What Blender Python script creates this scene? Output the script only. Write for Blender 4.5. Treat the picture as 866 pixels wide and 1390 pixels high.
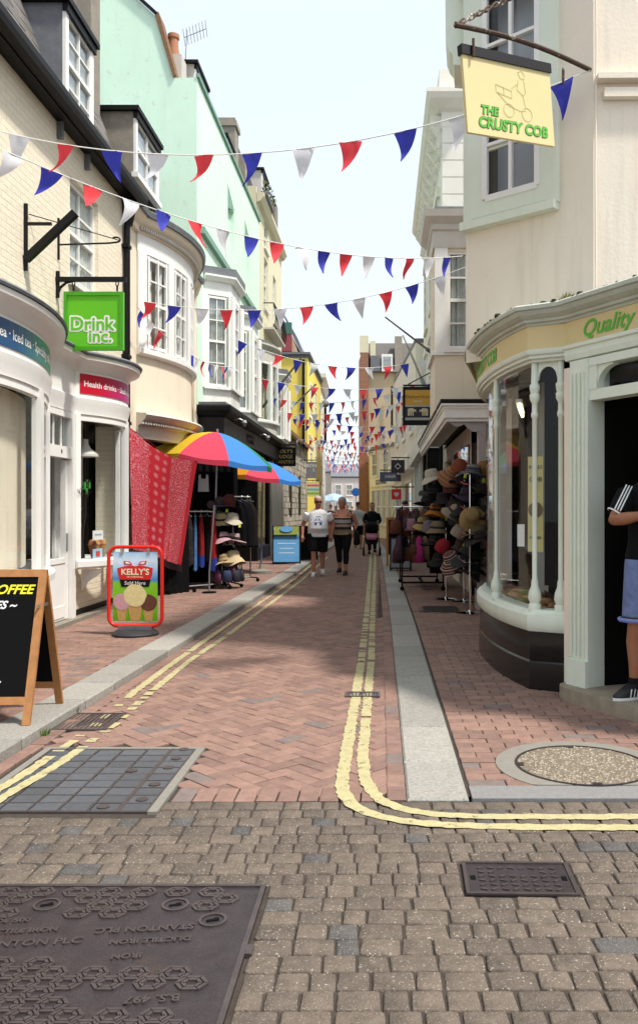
import bpy, bmesh, math, random
from mathutils import Vector, Matrix
R = math.radians
random.seed(7)
for o in list(bpy.data.objects): bpy.data.objects.remove(o)
S = bpy.context.scene
COL = S.collection
# ------------------------------------------------------------------ camera, sky, sun, exposure
CAM_H = 1.45; F = 1150.0; VX = 520.0; VY = 692.0
cd = bpy.data.cameras.new('camera'); cam = bpy.data.objects.new('camera', cd); COL.objects.link(cam)
cam.location = (0, 0, CAM_H); cam.rotation_euler = (R(90), 0, 0)
cd.sensor_fit = 'HORIZONTAL'; cd.sensor_width = 36; cd.lens = 36 * F / 866
cd.shift_x = -(VX - 433) / 866; cd.shift_y = (VY - 695) / 866
cd.clip_start = 0.05; cd.clip_end = 3000
S.camera = cam
SUN_AZ = math.atan2(0.90, -0.43); SUN_EL = R(61)
W = bpy.data.worlds.new('World'); S.world = W; W.use_nodes = True
nt = W.node_tree; nt.nodes.clear()
sky = nt.nodes.new('ShaderNodeTexSky'); sky.sky_type = 'NISHITA'; sky.sun_disc = False
sky.sun_elevation = SUN_EL; sky.sun_rotation = SUN_AZ; sky.dust_density = 3.0; sky.air_density = 1.0
mixn = nt.nodes.new('ShaderNodeMix'); mixn.data_type = 'RGBA'; mixn.inputs[0].default_value = 0.80
nt.links.new(sky.outputs[0], mixn.inputs[6]); mixn.inputs[7].default_value = (3.05, 3.3, 3.45, 1)   # thin bright high haze
bg = nt.nodes.new('ShaderNodeBackground'); bg.inputs[1].default_value = 0.10
wo = nt.nodes.new('ShaderNodeOutputWorld')
nt.links.new(mixn.outputs[2], bg.inputs[0]); nt.links.new(bg.outputs[0], wo.inputs[0])
sl = bpy.data.lights.new('sun', 'SUN'); sl.energy = 1.6; sl.angle = R(5); sl.color = (1.0, 0.95, 0.87)
so = bpy.data.objects.new('sun', sl); COL.objects.link(so); so.location = (20, -10, 40)
sd = Vector((math.sin(SUN_AZ) * math.cos(SUN_EL), math.cos(SUN_AZ) * math.cos(SUN_EL), math.sin(SUN_EL)))
so.rotation_euler = (-sd).to_track_quat('-Z', 'Y').to_euler()
vs = S.view_settings; vs.view_transform = 'Standard'; vs.look = 'None'; vs.exposure = 1.72; vs.gamma = 1; vs.use_curve_mapping = False
S.render.engine = 'CYCLES'
S.cycles.max_bounces = 6; S.cycles.transparent_max_bounces = 12; S.cycles.caustics_reflective = False; S.cycles.caustics_refractive = False

# ------------------------------------------------------------------ helpers
def G(px, py, z=0.0):
    """ground point of the place seen along a sight line"""
    Y = F * (CAM_H - z) / (py - VY); return Vector(((px - VX) * Y / F, Y, z))
def P(px, py, Y): return Vector(((px - VX) * Y / F, Y, CAM_H + (VY - py) * Y / F))
def hexc(h):
    h = h.lstrip('#'); c = [int(h[i:i+2], 16) / 255 for i in (0, 2, 4)]
    return tuple(x / 12.92 if x <= .04045 else ((x + .055) / 1.055) ** 2.4 for x in c)
WMX = {}
def wm(o): return WMX.get(o.name, Matrix.Identity(4))
def tag(o, label=None, cat=None, group=None, kind=None):
    if label: o['label'] = label
    if cat: o['category'] = cat
    if group: o['group'] = group
    if kind: o['kind'] = kind
    return o
def thing(name, label, cat, loc=(0, 0, 0), rz=0, group=None, kind=None):
    o = bpy.data.objects.new(name, None); COL.objects.link(o); o.empty_display_size = .1
    o.location = loc; o.rotation_euler = (0, 0, rz)
    WMX[o.name] = Matrix.Translation(loc) @ Matrix.Rotation(rz, 4, 'Z')
    return tag(o, label, cat, group, kind)
def link(name, me, parent=None, world=True):
    o = bpy.data.objects.new(name, me); COL.objects.link(o)
    if parent is not None:
        o.parent = parent
        if world: o.matrix_parent_inverse = wm(parent).inverted()
        else: WMX[o.name] = wm(parent)
    return o
class MB:
    def __init__(s): s.v = []; s.f = []; s.m = []; s.k = 0
    def mat(s, k): s.k = k; return s
    def add(s, vs, fs):
        b = len(s.v); s.v += [tuple(p) for p in vs]
        for f in fs: s.f.append(tuple(b + i for i in f)); s.m.append(s.k)
        return s
    def box(s, c, d, rz=0, M=None):
        x, y, z = d[0] / 2, d[1] / 2, d[2] / 2
        T = Matrix.Translation(c) @ (M if M is not None else Matrix.Rotation(rz, 4, 'Z'))
        return s.add([T @ Vector(p) for p in ((-x,-y,-z),(x,-y,-z),(x,y,-z),(-x,y,-z),(-x,-y,z),(x,-y,z),(x,y,z),(-x,y,z))],
            [(0,3,2,1),(4,5,6,7),(0,1,5,4),(1,2,6,5),(2,3,7,6),(3,0,4,7)])
    def bx(s, x0, x1, y0, y1, z0, z1): return s.box(((x0+x1)/2, (y0+y1)/2, (z0+z1)/2), (x1-x0, y1-y0, z1-z0))
    def bar(s, a, b, w, h=None, up=(0, 0, 1)):
        a, b = Vector(a), Vector(b); d = b - a; L = d.length; d.normalize(); u = Vector(up)
        if abs(d.dot(u)) > .98: u = Vector((0, 1, 0))
        x = d.cross(u).normalized(); y = x.cross(d).normalized(); h = h or w
        M = Matrix((x, d, y)).transposed().to_4x4()
        return s.box((a + b) / 2, (w, L, h), M=M)
    def prism(s, poly, z0, z1, cap=True):
        n = len(poly); vs = [(p[0], p[1], z0) for p in poly] + [(p[0], p[1], z1) for p in poly]
        fs = [(i, (i+1) % n, n + (i+1) % n, n + i) for i in range(n)]
        if cap: fs += [tuple(range(n))[::-1], tuple(range(n, 2*n))]
        return s.add(vs, fs)
    def slab(s, poly3, off):
        """polygon in 3D extruded by a vector"""
        n = len(poly3); o = Vector(off); a = [Vector(p) for p in poly3]; vs = a + [p + o for p in a]
        return s.add(vs, [(i, (i+1) % n, n + (i+1) % n, n + i) for i in range(n)] + [tuple(range(n))[::-1], tuple(range(n, 2*n))])
    def tube(s, pts, r, n=8, cap=True):
        pts = [Vector(p) for p in pts]; N = len(pts); rs = r if isinstance(r, (list, tuple)) else [r] * N
        vs = []; prev = None
        for i, p in enumerate(pts):
            d = (pts[min(i+1, N-1)] - pts[max(i-1, 0)])
            if d.length < 1e-9: d = Vector((0, 0, 1))
            d.normalize()
            if prev is None:
                u = Vector((0, 0, 1)) if abs(d.z) < .9 else Vector((1, 0, 0)); x = d.cross(u).normalized()
            else: x = (prev - d * prev.dot(d)).normalized()
            prev = x; y = d.cross(x)
            for k in range(n):
                a = 2 * math.pi * k / n; vs.append(p + (x * math.cos(a) + y * math.sin(a)) * rs[i])
        fs = [(i*n + k, i*n + (k+1) % n, (i+1)*n + (k+1) % n, (i+1)*n + k) for i in range(N-1) for k in range(n)]
        if cap: fs += [tuple(range(n))[::-1], tuple(range((N-1)*n, N*n))]
        return s.add(vs, fs)
    def lathe(s, prof, n=16, c=(0, 0, 0), M=None, cap=True):
        vs = []; T = M if M is not None else Matrix.Identity(4); c = Vector(c)
        for r, z in prof:
            for k in range(n):
                a = 2 * math.pi * k / n; vs.append(c + (T @ Vector((r * math.cos(a), r * math.sin(a), z))))
        N = len(prof)
        fs = [(i*n + k, i*n + (k+1) % n, (i+1)*n + (k+1) % n, (i+1)*n + k) for i in range(N-1) for k in range(n)]
        if cap: fs += [tuple(range(n))[::-1], tuple(range((N-1)*n, N*n))]
        return s.add(vs, fs)
    def loft(s, rings, n=14):
        """rings of (centre, rx, ry[, x axis, y axis])"""
        vs = []
        for rg in rings:
            c = Vector(rg[0]); ax = Vector(rg[3]) if len(rg) > 3 else Vector((1,0,0)); ay = Vector(rg[4]) if len(rg) > 4 else Vector((0,1,0))
            for k in range(n):
                a = 2 * math.pi * k / n; vs.append(c + ax * (rg[1] * math.cos(a)) + ay * (rg[2] * math.sin(a)))
        N = len(rings)
        fs = [(i*n + k, i*n + (k+1) % n, (i+1)*n + (k+1) % n, (i+1)*n + k) for i in range(N-1) for k in range(n)]
        fs += [tuple(range(n))[::-1], tuple(range((N-1)*n, N*n))]
        return s.add(vs, fs)
    def sweep(s, path, prof, side=1, cap=True):
        """profile of (offset, z) swept along a plan path; offset to the left of travel when side=1"""
        pts = [Vector((p[0], p[1])) for p in path]; N = len(pts); nr = []
        for i in range(N):
            ds = []
            if i > 0: ds.append((pts[i] - pts[i-1]).normalized())
            if i < N-1: ds.append((pts[i+1] - pts[i]).normalized())
            ns = [Vector((-d.y, d.x)) * side for d in ds]; n = sum(ns, Vector((0, 0)))
            n.normalize(); n /= max(.45, n.dot(ns[0])); nr.append(n)
        vs = [(pts[i].x + nr[i].x * o, pts[i].y + nr[i].y * o, z) for i in range(N) for o, z in prof]
        m = len(prof)
        fs = [(i*m + j, (i+1)*m + j, (i+1)*m + (j+1) % m, i*m + (j+1) % m) for i in range(N-1) for j in range(m)]
        if cap: fs += [tuple(range(m)), tuple(range((N-1)*m, N*m))[::-1]]
        return s.add(vs, fs)
    def mesh(s, name, mats, smooth=False, fixn=True):
        me = bpy.data.meshes.new(name); me.from_pydata(s.v, [], s.f)
        for m in (mats if isinstance(mats, (list, tuple)) else [mats]): me.materials.append(m)
        if any(s.m): me.polygons.foreach_set('material_index', s.m)
        if fixn:
            bm = bmesh.new(); bm.from_mesh(me); bmesh.ops.recalc_face_normals(bm, faces=bm.faces); bm.to_mesh(me); bm.free()
        if smooth:
            me.polygons.foreach_set('use_smooth', [True] * len(me.polygons))
            if smooth is not True:
                try: me.set_sharp_from_angle(angle=smooth)
                except Exception: pass
        me.update(); return me
    def build(s, name, mats, parent=None, world=True, smooth=False): return link(name, s.mesh(name, mats, smooth), parent, world)
AUTO = R(35)
_unit = {}
def ubox(name, mat, parent, c, d, rz=0, rx=0, world=True):
    """a shared unit block, scaled"""
    if mat.name not in _unit: _unit[mat.name] = MB().box((0,0,0), (1,1,1)).mesh('block', mat)
    o = link(name, _unit[mat.name], parent, world); o.location = c; o.scale = d; o.rotation_euler = (rx, 0, rz)
    return o
def copy_tree(o, parent=None):
    c = o.copy(); COL.objects.link(c)
    if parent is not None: c.parent = parent
    for ch in [x for x in bpy.data.objects if x.parent == o]: copy_tree(ch, c)
    return c
def evald(o):
    dg = bpy.context.evaluated_depsgraph_get(); dg.update()
    return bpy.data.meshes.new_from_object(o.evaluated_get(dg))
def remeshed(mb, mat, name, voxel=.01, smooth=4):
    o = link('tmp', mb.mesh('tmp', mat)); m = o.modifiers.new('r', 'REMESH'); m.mode = 'VOXEL'; m.voxel_size = voxel
    if smooth: k = o.modifiers.new('s', 'SMOOTH'); k.iterations = smooth; k.factor = .5
    me = evald(o); bpy.data.objects.remove(o); me.name = name
    me.materials.clear(); me.materials.append(mat)
    me.polygons.foreach_set('use_smooth', [True] * len(me.polygons)); return me
def text_mesh(txt, size, mat, depth=.002, bold=0, shear=0, align='CENTER', spacing=1.0):
    cu = bpy.data.curves.new('t', 'FONT'); cu.body = txt; cu.size = size; cu.extrude = depth; cu.offset = bold; cu.shear = shear
    cu.align_x = align; cu.align_y = 'CENTER'; cu.space_character = spacing; cu.resolution_u = 3
    o = bpy.data.objects.new('t', cu); COL.objects.link(o); me = evald(o); bpy.data.objects.remove(o)
    me.materials.clear(); me.materials.append(mat); return me
def basis(x, y, z, loc): return Matrix.Translation(loc) @ Matrix((x, y, z)).transposed().to_4x4()
def put_text(name, txt, size, mat, parent, loc, ux, uz=(0, 0, 1), **k):
    """flat lettering reading along ux, upright along uz"""
    me = text_mesh(txt, size, mat, **k); ux = Vector(ux).normalized(); uz = Vector(uz).normalized(); n = ux.cross(uz)
    me.transform(basis(ux, uz, n, loc)); return link(name, me, parent)
def put_letters(txt, size, mat_, parent, loc, bold, y, gap=0.0):
    """letters one by one, each a hair deeper than the last so that thick outlines never share a plane"""
    wid = []
    for i in range(len(txt) + 1):
        if i == 0: wid.append(0); continue
        me = text_mesh(txt[:i], size, mat_, .001, 0, 0, 'LEFT'); wid.append(max(v.co.x for v in me.vertices)); bpy.data.meshes.remove(me)
    tot = wid[-1]
    for i, ch in enumerate(txt):
        me = text_mesh(ch, size, mat_, .0004, .004, 0, 'LEFT'); x1_ = max(v.co.x for v in me.vertices); mb = MB(); vv = [v.co.copy() for v in me.vertices]; ff = [tuple(p.vertices) for p in me.polygons]
        for s_ in range(14 if bold > .01 else 1):
            ox, oz = (bold*math.cos(s_*2*math.pi/14), bold*math.sin(s_*2*math.pi/14)) if bold > .01 else (0, 0)
            mb.add([(loc[0] + wid[i+1] - tot/2 - x1_ + c.x + ox, loc[1] + y - .00012*s_ - .0001*i - c.z, loc[2] + c.y + oz) for c in vv], ff)
        mb.build('lettering', mat_, parent)
def bend_text(name, txt, size, mat, parent, path, z, s0, off=.004, **k):
    """lettering laid along a plan path, starting at arc length s0"""
    me = text_mesh(txt, size, mat, align='LEFT', **k)
    bm = bmesh.new(); bm.from_mesh(me); bmesh.ops.triangulate(bm, faces=bm.faces); bmesh.ops.subdivide_edges(bm, edges=[e for e in bm.edges if e.calc_length() > .04], cuts=1); bm.to_mesh(me); bm.free()
    pts = [Vector((p[0], p[1])) for p in path]; cum = [0]
    for i in range(1, len(pts)): cum.append(cum[-1] + (pts[i] - pts[i-1]).length)
    for v in me.vertices:
        s = s0 + v.co.x; i = 0
        while i < len(pts) - 2 and cum[i+1] < s: i += 1
        d = (pts[i+1] - pts[i]).normalized(); p = pts[i] + d * (s - cum[i]); nn = Vector((d.y, -d.x)) * (off + v.co.z)
        v.co = (p.x + nn.x, p.y + nn.y, z + v.co.y)
    return link(name, me, parent)
def wall(mb, o, u, w, z0, z1, holes=(), n=(0, 0, 0), dep=.16):
    """wall sheet with openings and reveals; o plan origin, u plan direction, n outward"""
    o = Vector((o[0], o[1], 0)); u = Vector((u[0], u[1], 0)).normalized(); n = Vector((n[0], n[1], 0))
    us = sorted({0, w} | {h[0] for h in holes} | {h[1] for h in holes}); zs = sorted({z0, z1} | {h[2] for h in holes} | {h[3] for h in holes})
    q = lambda a, z, d=0: o + u * a + Vector((0, 0, z)) - n * d
    for i in range(len(us) - 1):
        for j in range(len(zs) - 1):
            ca, cz = (us[i] + us[i+1]) / 2, (zs[j] + zs[j+1]) / 2
            if any(h[0] < ca < h[1] and h[2] < cz < h[3] for h in holes): continue
            mb.add([q(us[i], zs[j]), q(us[i+1], zs[j]), q(us[i+1], zs[j+1]), q(us[i], zs[j+1])], [(0, 1, 2, 3)])
    for a0, a1, b0, b1 in holes:
        f = [q(a0, b0), q(a1, b0), q(a1, b1), q(a0, b1)]; g = [q(a0, b0, dep), q(a1, b0, dep), q(a1, b1, dep), q(a0, b1, dep)]
        mb.add(f + g, [(i, (i+1) % 4, 4 + (i+1) % 4, 4 + i) for i in range(4)])
    return mb
def arc(p, q, sag, n=12):
    """plan arc from p to q bulging by sag to the right of travel"""
    p, q = Vector(p[:2]), Vector(q[:2]); d = q - p; nn = Vector((d.y, -d.x)).normalized()
    return [tuple(p + d * t + nn * sag * (1 - (2*t - 1) ** 2)) for t in [i / n for i in range(n + 1)]]

# ------------------------------------------------------------------ materials
def mat(name, col, rough=.75, var=.12, scale=6.0, bump=0.0, bscale=60.0, metal=0.0, col2=None, island=False, objrand=0.0, spec=.4, stain=None, stain_amt=.35, stain_scale=1.4, speck=None, speck_scale=220, speck_amt=.5, coat=0.0, streak=None, streak_amt=.3):
    m = bpy.data.materials.new(name); m.use_nodes = True; t = m.node_tree; t.nodes.clear(); N = t.nodes.new; L = t.links.new
    if isinstance(col, str): col = hexc(col)
    if isinstance(col2, str): col2 = hexc(col2)
    out = N('ShaderNodeOutputMaterial'); b = N('ShaderNodeBsdfPrincipled'); L(b.outputs[0], out.inputs[0])
    b.inputs['Roughness'].default_value = rough; b.inputs['Metallic'].default_value = metal; b.inputs['Specular IOR Level'].default_value = spec
    if coat: b.inputs['Coat Weight'].default_value = coat; b.inputs['Coat Roughness'].default_value = .15
    geo = N('ShaderNodeNewGeometry')
    def mx(fac, a, bb, mode='MIX'):
        x = N('ShaderNodeMix'); x.data_type = 'RGBA'; x.blend_type = mode
        if isinstance(fac, (int, float)): x.inputs[0].default_value = fac
        else: L(fac, x.inputs[0])
        for i, c in ((6, a), (7, bb)):
            if isinstance(c, tuple): x.inputs[i].default_value = (*c[:3], 1)
            else: L(c, x.inputs[i])
        return x.outputs[2]
    def noise(sc, det=4, rg=.6):
        n = N('ShaderNodeTexNoise'); n.inputs['Scale'].default_value = sc; n.inputs['Detail'].default_value = det; n.inputs['Roughness'].default_value = rg; L(geo.outputs['Position'], n.inputs['Vector']); return n.outputs['Fac']
    def ramp(f, a, c):
        r = N('ShaderNodeMapRange'); L(f, r.inputs[0]); r.inputs[1].default_value = a; r.inputs[2].default_value = c; r.clamp = True; return r.outputs[0]
    c = tuple(col[:3])
    if col2 is not None or objrand:
        if island: rnd = geo.outputs['Random Per Island']
        else: oi = N('ShaderNodeObjectInfo'); rnd = oi.outputs['Random']
        c2 = col2 if col2 is not None else tuple(x * (1 - objrand) for x in c)
        c = mx(ramp(rnd, .1, .95) if objrand == 0 else rnd, c, tuple(c2[:3]))
    if var:
        dk = tuple(1 - var for _ in range(3)); c = mx(ramp(noise(scale, 5), .3, .7), c, mx(1.0, c, dk, 'MULTIPLY'))
    if stain is not None:
        if isinstance(stain, str): stain = hexc(stain)
        c = mx(ramp(noise(stain_scale, 9, .72), .58, .58 + stain_amt), c, tuple(stain))
    if streak is not None:
        mpn = N('ShaderNodeMapping'); mpn.inputs['Scale'].default_value = (5.5, 5.5, .45); L(geo.outputs['Position'], mpn.inputs[0]); ns = N('ShaderNodeTexNoise'); ns.inputs['Scale'].default_value = 1.0; ns.inputs['Detail'].default_value = 7; ns.inputs['Roughness'].default_value = .7; L(mpn.outputs[0], ns.inputs['Vector'])
        c = mx(ramp(ns.outputs['Fac'], .52, .52 + streak_amt), c, tuple(streak))
    if speck is not None:
        if isinstance(speck, str): speck = hexc(speck)
        c = mx(ramp(noise(speck_scale, 2), .62, .70), c, mx(speck_amt, c, tuple(speck)))
    if isinstance(c, tuple): b.inputs['Base Color'].default_value = (*c, 1)
    else: L(c, b.inputs['Base Color'])
    if bump:
        bn = N('ShaderNodeBump'); bn.inputs['Strength'].default_value = bump; bn.inputs['Distance'].default_value = .01; L(noise(bscale, 4), bn.inputs['Height']); L(bn.outputs[0], b.inputs['Normal'])
    return m
def mat_glass(name, tint=(.9, .95, .95), refl=.09, ior=1.5):
    m = bpy.data.materials.new(name); m.use_nodes = True; t = m.node_tree; t.nodes.clear(); N = t.nodes.new; L = t.links.new
    out = N('ShaderNodeOutputMaterial'); tr = N('ShaderNodeBsdfTransparent'); tr.inputs[0].default_value = (*tint, 1)
    gl = N('ShaderNodeBsdfGlossy'); gl.inputs['Roughness'].default_value = .02; lw = N('ShaderNodeLayerWeight'); lw.inputs[0].default_value = .5; pw = N('ShaderNodeMath'); pw.operation = 'POWER'; L(lw.outputs['Facing'], pw.inputs[0]); pw.inputs[1].default_value = 5.0; fr = N('ShaderNodeMath'); fr.operation = 'MULTIPLY_ADD'; L(pw.outputs[0], fr.inputs[0]); fr.inputs[1].default_value = .9; fr.inputs[2].default_value = .028
    ad = N('ShaderNodeMath'); ad.operation = 'ADD'; ad.inputs[1].default_value = refl; ad.use_clamp = True; L(fr.outputs[0], ad.inputs[0])
    mx = N('ShaderNodeMixShader'); L(ad.outputs[0], mx.inputs[0]); L(tr.outputs[0], mx.inputs[1]); L(gl.outputs[0], mx.inputs[2]); L(mx.outputs[0], out.inputs[0])
    return m
def mat_brickwall(name, col, mortar, sx=.225, sz=.075, axis='Y', rough=.8, bump=.5, col2=None, stain=None):
    m = mat(name, col, rough, .08, 3.0, 0, col2=None, stain=stain); t = m.node_tree; N = t.nodes.new; L = t.links.new
    b = [n for n in t.nodes if n.type == 'BSDF_PRINCIPLED'][0]; geo = [n for n in t.nodes if n.type == 'NEW_GEOMETRY'][0]
    sp = N('ShaderNodeSeparateXYZ'); L(geo.outputs['Position'], sp.inputs[0]); cb = N('ShaderNodeCombineXYZ')
    if axis == 'XY':
        a = N('ShaderNodeMath'); L(sp.outputs['X'], a.inputs[0]); L(sp.outputs['Y'], a.inputs[1]); L(a.outputs[0], cb.inputs[0])
    else: L(sp.outputs[axis], cb.inputs[0])
    L(sp.outputs['Z'], cb.inputs[1])
    br = N('ShaderNodeTexBrick'); L(cb.outputs[0], br.inputs['Vector']); br.inputs['Scale'].default_value = 1; br.inputs['Brick Width'].default_value = sx; br.inputs['Row Height'].default_value = sz
    br.inputs['Mortar Size'].default_value = .006; br.inputs['Mortar Smooth'].default_value = .6
    c1 = hexc(col) if isinstance(col, str) else col; c2 = (hexc(col2) if isinstance(col2, str) else col2) or tuple(x * .93 for x in c1)
    br.inputs['Color1'].default_value = (*c1, 1); br.inputs['Color2'].default_value = (*c2, 1); br.inputs['Mortar'].default_value = (*(hexc(mortar) if isinstance(mortar, str) else mortar), 1)
    src = b.inputs['Base Color'].links[0].from_socket
    x = N('ShaderNodeMix'); x.data_type = 'RGBA'; x.inputs[0].default_value = .6; L(src, x.inputs[6]); L(br.outputs['Color'], x.inputs[7]); L(x.outputs[2], b.inputs['Base Color'])
    no = N('ShaderNodeTexNoise'); no.inputs['Scale'].default_value = 25; L(geo.outputs['Position'], no.inputs['Vector'])
    ma = N('ShaderNodeMath'); ma.operation = 'MULTIPLY_ADD'; L(br.outputs['Fac'], ma.inputs[0]); ma.inputs[1].default_value = -1.0; L(no.outputs['Fac'], ma.inputs[2])
    bn = N('ShaderNodeBump'); bn.inputs['Strength'].default_value = bump; bn.inputs['Distance'].default_value = .012; L(ma.outputs[0], bn.inputs['Height']); L(bn.outputs[0], b.inputs['Normal'])
    return m
M = {}
M['cream_brick'] = mat_brickwall('cream_painted_brick', (.82, .74, .58), (.72, .64, .49), bump=.65, stain=(.50, .42, .30))
M['cream'] = mat('cream_render', (.82, .73, .58), .8, .06, 2.0, .15, 40, stain=(.58, .50, .38), stain_amt=.4, streak=(.60, .52, .40), streak_amt=.35)
M['peach'] = mat('pale_peach_render', (.84, .75, .62), .8, .05, 2.0, .25, 30, stain=(.62, .54, .45), stain_amt=.4, streak=(.66, .57, .46), streak_amt=.28)
M['mint_wall'] = mat('mint_green_render', (.66, .88, .71), .8, .06, 1.5, .2, 30, stain=(.56, .60, .50), stain_amt=.12, stain_scale=5, streak=(.58, .76, .61), streak_amt=.3)
M['mint_paint'] = mat('sage_green_paint', (.74, .79, .67), .45, .06, 5, .08, 30, stain=(.58, .62, .51), stain_amt=.4, streak=(.60, .64, .53), streak_amt=.35)
M['mint_dark'] = mat('dark_mint_moulding', (.20, .36, .27), .6, .1)  # dark green of the coping, string course and blind windows
M['white'] = mat('white_gloss_paint', (.84, .83, .80), .4, .06, 4, .05, 40, stain=(.60, .57, .50), stain_amt=.5)
M['stucco'] = mat('white_stucco', (.80, .77, .68), .8, .08, 3, .2, 40, stain=(.50, .47, .38), stain_amt=.4)
M['old_white'] = mat('weathered_white_paint', (.60, .57, .52), .6, .12, 6, .2, 40, stain=(.35, .32, .27), stain_amt=.35)
M['cream2'] = mat('pale_yellow_render', (.70, .66, .47), .8, .08, 2, .15, 30, stain=(.5, .46, .33))
M['yellow'] = mat('bright_yellow_render', (.78, .64, .12), .8, .06, 2)
M['tan'] = mat_brickwall('buff_brick', (.52, .42, .28), (.5, .44, .34), axis='X', bump=.3)
M['red_brick'] = mat_brickwall('red_brick_wall', (.30, .14, .09), (.36, .28, .22), axis='X', bump=.4, col2=(.22, .10, .065))
M['lead'] = mat('grey_lead', (.17, .18, .20), .55, .3, 8, .2, 30, stain=(.33, .33, .33), stain_amt=.3)
M['slate'] = mat('lichened_slate', (.20, .185, .175), .7, .2, 8, .3, 50, objrand=.45, stain=(.36, .22, .05), stain_amt=.25, stain_scale=3.2)
M['tile'] = mat('orange_clay_tile', (.24, .125, .06), .8, .25, 12, .3, 40, objrand=.4, stain=(.38, .28, .10), stain_amt=.3, stain_scale=5)
M['black'] = mat('black_paint', (.005, .005, .0055), .5, .2, 10, .05, 40, spec=.2)
M['black_matt'] = mat('black_matt', (.005, .005, .0055), .9, .1, spec=.1)
M['iron'] = mat('black_iron', (.007, .007, .0075), .5, .2, 20, .1, 60, spec=.25)
M['rust_white'] = mat('rusty_white_iron', (.075, .04, .025), .8, .3, 12, .4, 60, stain=(.46, .43, .36), stain_amt=.05, stain_scale=8)
M['charcoal'] = mat('charcoal_paint', (.012, .011, .014), .5, .1, spec=.25)
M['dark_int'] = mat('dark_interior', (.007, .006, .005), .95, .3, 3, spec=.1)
M['wood_dark'] = mat('dark_varnished_wood', (.10, .035, .018), .5, .3, 14, .1)
M['wood'] = mat('pine_frame', (.42, .19, .065), .55, .25, 18, .15, 60)
M['terracotta'] = mat('terracotta_pot', (.42, .19, .10), .8, .15)
M['stone'] = mat('grey_stone', (.36, .32, .26), .85, .25, 9, .3, 40, objrand=.35, stain=(.16, .14, .11), stain_amt=.35, stain_scale=3)
M['stone_isl'] = mat('grey_stone_blocks', (.50, .46, .38), .85, .25, 9, .3, 40, col2=(.34, .31, .26), island=True, stain=(.20, .18, .14), stain_amt=.35, stain_scale=2)
M['granite'] = mat('granite_kerb', (.42, .40, .355), .8, .35, 45, .6, 70, objrand=.30, speck=(.07, .07, .07), speck_scale=85, speck_amt=.6, stain=(.14, .13, .11), stain_amt=.35, stain_scale=2.2)
M['granite_dark'] = mat('dark_granite', (.22, .215, .21), .8, .18, 30, .3, 150, objrand=.25, speck=(.5, .5, .48), speck_scale=150)
BR = dict(rough=.85, var=.30, scale=13, bump=.6, bscale=70, stain=(.17, .125, .105), stain_amt=.30, stain_scale=1.6, speck=(.18, .15, .135), speck_scale=17, speck_amt=.55)
M['brick'] = mat('red_paver', (.315, .188, .146), col2=(.225, .136, .109), **BR)
M['brick_isl'] = mat('red_paver_mass', (.315, .188, .146), col2=(.225, .136, .109), island=True, **BR)
M['brick_blue'] = mat('blue_grey_paver', (.20, .155, .14), **BR)
M['cobble'] = mat('buff_block', (.170, .132, .102), .85, .38, 18, .9, 70, col2=(.122, .096, .076), speck=(.45, .40, .33), speck_scale=105, speck_amt=.75, stain=(.12, .09, .07), stain_amt=.35, stain_scale=2.5)
M['cobble_grey'] = mat('grey_block', (.115, .105, .098), .85, .35, 18, .9, 70, objrand=.25, speck=(.45, .42, .38), speck_scale=190, speck_amt=.7)
M['cobble_isl'] = mat('buff_block_mass', (.170, .132, .102), .85, .38, 18, .9, 70, col2=(.122, .096, .076), island=True, speck=(.48, .42, .34), speck_scale=190, speck_amt=.7)
M['joint'] = mat('dirty_joint_sand', (.060, .047, .037), .95, .4, 30, .4, 120)
M['bed_red'] = mat('red_paving_far', (.235, .135, .105), .85, .3, 9, .2, 60, stain=(.15, .10, .085), stain_amt=.4)
M['asphalt'] = mat('far_ground', (.16, .14, .13), .9, .2, 3)
M['yline'] = mat('worn_yellow_line', (.47, .415, .22), .75, .22, 16, .6, 60, stain=(.34, .25, .16), stain_amt=.22, stain_scale=9)
def worn_paint(m):
    t = m.node_tree; out = [n for n in t.nodes if n.type == 'OUTPUT_MATERIAL'][0]; b = [n for n in t.nodes if n.type == 'BSDF_PRINCIPLED'][0]; N = t.nodes.new; L = t.links.new
    g_ = N('ShaderNodeNewGeometry'); n1 = N('ShaderNodeTexNoise'); n1.inputs['Scale'].default_value = 13; n1.inputs['Detail'].default_value = 8; n1.inputs['Roughness'].default_value = .75; L(g_.outputs['Position'], n1.inputs['Vector'])
    r = N('ShaderNodeMapRange'); L(n1.outputs['Fac'], r.inputs[0]); r.inputs[1].default_value = .57; r.inputs[2].default_value = .66; r.inputs[4].default_value = .85
    tr = N('ShaderNodeBsdfTransparent'); x = N('ShaderNodeMixShader'); L(r.outputs[0], x.inputs[0]); L(b.outputs[0], x.inputs[1]); L(tr.outputs[0], x.inputs[2]); L(x.outputs[0], out.inputs[0])
worn_paint(M['yline'])
M['castiron'] = mat('cast_iron', (.060, .047, .049), .40, .35, 14, .3, 90, metal=.35, stain=(.13, .075, .045), stain_amt=.3, stain_scale=5)
M['castiron2'] = mat('cast_iron_rib', (.095, .076, .074), .36, .3, 14, .2, 90, metal=.35)
M['paver_grey'] = mat('blue_grey_inset', (.10, .105, .115), .8, .2, 20, .3, 100, objrand=.3)
M['concrete'] = mat('pale_concrete', (.23, .215, .185), .9, .15, 20, .4, 120)
M['pebbledash'] = mat('exposed_aggregate', (.22, .18, .13), .9, .35, 60, .9, 95, speck=(.12, .08, .05), speck_scale=75, speck_amt=.75)
M['glass'] = mat_glass('window_glass', (.95, .97, .97), .0)
M['glass_dark'] = mat_glass('dim_window_glass', (.91, .94, .94), .06)
M['curtain'] = mat('net_curtain', (.80, .80, .78), .9, .3, 7)
M['blind_dark'] = mat('dim_room', (.05, .05, .05), .9, .3, 5)
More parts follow.
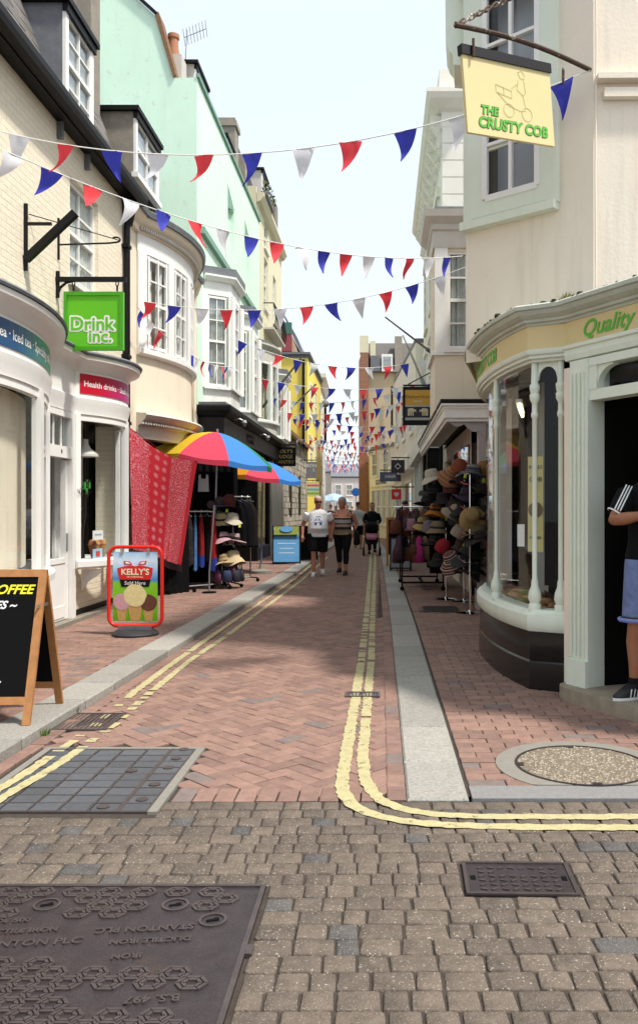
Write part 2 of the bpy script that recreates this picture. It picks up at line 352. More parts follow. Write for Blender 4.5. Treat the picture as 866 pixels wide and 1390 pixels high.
M['chrome'] = mat('chrome', (.75, .76, .78), .12, 0, metal=1.0)
M['steel'] = mat('grey_steel', (.42, .43, .44), .35, .1, metal=.8)
M['rope'] = mat('white_cord', (.72, .72, .70), .8, 0)
def flagmat(name, col):
    m = mat(name, col, .7, .05, 20); t = m.node_tree; out = [n for n in t.nodes if n.type == 'OUTPUT_MATERIAL'][0]; b = [n for n in t.nodes if n.type == 'BSDF_PRINCIPLED'][0]
    tl = t.nodes.new('ShaderNodeBsdfTranslucent'); tl.inputs[0].default_value = (*col, 1); x = t.nodes.new('ShaderNodeMixShader'); x.inputs[0].default_value = .35
    t.links.new(b.outputs[0], x.inputs[1]); t.links.new(tl.outputs[0], x.inputs[2]); t.links.new(x.outputs[0], out.inputs[0]); return m
M['flag_r'] = flagmat('red_flag', (.84, .06, .08)); M['flag_b'] = flagmat('blue_flag', (.045, .055, .48)); M['flag_w'] = flagmat('white_flag', (.78, .78, .84))
_cm = {}
def cm(col, rough=.8, **k):
    key = (col, rough, tuple(sorted(k.items())))
    if key not in _cm: _cm[key] = mat('colour_' + str(len(_cm)), col, rough, **k)
    return _cm[key]

# ------------------------------------------------------------------ ground, road, pavements
g = MB().add([(-400, -60, -.14), (400, -60, -.14), (400, 900, -.14), (-400, 900, -.14)], [(0, 1, 2, 3)]).build('ground', M['asphalt'])
tag(g, 'plain ground under the whole street', kind='structure')
CROSS = 4.205                                    # where the red road meets the buff block crossing
def lk(y):                                       # road side of the left kerb
    for (y0, x0), (y1, x1) in zip(LK, LK[1:]):
        if y <= y1: return x0 + (x1 - x0) * (y - y0) / (y1 - y0)
    return LK[-1][1]
def rk(y):
    for (y0, x0), (y1, x1) in zip(RK, RK[1:]):
        if y <= y1: return x0 + (x1 - x0) * (y - y0) / (y1 - y0)
    return RK[-1][1]
LK = [(3.5, -2.22), (18.5, -1.93), (34, -1.95), (50, -2.6), (70, -4.2), (130, -12)]
RK = [(3.5, .122), (11, .10), (25, -.03), (36, -.35), (50, -1.4), (70, -2.9), (130, -10)]
KW = .31
# joint-coloured bed of the road, laid as a sheet under the bricks
ys = [CROSS - .1, 8, 13, 18.5, 25, 34, 42, 50, 60, 70, 130]
def strip(name, fx0, fx1, z, m, y=ys):
    mb = MB(); vs = []
    for q in y: vs += [(fx0(q), q, z), (fx1(q), q, z)]
    mb.add(vs, [(2*i, 2*i+1, 2*i+3, 2*i+2) for i in range(len(y) - 1)]); return mb.build(name, m)
road = tag(strip('road', lambda y: lk(y) - .05, lambda y: rk(y) + .05, -.012, M['joint']), 'red herringbone brick roadway running up the street', kind='structure')
ZL, ZR = .055, .004
pl = tag(strip('pavement_left', lambda y: -5.0 - (max(0, y - 54)) * .2, lambda y: lk(y) - .05, ZL - .012, M['joint']), 'red brick pavement along the drinks shop side', kind='structure')
pr = tag(strip('pavement_right', lambda y: rk(y) + .05, lambda y: 6.0, ZR - .012, M['joint'], [4.3] + ys[1:]), 'red brick pavement along the bakery side', kind='structure')
cross = MB().add([(-6, .8, -.009), (6, .8, -.009), (6, CROSS + .02, -.009), (-6, CROSS + .02, -.009)], [(0, 1, 2, 3)]).build('crossing', M['joint'])
tag(cross, 'buff block paved crossing at the mouth of the street', kind='structure')

COVERS = [(-1.76, -.44, 2.0, 3.275), (-2.05, -1.085, 3.996, 5.15), (.308, .755, 3.172, 3.481)]
# ---- bricks
def brick_mesh(w, d, m, h=.03, ch=.006):
    x, y = w/2, d/2; a, b = x - ch, y - ch
    return MB().add([(-x,-y,-h),(x,-y,-h),(x,y,-h),(-x,y,-h),(-x,-y,-ch*.6),(x,-y,-ch*.6),(x,y,-ch*.6),(-x,y,-ch*.6),(-a,-b,0),(a,-b,0),(a,b,0),(-a,b,0)],
        [(0,1,5,4),(1,2,6,5),(2,3,7,6),(3,0,4,7),(4,5,9,8),(5,6,10,9),(6,7,11,10),(7,4,8,11),(8,9,10,11)]).mesh('paver', m, fixn=False)
BM = {k: brick_mesh(.196, .096, M[k]) for k in ('brick', 'brick_blue')}
BMI = brick_mesh(.196, .096, M['brick_isl'], ch=.005)
def lay(parent, items, zt, limit=300, far=17.0, rnd=None):
    """items of (x, y, rot, sx): nearest become bricks of their own, the rest one mass"""
    rnd = rnd or random.Random(3); items.sort(key=lambda q: q[1]); mass = MB(); base = [tuple(v.co) for v in BMI.vertices]; fb = [tuple(p.vertices) for p in BMI.polygons]
    for i, (x, y, r, sx) in enumerate(items):
        dz = rnd.uniform(-.0035, .0012); dr = r + rnd.uniform(-.012, .012)
        if i < limit:
            o = link('brick', BM['brick_blue' if rnd.random() < .035 else 'brick'], parent); o.location = (x, y, zt + dz); o.rotation_euler = (rnd.uniform(-.012, .012), rnd.uniform(-.012, .012), dr); o.scale = (sx, 1, 1)
        else:
            c, s = math.cos(dr), math.sin(dr)
            mass.add([(x + c*v[0]*sx - s*v[1], y + s*v[0]*sx + c*v[1], zt + dz + v[2]) for v in base], fb)
    if mass.v:
        o = link('brick_mass', mass.mesh('brick_mass', M['brick_isl'], fixn=False), parent); o['kind'] = 'stuff'
def covered(x, y, pad=.02):
    return any(a - pad < x < b + pad and c - pad < y < d + pad for a, b, c, d in COVERS)
# herringbone at 45 degrees
items = []; B = .1; k = math.sqrt(.5); y_end = 21.0
rr = random.Random(5)
for a_ in range(-80, 260):
    for b_ in range(-80, 260):
        q_ = (a_ - b_) % 4
        if q_ == 0: u, v, r = (a_ + 1) * B, (b_ + .5) * B, 0
        elif q_ == 3: u, v, r = (a_ + .5) * B, (b_ + 1) * B, 1
        else: continue
        x = (u - v) * k - .9; y = (u + v) * k + 3
        if y < CROSS + .118 or y > y_end: continue
        if x < lk(y) + .112 or x > rk(y) - .112: continue
        if covered(x, y, .06): continue
        items.append((x, y, R(45) + (R(90) if r else 0), 1))
lay(road, items, 0, 300, rnd=rr)
edge = []
n = int((21 - CROSS) / .2)
for q in range(n):
    y = CROSS + .12 + .2 * q
    edge.append((rk(y) - .052, y, R(90), 1)); edge.append((lk(y) + .055, y, R(90), 1))
for q in range(30):
    x = rk(4.2) - .18 - .105 * q
    if x > lk(4.2) + .1 and not (-2.05 < x < -1.1): edge.append((x, CROSS + .1, R(90), 1))
lay(road, edge, .0055, 120, rnd=rr)
far = strip('far_paving', lambda y: lk(y), lambda y: rk(y), -.003, M['bed_red'], [21, 25, 34, 42, 50, 60, 70, 130]); far.parent = road
# right pavement: stretcher courses across
CR = (1.125, 4.79)
it = []
rows = int((16 - 4.44) / .1025)
for r_ in range(rows):
    y = 4.49 + r_ * .1025
    x = rk(y) + KW + .02 + (.1 if r_ % 2 else 0)
    if r_ % 2: it.append((x - .0515, y, 0, .5))
    while x < 2.6:
        xx = x + .1
        if math.hypot(xx - CR[0], y - CR[1]) > .455 and xx - .1 > rk(y) + KW - .02:
            if not (.52 < xx < 1.12 and 11.9 < y < 12.75): it.append((xx, y, 0, 1))
        x += .2025
lay(pr, it, ZR, 300, rnd=rr)
farp = strip('far_paving', lambda y: rk(y) + KW, lambda y: 5.0, ZR - .003, M['bed_red'], [16, 25, 34, 42, 50, 60, 70, 130]); farp.parent = pr
# left pavement: stretcher courses across
it = []
for r_ in range(int((22 - 4.6) / .1025)):
    y = 4.6 + r_ * .1025; x = -4.0 + (.1 if r_ % 2 else 0)
    while x < lk(y) - KW - .20: it.append((x + .1, y, 0, 1)); x += .2025
    lf = lk(y) - KW - .006 - x
    if lf > .03: it.append((x + lf/2, y, 0, lf/.2025))
lay(pl, it, ZL, 300, rnd=rr)
farl = strip('far_paving', lambda y: -5.0 - (max(0, y - 54)) * .2, lambda y: lk(y) - KW, ZL - .003, M['bed_red'], [22, 25, 34, 42, 50, 60, 70, 130]); farl.parent = pl
# ---- granite kerbs
def kerb(label, f, side, zt, y0, y1, mt):
    root = thing('kerb', label, 'kerb', (f(y0), y0, 0), kind='structure'); y = y0; q = 0
    while y < y1:
        L = rr.choice((.62, .78, .9, 1.05)) if y < 30 else 3.0
        e = min(y + L, y1); a0, a1 = f(y + .006), f(e - .006); w = KW * side; ch = .012; mb = MB()
        zz = zt + rr.uniform(-.004, .003)
        lo = [(a0, y+.006), (a0 + w, y+.006), (a1 + w, e-.006), (a1, e-.006)]; cx = sum(p[0] for p in lo)/4; cy = (y+e)/2
        hi = [(p[0] + (ch if p[0] < cx else -ch), p[1] + (ch if p[1] < cy else -ch)) for p in lo]
        mb.add([(p[0], p[1], -.12) for p in lo] + [(p[0], p[1], zz - ch) for p in lo] + [(p[0], p[1], zz) for p in hi],
            [(i, (i+1) % 4, 4+(i+1) % 4, 4+i) for i in range(4)] + [(4+i, 4+(i+1) % 4, 8+(i+1) % 4, 8+i) for i in range(4)] + [(8, 9, 10, 11)])
        mb.build('kerb_stone', mt, root); y = e
    return root
kerb('pale granite kerb along the drinks shop pavement', lk, -1, ZL + .012, 4.23, 70, M['granite'])
kerb('flush grey granite kerb along the bakery pavement', rk, 1, ZR + .002, 4.23, 70, M['granite'])
kr = thing('kerb', 'thin grey stone edging strip beside the round manhole', 'kerb', (.44, 4.3, 0), kind='structure')
x = .445
while x < 3:
    L = rr.choice((.6, .9)); MB().bx(x + .003, x + L - .003, 4.235, 4.43, -.1, ZR + .001).build('kerb_stone', M['granite_dark'], kr); x += L
# ---- buff blocks of the crossing
def cobble_mesh(w, d, m, seed):
    q = random.Random(seed); N = 12; out = []; 
    for (sc, z) in ((1.0, -.045), (1.0, -.012), (.972, -.003), (.90, 0.0)):
        for k_ in range(N):
            a = 2*math.pi*(k_ + .5)/N; ex = .15
            cx, sy = math.cos(a), math.sin(a); x = math.copysign(abs(cx)**ex, cx)*w/2; y = math.copysign(abs(sy)**ex, sy)*d/2
            q2 = random.Random(seed*100 + k_); out.append((x*sc + q2.uniform(-.003, .003), y*sc + q2.uniform(-.003, .003), z + (q.uniform(-.0012, .0012) if z == 0 else 0)))
    mb = MB().add(out, [(i*N + k_, i*N + (k_+1) % N, (i+1)*N + (k_+1) % N, (i+1)*N + k_) for i in range(3) for k_ in range(N)] + [tuple(range(3*N, 4*N))])
    return mb.mesh('block', m, smooth=True, fixn=False)
CW = (.080, .102, .104, .136, .152)
CB = {(w, kk, s): cobble_mesh(w - .003, .0995, M[kk], s) for w in set(CW) for kk in ('cobble', 'cobble_grey') for s in (1, 2, 3)}
cob = []; row = 0; y = 2.1935
while y < CROSS - .05:
    x = -2.35 + rr.uniform(0, .1)
    while x < 2.1:
        w = rr.choice(CW); xc = x + w/2; bad = False
        for a, b, c, d in COVERS:
            if c - .01 < y < d + .01 and x < b and x + w > a:
                if x < a - .05: w = a - x - .004; xc = x + w/2
                else: bad = True; x = b + .004
                break
        if bad: continue
        if abs(520 + 1150 * xc / y - 433) < 520: cob.append((xc, y, w))
        x += w + .003
    y += .1030
cob.sort(key=lambda q: (q[1] < 2.55, q[1]))
def tilt(x): return .010 * math.sin(x * 1.7) 
for i, (xc, y, w) in enumerate(cob):
    near = min(CW, key=lambda q: abs(q - w)); kk = 'cobble_grey' if rr.random() < .07 else 'cobble'
    if i < 300:
        o = link('block', CB[(near, kk, rr.choice((1, 2, 3)))], cross); o.scale = (w / near, 1, 1)
        o.location = (xc, y + tilt(xc), rr.uniform(-.004, .002)); o.rotation_euler = (rr.uniform(-.02, .02), rr.uniform(-.02, .02), rr.uniform(-.05, .05))
    else:
        if i == 300: cmass = MB()
        me = CB[(near, 'cobble', 1)]
        cmass.add([(v.co.x * w/near + xc, v.co.y + y, v.co.z) for v in me.vertices], [tuple(p.vertices) for p in me.polygons])
if len(cob) > 300: o = link('block_mass', cmass.mesh('block_mass', M['cobble_isl'], smooth=True, fixn=False), cross); o['kind'] = 'stuff'
# ---- double yellow lines: worn paint sheets a few millimetres above the bricks
def ribbon(parent, pts, w, z=.0045, gaps=(), seed=1, jag=.007):
    q = random.Random(seed); P_ = [Vector((p[0], p[1])) for p in pts]; dens = []
    for a, b in zip(P_, P_[1:]):
        n_ = max(2, int((b - a).length / .03)); dens += [a.lerp(b, t / n_) for t in range(n_)]
    dens.append(P_[-1])
    for _ in range(10): dens = [dens[0]] + [(dens[i-1] + dens[i]*2 + dens[i+1]) / 4 for i in range(1, len(dens)-1)] + [dens[-1]]
    mb = MB(); L = 0; seg = []
    def flush():
        if len(seg) > 1: mb.add([c for s_ in seg for c in s_], [(2*i, 2*i+1, 2*i+3, 2*i+2) for i in range(len(seg)-1)])
        seg.clear()
    for i, p in enumerate(dens):
        d = (dens[min(i+1, len(dens)-1)] - dens[max(i-1, 0)]).normalized(); n_ = Vector((-d.y, d.x)); yy = p.y
        skip = any(g0 < yy < g1 and q.random() < pr_ for g0, g1, pr_ in gaps)
        if skip or q.random() < .008: flush(); continue
        a = p + n_ * (w/2 + q.uniform(-jag, jag)); b = p - n_ * (w/2 + q.uniform(-jag, jag)); zz_ = z if 4.12 < p.y < 4.46 else .0042; seg.append(((a.x, a.y, zz_), (b.x, b.y, zz_)))
    flush(); return mb.build('yellow_line', M['yline'], parent)
gp = lambda *l: [G(a, b)[:2] for a, b in l]
ribbon(road, gp((503, 748), (503, 763), (498, 830), (491, 894), (480, 965), (468, 1035), (463, 1072), (476, 1096), (520, 1112), (590, 1121), (700, 1124), (866, 1125), (1000, 1125)), .072, .0085, [(8, 12.2, .12), (12, 40, .03)], 1)
ribbon(road, gp((509, 748), (509, 763), (506, 830), (504, 894), (498, 965), (492, 1030), (496, 1062), (515, 1090), (560, 1104), (640, 1110), (866, 1110), (1000, 1110)), .068, .0085, [(8, 12.2, .14), (12, 40, .03)], 2)
ribbon(road, gp((440, 752), (400, 786), (300, 855), (240, 897), (185, 938), (128, 987), (60, 1034), (0, 1073), (-60, 1110)), .064, .0085, [(5.9, 6.6, .5), (5.0, 5.9, .25)], 3)
ribbon(road, gp((445, 756), (408, 789), (310, 862), (258, 897), (205, 940), (155, 985), (80, 1038), (0, 1087), (-60, 1122)), .064, .0085, [(5.9, 6.6, .4), (5.0, 5.9, .2), (8, 20, .04)], 4)

# ------------------------------------------------------------------ covers and gratings set in the ground
# big ductile cover with raised hexagons and lettering
x0, x1, y0, y1 = COVERS[0]; x0 += .008; x1 -= .01; y1 -= .012
t = thing('manhole_cover', 'large dark cast iron access cover with hexagon tread set in the buff blocks', 'manhole cover', ((x0+x1)/2, (y0+y1)/2, 0))
mb = MB().bx(x0, x1, y0, y1, -.06, .001); mb.build('plate', M['castiron'], t)
mb = MB()
for a in ((x0, x1, y1-.018, y1), (x0, x0+.018, y0, y1-.02), (x1-.018, x1, y0, y1-.02)): mb.bx(*a, -.05, .008)
mb.box((x1 + .008, 2.78, 0), (.03, .06, .014)); mb.build('rim', M['castiron2'], t)
hexes = MB(); hr = .046; skipz = [(-1.52, -.98, 2.75, 3.03), (-1.06, -.56, 2.68, 2.99), (-.92, -.45, 2.43, 2.57), (-1.31, -1.15, 3.03, 3.17), (-.84, -.68, 3.03, 3.17), (-.68, -.52, 2.92, 3.05)]
iy = 0; yy = y0 + .08
while yy < y1 - .06:
    xx = x0 + .08 + (.064 if iy % 2 else 0)
    while xx < x1 - .07:
        if not any(a < xx < b and c < yy < d for a, b, c, d in skipz):
            for kx in range(12):
                a0, a1 = R(60*kx), R(60*kx + 60); hr = .047 if kx < 6 else .028
                hexes.bar((xx + hr*math.cos(a0), yy + hr*.8*math.sin(a0), .003), (xx + hr*math.cos(a1), yy + hr*.8*math.sin(a1), .003), .011, .008)
        xx += .128
    yy += .056; iy += 1
o = hexes.build('hexagon_tread', M['castiron2'], t); o['kind'] = 'stuff'
for kx, ky in ((-1.23, 3.10), (-.76, 3.10), (-.60, 2.985), (-1.45, 2.6)):
    o = MB().lathe([(.05, .001), (.05, .006), (.04, .006), (.04, .002)], 16, (kx, ky, 0), cap=False).build('keyhole', M['castiron2'], t)
    MB().box((kx, ky, .0025), (.045, .014, .003), R(20)).box((kx + .012, ky + .006, .0025), (.016, .02, .0032), R(20)).build('slot', M['black_matt'], o)
for txt, lx, ly, sz, rev in (('STANTON PLC', -1.19, 2.82, .055, 0), ('DUCTILE IRON', -1.25, 2.90, .04, 0), ('GRADE 500', -1.34, 2.97, .04, 0), ('STANTON PLC', -.82, 2.92, .05, 1), ('DUCTILE IRON', -.78, 2.84, .04, 1), ('IRON', -.83, 2.74, .04, 1), ('B.S. 497', -.68, 2.50, .05, 1)):
    s = -1 if rev else 1; put_text('lettering', txt, sz, M['castiron2'], t, (lx, ly, .004), (s*math.cos(R(6)), s*math.sin(R(6)), 0), (-s*math.sin(R(6)), s*math.cos(R(6)), 0), depth=.003, bold=.001)
# recessed cover filled with small blue-grey setts
x0, x1, y0, y1 = -2.0, -1.13, 4.065, 5.11
t = thing('manhole_cover', 'square access cover filled with blue grey paviors under the yellow lines', 'manhole cover', ((x0+x1)/2, (y0+y1)/2, 0))
MB().bx(x0, x1, y0, y1, -.06, -.006).build('tray', M['castiron'], t)
mb = MB()
for a in ((x0-.045, x1+.05, y1+.004, y1+.04), (x1+.004, x1+.05, y0-.02, y1+.003), (x0-.045, x0-.004, y0-.02, y1+.003)): mb.bx(*a, -.05, .006)
mb.build('surround', M['concrete'], t)
mb = MB(); nc, nr_ = 6, 9; cw, chh = (x1-x0)/nc, (y1-y0)/nr_
for i in range(nc + 1): mb.box((x0 + i*cw, (y0+y1)/2, -.004), (.009 if i not in (0, nc, 5) else .022, y1-y0, .014))
for j in range(nr_ + 1): mb.box(((x0+x1)/2, y0 + j*chh, -.0045), (x1-x0, .008 if j not in (0, nr_, 5) else .018, .0135))
mb.build('frame', M['castiron2'], t)
for i in range(nc):
    for j in range(nr_): ubox('pavior', M['paver_grey'], t, (x0 + (i+.5)*cw, y0 + (j+.5)*chh, -.008 + rr.uniform(-.002, .001)), (cw - .016, chh - .014, .02))
for i, j in ((5, 1), (5, 3), (5, 5.5), (5, 7), (5, 8.6), (.1, .4), (3.9, .1), (3.7, 5), (.3, 8.7)):
    o = MB().lathe([(.03, .0), (.03, .006), (.0, .006)], 14, (x0 + (i+.5)*cw, y0 + (j+.4)*chh, 0), cap=False).build('lifting_eye', M['castiron2'], t)
# small ribbed cover
x0, x1, y0, y1 = .318, .745, 3.180, 3.473
t = thing('manhole_cover', 'small black rectangular water cover with raised studs among buff blocks', 'manhole cover', ((x0+x1)/2, (y0+y1)/2, 0), R(-1.5))
w, d = x1-x0, y1-y0
MB().bx(-w/2, w/2, -d/2, d/2, -.05, .001).build('plate', M['castiron'], t, False)
mb = MB()
for a in ((-w/2, w/2, d/2-.014, d/2), (-w/2, w/2, -d/2, -d/2+.014), (-w/2, -w/2+.014, -d/2+.015, d/2-.015), (w/2-.014, w/2, -d/2+.015, d/2-.015)): mb.bx(*a, -.04, .007)
mb.build('rim', M['castiron2'], t, False)
mb = MB()
for i in range(8):
    for j in range(6):
        if 2 <= i <= 5 and j == 4: continue
        mb.box((-w/2 + .07 + i*.041, -d/2 + .045 + j*.038, .003), (.026, .010, .006), R(35 if (i+j) % 2 else -20))
mb.build('stud', M['castiron2'], t, False)['kind'] = 'stuff'
for sx in (-1, 1): MB().box((sx*(w/2 - .035), 0, .0015), (.02, .035, .004)).build('keyhole', M['black_matt'], t, False)
# round cover with pebble infill in a concrete collar
t = thing('manhole_cover', 'round manhole cover with pebble infill and pale concrete collar', 'manhole cover', (CR[0], CR[1], 0))
def disc(r, clipy, n=64): return [(r*math.cos(2*math.pi*i/n), max(clipy, r*math.sin(2*math.pi*i/n))) for i in range(n)]
MB().prism(disc(.485, -.352), -.05, ZR + .0035).build('collar', M['concrete'], t, False)
MB().lathe([(.376, -.02), (.376, ZR + .008), (.362, ZR + .008), (.362, -.02)], 64, cap=False).build('rim', M['castiron'], t, False)
peb = MB().prism(disc(.361, -9), -.02, ZR + .0040); peb.build('infill', M['pebbledash'], t, False)
pm = MB(); q = random.Random(9)
for _ in range(1500):
    a, r_ = q.uniform(0, 2*math.pi), .355*math.sqrt(q.random()); s = q.uniform(.004, .0095); px_, py_ = r_*math.cos(a), r_*math.sin(a); zz = ZR + .0038
    pm.add([(px_-s, py_, zz), (px_, py_-s*.8, zz), (px_+s, py_, zz), (px_, py_+s*.8, zz), (px_, py_, zz+s*.7)], [(0,1,4),(1,2,4),(2,3,4),(3,0,4)])
o = pm.build('pebble', mat('pebble_stones', (.46, .41, .33), .8, .2, 90, col2=(.15, .10, .06), island=True), t, False); o['kind'] = 'stuff'
for a in (0, 90, 180, 270): MB().box((.345*math.cos(R(a)), .345*math.sin(R(a)), ZR + .005), (.05, .03, .008), R(a+90)).build('lifting_key_slot', M['castiron'], t, False)
def grating(label, cx, cy, w, d, z, bars, along='x', rz=0, barsz=.6):
    t = thing('drain_grating', label, 'drain', (cx, cy, z), rz)
    MB().bx(-w/2, w/2, -d/2, d/2, -.05, -.02).build('gully', M['black_matt'], t, False)
    mb = MB()
    for a in ((-w/2, w/2, d/2-.02, d/2), (-w/2, w/2, -d/2, -d/2+.02), (-w/2, -w/2+.02, -d/2+.021, d/2-.021), (w/2-.02, w/2, -d/2+.021, d/2-.021)): mb.bx(*a, -.045, .005)
    mb.build('frame', M['castiron2'], t, False); s = (w if along == 'x' else d) - .04
    for i in range(bars):
        p = -s/2 + s*(i + .5)/bars
        if along == 'x': ubox('bar', M['castiron2'], t, (p, 0, -.005), (s/bars*barsz, d - .042, .015), world=False)
        else: ubox('bar', M['castiron2'], t, (0, p, -.005), (w - .042, s/bars*barsz, .015), world=False)
    return t
grating('rusty slotted gully grating beside the kerb near the chalkboard', -2.0, 5.78, .36, .46, .004, 11, 'x', 0, .55)
grating('small grey slotted drain crossed by the double yellow lines', -.16, 6.62, .27, .17, .006, 9, 'x')
grating('flat iron grating in the pavement before the hat stands', .83, 12.3, .52, .62, ZR + .003, 11, 'y', 0, .5)
# tufts of weeds at the kerb
wd = MB(); q = random.Random(4)
for (cx, cy) in ((-2.17, 5.42), (-2.2, 6.02), (-2.24, 5.3), (1.62, 6.25), (1.5, 6.55), (1.55, 6.42)):
    for _ in range(26):
        a = q.uniform(0, 6.28); l = q.uniform(.02, .05); dx, dy = math.cos(a)*l*.8, math.sin(a)*l*.8; bx_, by_ = cx + q.uniform(-.025, .025), cy + q.uniform(-.025, .025)
        wd.add([(bx_-.004, by_, .0), (bx_+.004, by_, .0), (bx_+dx, by_+dy, .02 + l)], [(0, 1, 2)])
tag(wd.build('weeds', mat('weed_green', (.10, .18, .03), .7, .3)), 'small green weeds in the kerb joints', 'weeds', kind='stuff')

# ------------------------------------------------------------------ windows and building helpers
def window(parent, o, u, n, u0, u1, z0, z1, cols=2, rows=2, inset=.09, fw=.055, frame='white', sash=True, curtain='curtain', glass='glass', sill=True, back=.035, name='window'):
    o = Vector((o[0], o[1], 0)); u = Vector((u[0], u[1], 0)).normalized(); n = Vector((n[0], n[1], 0)).normalized(); rz = math.atan2(u.y, u.x)
    q = lambda a, z, d=0: o + u*a + n*d + Vector((0, 0, z)); w, h = u1-u0, z1-z0; mb = MB()
    for a, zc, ww, hh in ((u0+fw/2, (z0+z1)/2, fw, h), (u1-fw/2, (z0+z1)/2, fw, h), ((u0+u1)/2, z0+fw/2, w-2*fw, fw), ((u0+u1)/2, z1-fw/2, w-2*fw, fw)):
        mb.box(q(a, zc, -inset), (ww, .07, hh), rz)
    if sash: mb.box(q((u0+u1)/2, (z0+z1)/2, -inset+.008), (w-2*fw, .06, .05), rz)
    iw, ih = w-2*fw, h-2*fw; bar = min(.028, iw*.06)
    for i in range(1, cols): mb.box(q(u0+fw+iw*i/cols, (z0+z1)/2, -inset), (bar, .035, ih), rz)
    for j in range(1, rows):
        zz = z0+fw+ih*j/rows
        if sash and abs(zz - (z0+z1)/2) < .03: continue
        mb.box(q((u0+u1)/2, zz, -inset), (iw, .034, bar), rz)
    f = mb.build(name, M[frame], parent)
    for i in range(cols):
        for j in range(rows): ubox('pane', M[glass], f, q(u0+fw+iw*(i+.5)/cols, z0+fw+ih*(j+.5)/rows, -inset-.002), (iw/cols, .006, ih/rows), rz)
    if sill: ubox('sill', M[frame], f, q((u0+u1)/2, z0-.035, .03-inset/2), (w+.12, inset+.08, .07), rz)
    if curtain:
        cb = MB(); N_ = 14; row = []
        for s0, s1 in ((u0+.01, u0+w*.47), (u1-w*.47, u1-.01)):
            pts = [(s0+(s1-s0)*i/N_, .018*math.sin(i*2.4)) for i in range(N_+1)]
            cb.add([q(a, z0, -inset-back+d) for a, d in pts] + [q(a, z1, -inset-back+d) for a, d in pts], [(i, i+1, N_+2+i, N_+1+i) for i in range(N_)])
        cb.build('curtain', M[curtain], f)
    return f
def room(parent, pts, z0, z1, m='dark_int', name='room'):
    """dark shell behind openings so that a building is closed"""
    return MB().prism(pts, z0, z1).build(name, M[m], parent)
def slates(parent, p0, u, L, up, H, rowh, w, m, name='slate', th=.012, lift=.02, jit=.004, lim=300):
    """overlapping slates laid course by course on a slope from p0 along u (length L) and up (length H)"""
    p0 = Vector(p0); u = Vector(u).normalized(); up = Vector(up).normalized(); n = u.cross(up).normalized()
    if n.z < 0: n = -n
    me = MB().add([(-.5,0,-.5),(.5,0,-.5),(.5,0,.5),(-.5,0,.5),(-.5,1,-.5),(.5,1,-.5),(.5,1,.5),(-.5,1,.5)], [(0,1,2,3),(4,7,6,5),(0,4,5,1),(1,5,6,2),(2,6,7,3),(3,7,4,0)]).mesh(name, m)
    cnt = 0; q = random.Random(11)
    for j in range(int(H/rowh)):
        a = -(w*.5 if j % 2 else 0)
        while a < L:
            s0, s1 = max(a, 0), min(a+w, L)
            if s1-s0 > .03 and cnt < lim:
                o = link(name, me, parent); c = p0 + u*(s0+s1)/2 + up*(j*rowh) + n*(lift*.2 + q.uniform(0, jit))
                tl = Matrix.Rotation(q.uniform(-.015, .015), 4, 'Z')
                o.matrix_basis = basis(u, (up*1.0 - n*.035).normalized(), n, c) @ tl @ Matrix.Diagonal((s1-s0-.006, rowh*1.35, th*2, 1)); cnt += 1
            a += w
def bracket_text(o): return o

XL = -3.9
# ================================================================== left 1: painted brick drinks shop
b1 = thing('shop_building', 'cream painted brick drinks shop with slate mansard roof', 'building', (XL - 2, 9, 0))
wb = MB()
wall(wb, (XL, 5.0), (0, 1), 7.85, 3.3, 6.22, [(5.55, 6.60, 4.32, 5.62), (2.2, 3.2, 4.32, 5.62)], (1, 0), .13)
wall(wb, (XL, 5.0), (0, 1), 7.85, -.1, 3.3, [(.1, 7.5, .0, 3.2)], (1, 0), .02)
wb.build('wall', M['cream_brick'], b1)
MB().bx(-9, -8.9, 5, 12.85, 0, 9).bx(-9, XL, 4.95, 5.0, 0, 6.2).bx(-9, XL - .02, 12.80, 12.85, 0, 6.2).bx(-8.9, XL - .3, 5, 12.8, 3.25, 3.3).build('inner_wall', M['cream'], b1)
window(b1, (XL, 5.0), (0, 1), (1, 0), 5.55, 6.60, 4.32, 5.62, 2, 4)
window(b1, (XL, 5.0), (0, 1), (1, 0), 2.2, 3.2, 4.32, 5.62, 2, 4)
# eaves board, gutter and hopper
MB().bx(XL - .02, XL + .16, 5, 12.9, 6.10, 6.24).build('eaves_board', M['black'], b1)
MB().sweep([(XL + .16, 5), (XL + .16, 12.95)], [(0, 6.12), (-.02, 6.10), (-.07, 6.08), (-.13, 6.10), (-.15, 6.16), (-.15, 6.23), (-.13, 6.23), (-.12, 6.16), (-.07, 6.11), (0, 6.15)]).build('gutter', M['black'], b1)
dp = MB().tube([(XL + .09, 12.72, 6.1), (XL + .09, 12.72, 5.9), (XL + .06, 12.70, 5.7), (XL + .06, 12.70, .1)], .048, 10)
for z in (5.4, 3.75, 2.75, 1.5): dp.box((XL + .05, 12.70, z), (.12, .15, .05))
dp.lathe([(.05, 5.72), (.10, 5.95), (.11, 6.1)], 8, (XL + .09, 12.72, 0)); dp.build('downpipe', M['black'], b1, smooth=AUTO)
